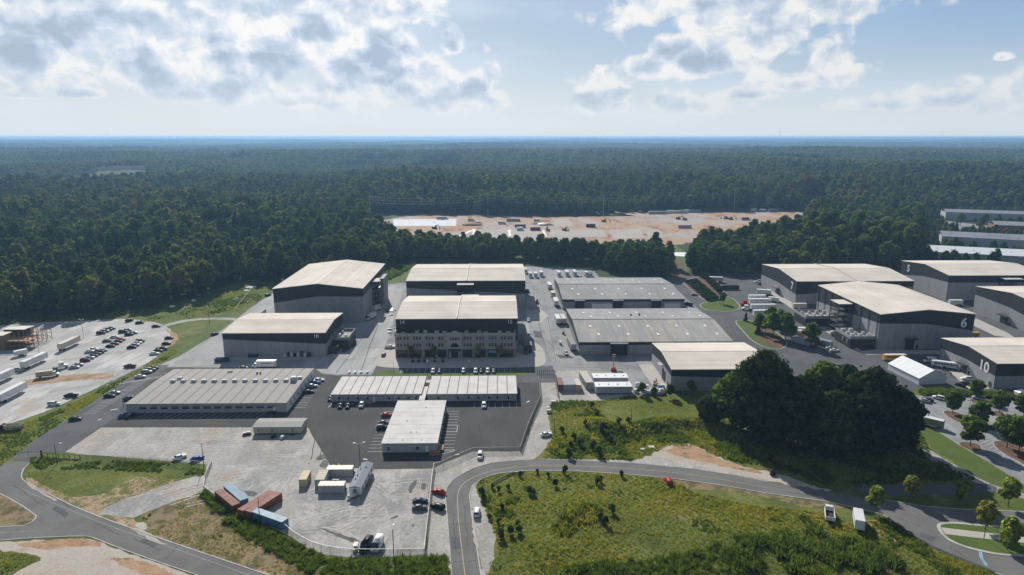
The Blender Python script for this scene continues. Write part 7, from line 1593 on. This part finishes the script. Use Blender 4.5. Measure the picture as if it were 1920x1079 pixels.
# shrubs one can tell apart in the meadow and on the bank
BU = [crown_mesh('crown', 820 + i, .9, 2.2, 0, 6, 260, .26, M['hedge' if i > 1 else 'weed'], 'column', .6) for i in range(3)]
BUSH = [('q3', 1195, 315, 1.3), ('q3', 770, 440, 1.0), ('q3', 1125, 425, 1.3), ('q3', 575, 495, 1.6), ('q3', 655, 430, .9), ('q3', 700, 455, .9), ('q3', 860, 340, .9), ('q3', 990, 318, .8), ('q3', 930, 470, 1.2), ('q3', 960, 480, 1.1), ('q3', 1440, 400, 1.3), ('q3', 1620, 340, 1.0), ('q3', 1460, 380, 1.0), ('q3', 715, 805, 1.5), ('q3', 790, 780, 1.3), ('q3', 855, 770, 1.3), ('q3', 840, 705, .9), ('q3', 725, 590, 1.0), ('q3', 630, 660, .8), ('q3', 1550, 640, 1.4), ('q3', 1500, 720, 1.2), ('q3', 1460, 680, 1.1), ('q3', 700, 690, 1.0), ('q3', 1070, 345, .8),
        ('q5', 345, 870, 1.6), ('q5', 570, 855, 1.7), ('q5', 600, 700, 1.9), ('q5', 530, 800, 1.5), ('q5', 430, 790, 1.6), ('q5', 385, 745, 1.3), ('q5', 360, 800, 1.2), ('q5', 295, 690, 1.3), ('q5', 520, 500, 1.2), ('q5', 560, 560, 1.2), ('q5', 720, 680, 1.3), ('q5', 790, 660, 1.3), ('q5', 1765, 890, 1.8), ('q5', 1800, 905, 1.3), ('q5', 1860, 900, 1.2), ('q5', 470, 650, 1.1), ('q5', 660, 760, 1.2)]
for k, (z, x, y, s) in enumerate(BUSH):
    p = za(z, x, y); tree('shrub', 'dark green self-sown shrub in the meadow between the roads' if z == 'q3' else 'dark green self-sown shrub on the grassy bank', BU[k % 3], None, (p.x, p.y, float(terrain(p.x, p.y)) - .05), s, k * 1.1, 'shrubs in the meadow' if z == 'q3' else 'shrubs on the grassy bank', 'shrub')
# ---------------------------------------------------------------- fences, gates, poles
def mesh_screen(name, dens):
    m = bpy.data.materials.new(name); m.use_nodes = True; t = NT(m.node_tree); b = t.n['Principled BSDF']
    b.inputs['Base Color'].default_value = (.16, .165, .17, 1); b.inputs['Metallic'].default_value = .4; b.inputs['Roughness'].default_value = .5
    uv = t.node('ShaderNodeNewGeometry').outputs['Position']; s = t.node('ShaderNodeSeparateXYZ'); t.put(s.inputs[0], uv)
    hxy = t.m('ADD', s.outputs[0], t.m('MULTIPLY', s.outputs[1], 1.0))
    def wire(v): return t.m('GREATER_THAN', t.m('ABSOLUTE', t.m('SUBTRACT', t.m('FRACT', t.m('MULTIPLY', v, 12.0)), .5)), .5 - dens)
    w = t.m('MAXIMUM', wire(t.m('ADD', hxy, s.outputs[2])), wire(t.m('SUBTRACT', hxy, s.outputs[2])))
    tr = t.node('ShaderNodeBsdfTransparent'); ms = t.node('ShaderNodeMixShader'); t.l.new(w, ms.inputs[0]); t.l.new(tr.outputs[0], ms.inputs[1]); t.l.new(b.outputs[0], ms.inputs[2]); t.l.new(ms.outputs[0], t.n['Material Output'].inputs[0])
    return m
M['chain'] = mesh_screen('chain_link', .07); M['screen'] = mesh_screen('privacy_screen', .22)
PM = MB().tube((0, 0, 0), (0, 0, 1), .05, n=6).mesh('post', M['galv'])
def fence(label, line, h=2.0, step=3.0, mat='chain', name='wire_fence', sag=True):
    line = [Vector((p[0], p[1], 0)) for p in line]; o = line[0].copy(); t = thing(name, label, 'fence', (o.x, o.y, .02))
    for a, b in zip(line, line[1:]):
        n = max(1, round((b - a).length / step))
        for k in range(n):
            p, q = a.lerp(b, k / n) - o, a.lerp(b, (k + 1) / n) - o; z = 0
            s = place(PM, 'post', t, p); s.scale = (1, 1, h + .05)
            mb = MB(); mb.poly([(p.x, p.y, .05), (q.x, q.y, .05), (q.x, q.y, h), (p.x, p.y, h)]); mb.build('mesh_panel', M[mat], t)
            MB().tube((p.x, p.y, h), (q.x, q.y, h), .035, n=4).build('top_rail', M['galv'], t)
    s = place(PM, 'post', t, line[-1] - o); s.scale = (1, 1, h + .05); return t
fence('chain-link fence above the weeds at the left, by the white and blue cars', Q('q1', (600, 215), (760, 222), (1070, 235), (1260, 245), (1500, 268)))
fence('gate section of chain-link across the asphalt drive', Q('q1', (130, 190), (215, 192), (310, 190)), 2.2, 3, name='drive_gate')
t = thing('sliding_gate', 'long dark sliding gate frame beside the asphalt drive', 'gate', tuple(za('q1', 320, 200)))
g0, g1 = za('q1', 320, 200), za('q1', 605, 218); v = g1 - g0
for z in (.3, 1.9): MB().tube((0, 0, z), (v.x, v.y, z), .09, n=5).build('gate_rail', M['steel'], t)
for k in range(8): MB().box((v.x * k / 7, v.y * k / 7, 0), (.12, .12, 2.0), base=True).build('gate_bar', M['steel'], t)
MB().box((-.2, 0, 0), (.4, .4, 2.9), base=True).build('gate_post', M['steel'], t)
fence('yellowish open wire gate leaf at the yard entrance', Q('q1', (1590, 255), (1538, 372)), 2.0, 4, 'screen', 'yard_gate')
fence('short leaning wire fence at the yard entrance beside the containers', Q('q1', (1540, 385), (1530, 450), (1600, 505)), 2.0, 3)
fence('curved chain-link fence along the bottom of the gravel yard', chaikin(Q('q2', (700, 745), (760, 800), (880, 870), (1000, 908), (1150, 930), (1350, 935), (1740, 930)), 1, False))
fence('dark screened fence running up beside the middle road', Q('q2', (1742, 932), (1770, 680), (1800, 380), (1815, 280)), 2.0, 3, 'screen')
fence('chain-link fence round the dark asphalt, along the gravel verge', Q('z7', (1012, 800), (1085, 778), (1150, 745), (1310, 678), (1660, 672)), 2.0, 3)
fence('screened fence at the right edge of the dark asphalt', Q('z7', (1662, 668), (1725, 480), (1812, 285), (1800, 130)), 2.0, 3, 'screen')
fence('fence along the right side of the gated gravel track', Q('q5', (238, 245), (262, 425)), 2.0, 3, 'screen')
t = thing('track_gate', 'row of tall dark gate bars across the gravel track', 'gate', tuple(za('zc', 1150, 975))); v = za('zc', 1275, 975) - za('zc', 1150, 975)
for k in range(9): MB().box((v.x * k / 8, v.y * k / 8, 0), (.16, .16, 2.6), base=True).build('gate_bar', M['steel'], t)
for z in (.4, 2.3): MB().box((v.x / 2, v.y / 2, z), (v.x, .1, .1)).build('gate_rail', M['steel'], t)
fence('low silt fence along the meadow edge at the bottom', Q('q4', (-260, 1060), (-60, 1050), (120, 1040)), .8, 3, 'screen', 'silt_fence')
fence('dark silt fence in the meadow near the bend', Q('q3', (660, 395), (790, 325), (900, 312)), .8, 3, 'screen', 'silt_fence')
fence('silt fence along the kerb of the right road', chaikin(Q('q4', (900, 660), (1060, 780), (1310, 915), (1560, 1010), (1700, 1070)), 1, False), .7, 3, 'screen', 'silt_fence')
fence('wire fence across the rough grass toward the wood', Q('zb', (170, 500), (200, 450), (300, 330)), 2.0, 6)
def pole(label, p, h, lamp=None, name='utility_pole', cat='pole', mat='bark', r=.14, arm=1.5):
    t = thing(name, label, cat, (p.x, p.y, float(terrain(p.x, p.y)) if p.y < 700 else 0))
    MB().tube((0, 0, 0), (0, 0, h), r, r * .65, 7).build('pole', M[mat], t)
    if lamp:
        for k, a in enumerate(lamp):
            e = (math.cos(a) * arm, math.sin(a) * arm, h + .15)
            MB().tube((0, 0, h - .25), e, .05, n=4).build('lamp_arm', M['galv'], t)
            MB().box((e[0] * 1.15, e[1] * 1.15, e[2]), (.75, .35, .16), a).build('lamp_head', M['canvas'] if mat != 'steel' else M['steel'], t)
    return t
pole('wooden pole standing by the sliding gate', za('q1', 430, 242), 7.0, (.4,)); pole('tall dark wooden pole at the yard entrance', za('q1', 1530, 268), 8.6)
pole('wooden lamp pole behind the white office trailer', za('q2', 1262, 272), 8.5, (2.9, .6)); pole('wooden pole before the pale blue container', za('q2', 511, 690), 8.0); pole('wooden lamp pole in the weeds at the bottom fence', za('q2', 1515, 965), 9.0, (1.6,))
pole('wooden lamp pole at the low building corner', za('z8', 207, 335), 4.4); pole('slim pole on the grassy bank', za('q5', 812, 640), 6.5); pole('wooden pole at the left edge of the grassy bank', za('q5', 238, 705), 7.0)
pole('wooden pole in the green field left of stage 18', za('z1', 1572, 190), 9); pole('tall pole by the mown strip near the tallest stage', za('zb', 333, 405), 11.5); pole('pole at the wood edge behind the gravel lot', za('z1', 945, 95), 11)
for k, (x, y) in enumerate(((628, 297), (300, 458))): pole('floodlight mast on the gravel lot, %s one' % ('farther', 'nearer')[k], za('z1', x, y), 10.5, (0, math.pi), 'floodlight_mast', 'light mast', 'galv', .12, .9)
for k, (x, y) in enumerate(((965, 92), (1278, 92), (1624, 86), (712, 85))): pole('white-headed lamp post on the lawn strip before the office, %s from the left' % ('second', 'third', 'fourth', 'first')[k], za('z7', x, y), 6.2, (1.57,), 'lamp_post', 'street lamp', 'steel', .08, .5)
pole('black lamp post in the parking court', za('z6', 1500, 332), 7, (0, math.pi), 'lamp_post', 'street lamp', 'steel', .09, .7); pole('black lamp post on the road island', za('q4', 1618, 812), 8.5, (.5,), 'lamp_post', 'street lamp', 'steel', .1, .6); pole('black lamp post on the second green island', za('zd', 1322, 470), 3, (.5,), 'lamp_post', 'street lamp', 'steel', .08, .4)
# power line behind the building site
tops = []
for k, (x, y, h) in enumerate(((695, 411, 31), (915, 404, 30), (1131, 407, 31), (1376, 396, 32))):
    p = at(x, y); t = pole('pale steel power-line mast behind the building site, %s from the left' % ('first', 'second', 'third', 'fourth')[k], p, h, None, 'power_mast', 'power mast', 'galv', .55)
    for z in (h - 1.5, h - 5, h - 8.5): MB().tube((-2.4, 0, z), (2.4, 0, z), .16, n=4).build('cross_arm', M['galv'], t)
    tops.append((p, h))
w = MB()
for (p, h), (q, g) in zip(tops, tops[1:]):
    for dz in (1.5, 5, 8.5):
        for s in (-2.4, 2.4):
            pr = None
            for k in range(9):
                f = k / 8; c = Vector((p.x + (q.x - p.x) * f, p.y + s * .6 + (q.y - p.y) * f, h - dz + (g - h) * f - 16 * f * (1 - f)))
                if pr: w.tube(pr, c, .025, n=3)
                pr = c
tag(w.build('power_lines', M['galv']), 'sagging power lines strung between the pale masts', 'cables')
for k, (x, h) in enumerate(((1462, 178), (1627, 120))):
    d = ray(x, 256); y_ = 9000.0; p = Vector((d[0] / d[1] * y_, y_, 0)); p.z = float(terrain(p.x, p.y))
    # masts stay inside the air box: their feet stand on the far ridge
    t = thing('radio_mast', 'thin radio mast on the skyline, %s one' % ('taller', 'shorter')[k], 'radio mast', tuple(p))
    MB().tube((0, 0, 0), (0, 0, 1.0 * h - p.z), 3.0 if k == 0 else 1.6, 1.2, 5).build('mast', M['galv'], t)

# ---------------------------------------------------------------- small yard things
def person_mesh():
    pts = [(0, 0, .95), (0, 0, 1.2), (0, 0, 1.45), (0, 0, 1.53), (0, .01, 1.68), (.1, 0, .9), (.12, .04, .5), (.13, 0, .06), (.13, .14, .03), (-.1, 0, .9), (-.12, -.06, .5), (-.13, -.1, .06), (-.13, .04, .03), (.2, 0, 1.42), (.26, .03, 1.15), (.27, .16, .95), (-.2, 0, 1.42), (-.26, -.02, 1.15), (-.28, .06, .9)]
    ed = [(0, 1), (1, 2), (2, 3), (3, 4), (0, 5), (5, 6), (6, 7), (7, 8), (0, 9), (9, 10), (10, 11), (11, 12), (2, 13), (13, 14), (14, 15), (2, 16), (16, 17), (17, 18)]
    rr = [.15, .14, .15, .06, .11, .1, .075, .05, .05, .1, .075, .05, .05, .07, .05, .04, .07, .05, .04]
    me = bpy.data.meshes.new('person'); me.from_pydata(pts, ed, []); o = bpy.data.objects.new('person', me); C.objects.link(o)
    md = o.modifiers.new('skin', 'SKIN'); me.skin_vertices[0].data[0].use_root = True
    for v, r in zip(me.skin_vertices[0].data, rr): v.radius = (r, r)
    o.modifiers.new('smooth', 'SUBSURF').levels = 1
    dg = bpy.context.evaluated_depsgraph_get(); m2 = bpy.data.meshes.new_from_object(o.evaluated_get(dg)); bpy.data.objects.remove(o); m2.materials.clear(); m2.materials.append(M['skin']); m2.name = 'person'; return m2
PMESH = person_mesh(); rp = random.Random(3)
CLOTH = [M['skin'], plain('pale_clothes', (.35, .35, .36), .9), plain('blue_clothes', (.05, .08, .16), .9), plain('brown_clothes', (.14, .09, .06), .9)]
CL_N = ['dark', 'pale', 'blue', 'brown']
def person(x, y, z, k, where, group):
    p = za(z, x, y); o = place(PMESH, 'person', None, (p.x, p.y, GZ), rp.uniform(0, 6.3)); o.material_slots[0].link = 'OBJECT'; o.material_slots[0].material = CLOTH[k % 4]
    tag(o, 'person in %s clothes %s' % (CL_N[k % 4], where), 'person', group)
for k in range(22): person(1190 + rp.uniform(0, 190), 915 + rp.uniform(0, 75), 'ze', k, 'in the crowd between the tent and the number 10 stage', 'people beside the tent')
for k, (x, y) in enumerate([(345, 300), (425, 305), (380, 320), (355, 325), (540, 310), (640, 322), (660, 318), (500, 300)]): person(x, y, 'r1', k, 'working on the white slab of the building site', 'workers on the white slab')
def pallet(label, p, w, d, h, mat, name='pallet_stack', cat='pallet'):
    t = thing(name, label, cat, (p.x, p.y, GZ), rp.uniform(-.2, .2))
    for s in (-1, 0, 1): MB().box((s * w * .4, 0, 0), (.15, d, .12), base=True).build('pallet_runner', M['wood'], t)
    for k in range(5): MB().box((0, -d / 2 + d * (k + .5) / 5, .12), (w, d / 5 * .8, .03), base=True).build('pallet_board', M['wood'], t)
    MB().box((0, 0, .15), (w * .92, d * .92, h), base=True).box((0, 0, .15 + h), (w * .6, d * .6, h * .2), base=True).build('load', M[mat], t)
for k, (x, y, mt) in enumerate([(850, 385, 'canvas'), (862, 345, 'canvas'), (930, 375, 'canvas'), (945, 395, 'white'), (1000, 390, 'white'), (1030, 375, 'blue'), (1045, 350, 'canvas'), (915, 400, 'unit'), (970, 400, 'canvas'), (1020, 400, 'unit'), (1040, 392, 'white')]):
    pallet('wrapped equipment stack in the yard corner beside the tan-roofed stage', za('q5', x, y), 2.2, 1.8, 1.2 + .5 * (k % 3), mt)
    bpy.context.scene.collection.objects[-1]; 
for o in [o for o in C.objects if o.name.startswith('pallet_stack') and not o.parent]: o['group'] = 'wrapped stacks in the yard corner'
excavator('small yellow loader at the louvred door of the tan-roofed stage', za('q5', 992, 330), 1.2, 'yellowmc', .55, None, 'loader')
for k, x in enumerate((540, 570, 590, 610, 640, 665, 690, 720)): pallet('dark equipment rack against the front of stage 18', za('zb', x, 838), 1.6, 1.2, 1.4 + .5 * (k % 3), 'steel' if k % 2 else 'unit', 'equipment_rack', 'rack')
for o in [o for o in C.objects if o.name.startswith('equipment_rack') and not o.parent]: o['group'] = 'racks against stage 18'
for k, (x, y) in enumerate(((1145, 540), (1120, 545), (1332, 565), (1400, 570))):
    t = thing('barbecue_cart' if k < 2 else 'covered_cart', ('dark equipment cart left of the beige site office, %s' % ('right one', 'left one')[k]) if k < 2 else 'tarpaulin-covered cart in the shade of the beige site office, %s' % ('left one', 'right one')[k - 2], 'cart', tuple(za('z8', x, y)), .4 * k)
    MB().box((0, 0, .4), (2.0, 1.0, .5)).build('body', M['steel' if k < 3 else 'canvas'], t); MB().box((0, 0, .9), (1.4, .8, .5)).build('load', M['unit' if k < 2 else 'core' if k == 2 else 'canvas'], t); wheels(t, (-.7, .7), .5, .25, .16, False)
for k, (x, y, s) in enumerate(((190, 515, .8), (228, 468, 1.0), (900, 815, .8), (965, 798, 1.1), (195, 535, .9))):
    t = thing('utility_box', 'pale utility box on the grassy bank, ' + ('by the gravel track', 'below the gate', 'flat slab left of the other', 'broken slab on the bare earth', 'nearer one by the gravel track')[k], 'utility box', (0, 0, 0)); p = za('q5', x, y); t.location = (p.x, p.y, float(terrain(p.x, p.y)))
    MB().box((0, 0, 0), (1.8 * s, 1.4 * s, 1.2 if k in (0, 1, 4) else .35), base=True).build('casing', M['offwhite'], t); MB().box((0, 0, 1.2 if k in (0, 1, 4) else .35), (1.9 * s, 1.5 * s, .08), base=True).build('lid', M['unit'], t)
for k, (z, x, y, r_) in enumerate((('z1', 1290, 62, 2.0), ('z1', 1405, 50, 2.4), ('z1', 1450, 18, 1.6), ('zb', 245, 345, 2.2), ('zb', 270, 322, 3.0), ('zb', 300, 318, 2.6), ('zb', 175, 405, 1.4), ('zb', 155, 415, 1.2))):
    p = za(z, x, y); mb = MB(); g = random.Random(k)
    mb.loft([[(rr * math.cos(a) * g.uniform(.8, 1.2), rr * math.sin(a) * g.uniform(.8, 1.2), zz) for a in np.linspace(0, 6.283, 9)[:-1]] for rr, zz in ((r_, 0), (r_ * .75, .6), (r_ * .2, 1.1))])
    tag(mb.build('rubble_heap', M['slab' if k != 1 else 'clay'], None, (p.x, p.y, 0)), 'pale heap of rubble in the green field left of the tallest stage' if k != 1 else 'orange earth heap in the green field left of the tallest stage', 'heap', 'pale rubble heaps in the field' if k != 1 else None)
for k, (x, y, s, mt) in enumerate([(820, 330, 9, 'clay'), (1340, 322, 8, 'clay'), (1370, 330, 8, 'offwhite')]):
    p = za('r1', x, y); mb = MB(); g = random.Random(k + 40)
    mb.loft([[(rr * math.cos(a) * 1.6 * g.uniform(.8, 1.2), rr * math.sin(a) * g.uniform(.8, 1.2), zz) for a in np.linspace(0, 6.283, 12)[:-1]] for rr, zz in ((s, 0), (s * .8, 1.6), (s * .5, 2.6), (s * .15, 3.0))])
    tag(mb.build('earth_heap', M[mt], None, (p.x, p.y, .05)), ('red earth heap left on the building site', 'red earth heap right on the building site', 'pale sand heap right on the building site')[k], 'heap')
p = za('z9', 600, 640)
# concrete barriers by the bays left of the office, long ramp platform beside the tallest stage
for k in range(4):
    p = za('zb', 1020 + 45 * k, 960); mb = MB(); mb.loft([[(-.9, -.3, 0), (-.9, .3, 0), (-.9, .1, .8), (-.9, -.1, .8)], [(.9, -.3, 0), (.9, .3, 0), (.9, .1, .8), (.9, -.1, .8)]])
    o = mb.build('concrete_barrier', M['white'], None, (p.x, p.y, GZ), 1.3); tag(o, 'small white barrier at the head of the bays left of the office lawn', 'barrier', 'white barriers left of the office lawn')
pp = za('zb', 1318, 488); t = thing('steel_platform', 'dark steel grating platform lying on the lane beside stage 14', 'platform', (pp.x, pp.y, GZ), .1)
MB().box((0, 0, .35), (5, 9, .12)).build('deck', M['steel'], t)
for sx in (-2.2, 2.2):
    for sy in (-4, 4): MB().box((sx, sy, 0), (.2, .2, .3), base=True).build('leg', M['steel'], t)
for k, (x, y, rz) in enumerate(((1335, 525, .6), (1322, 632, .1), (1322, 658, .1))):
    pp = za('zb', x, y); t = thing('lighting_rig', 'folded black lighting stand on the lane left of stage 14, ' + ('farthest', 'middle', 'nearest')[k], 'lighting stand', (pp.x, pp.y, GZ), rz)
    MB().box((0, 0, .3), (2.2, 1.2, .4)).build('base', M['steel'], t); MB().tube((0, 0, .5), (2.6, 0, 2.4), .09, n=5).build('arm', M['steel'], t); MB().box((2.8, 0, 2.5), (.5, .8, .6)).build('lamp_head', M['core'], t)
# blue line across the right road
p0_, p1_ = za('q4', 1590, 895), za('q4', 1600, 950); sheet('road_marking', strip([p0_, p1_, za('q4', 1640, 1010)], .8), M['blue2'], .068)

# ---------------------------------------------------------------- the air
HZ_TOP, HZ_B = 112.0, -40.0
hz = MB(); hz.box((0, 13000, (HZ_TOP + HZ_B) / 2), (52000, 36000, HZ_TOP - HZ_B))
hm = bpy.data.materials.new('haze'); hm.use_nodes = True; hn = hm.node_tree.nodes; hn.remove(hn['Principled BSDF'])
vp = hn.new('ShaderNodeVolumePrincipled'); vp.inputs['Color'].default_value = (.36, .63, .97, 1); vp.inputs['Density'].default_value = 1.15e-4; vp.inputs['Anisotropy'].default_value = .25
hm.node_tree.links.new(vp.outputs[0], hn['Material Output'].inputs['Volume'])
tag(hz.build('haze', hm), 'pale blue summer haze over the woods', None, None, 'stuff')
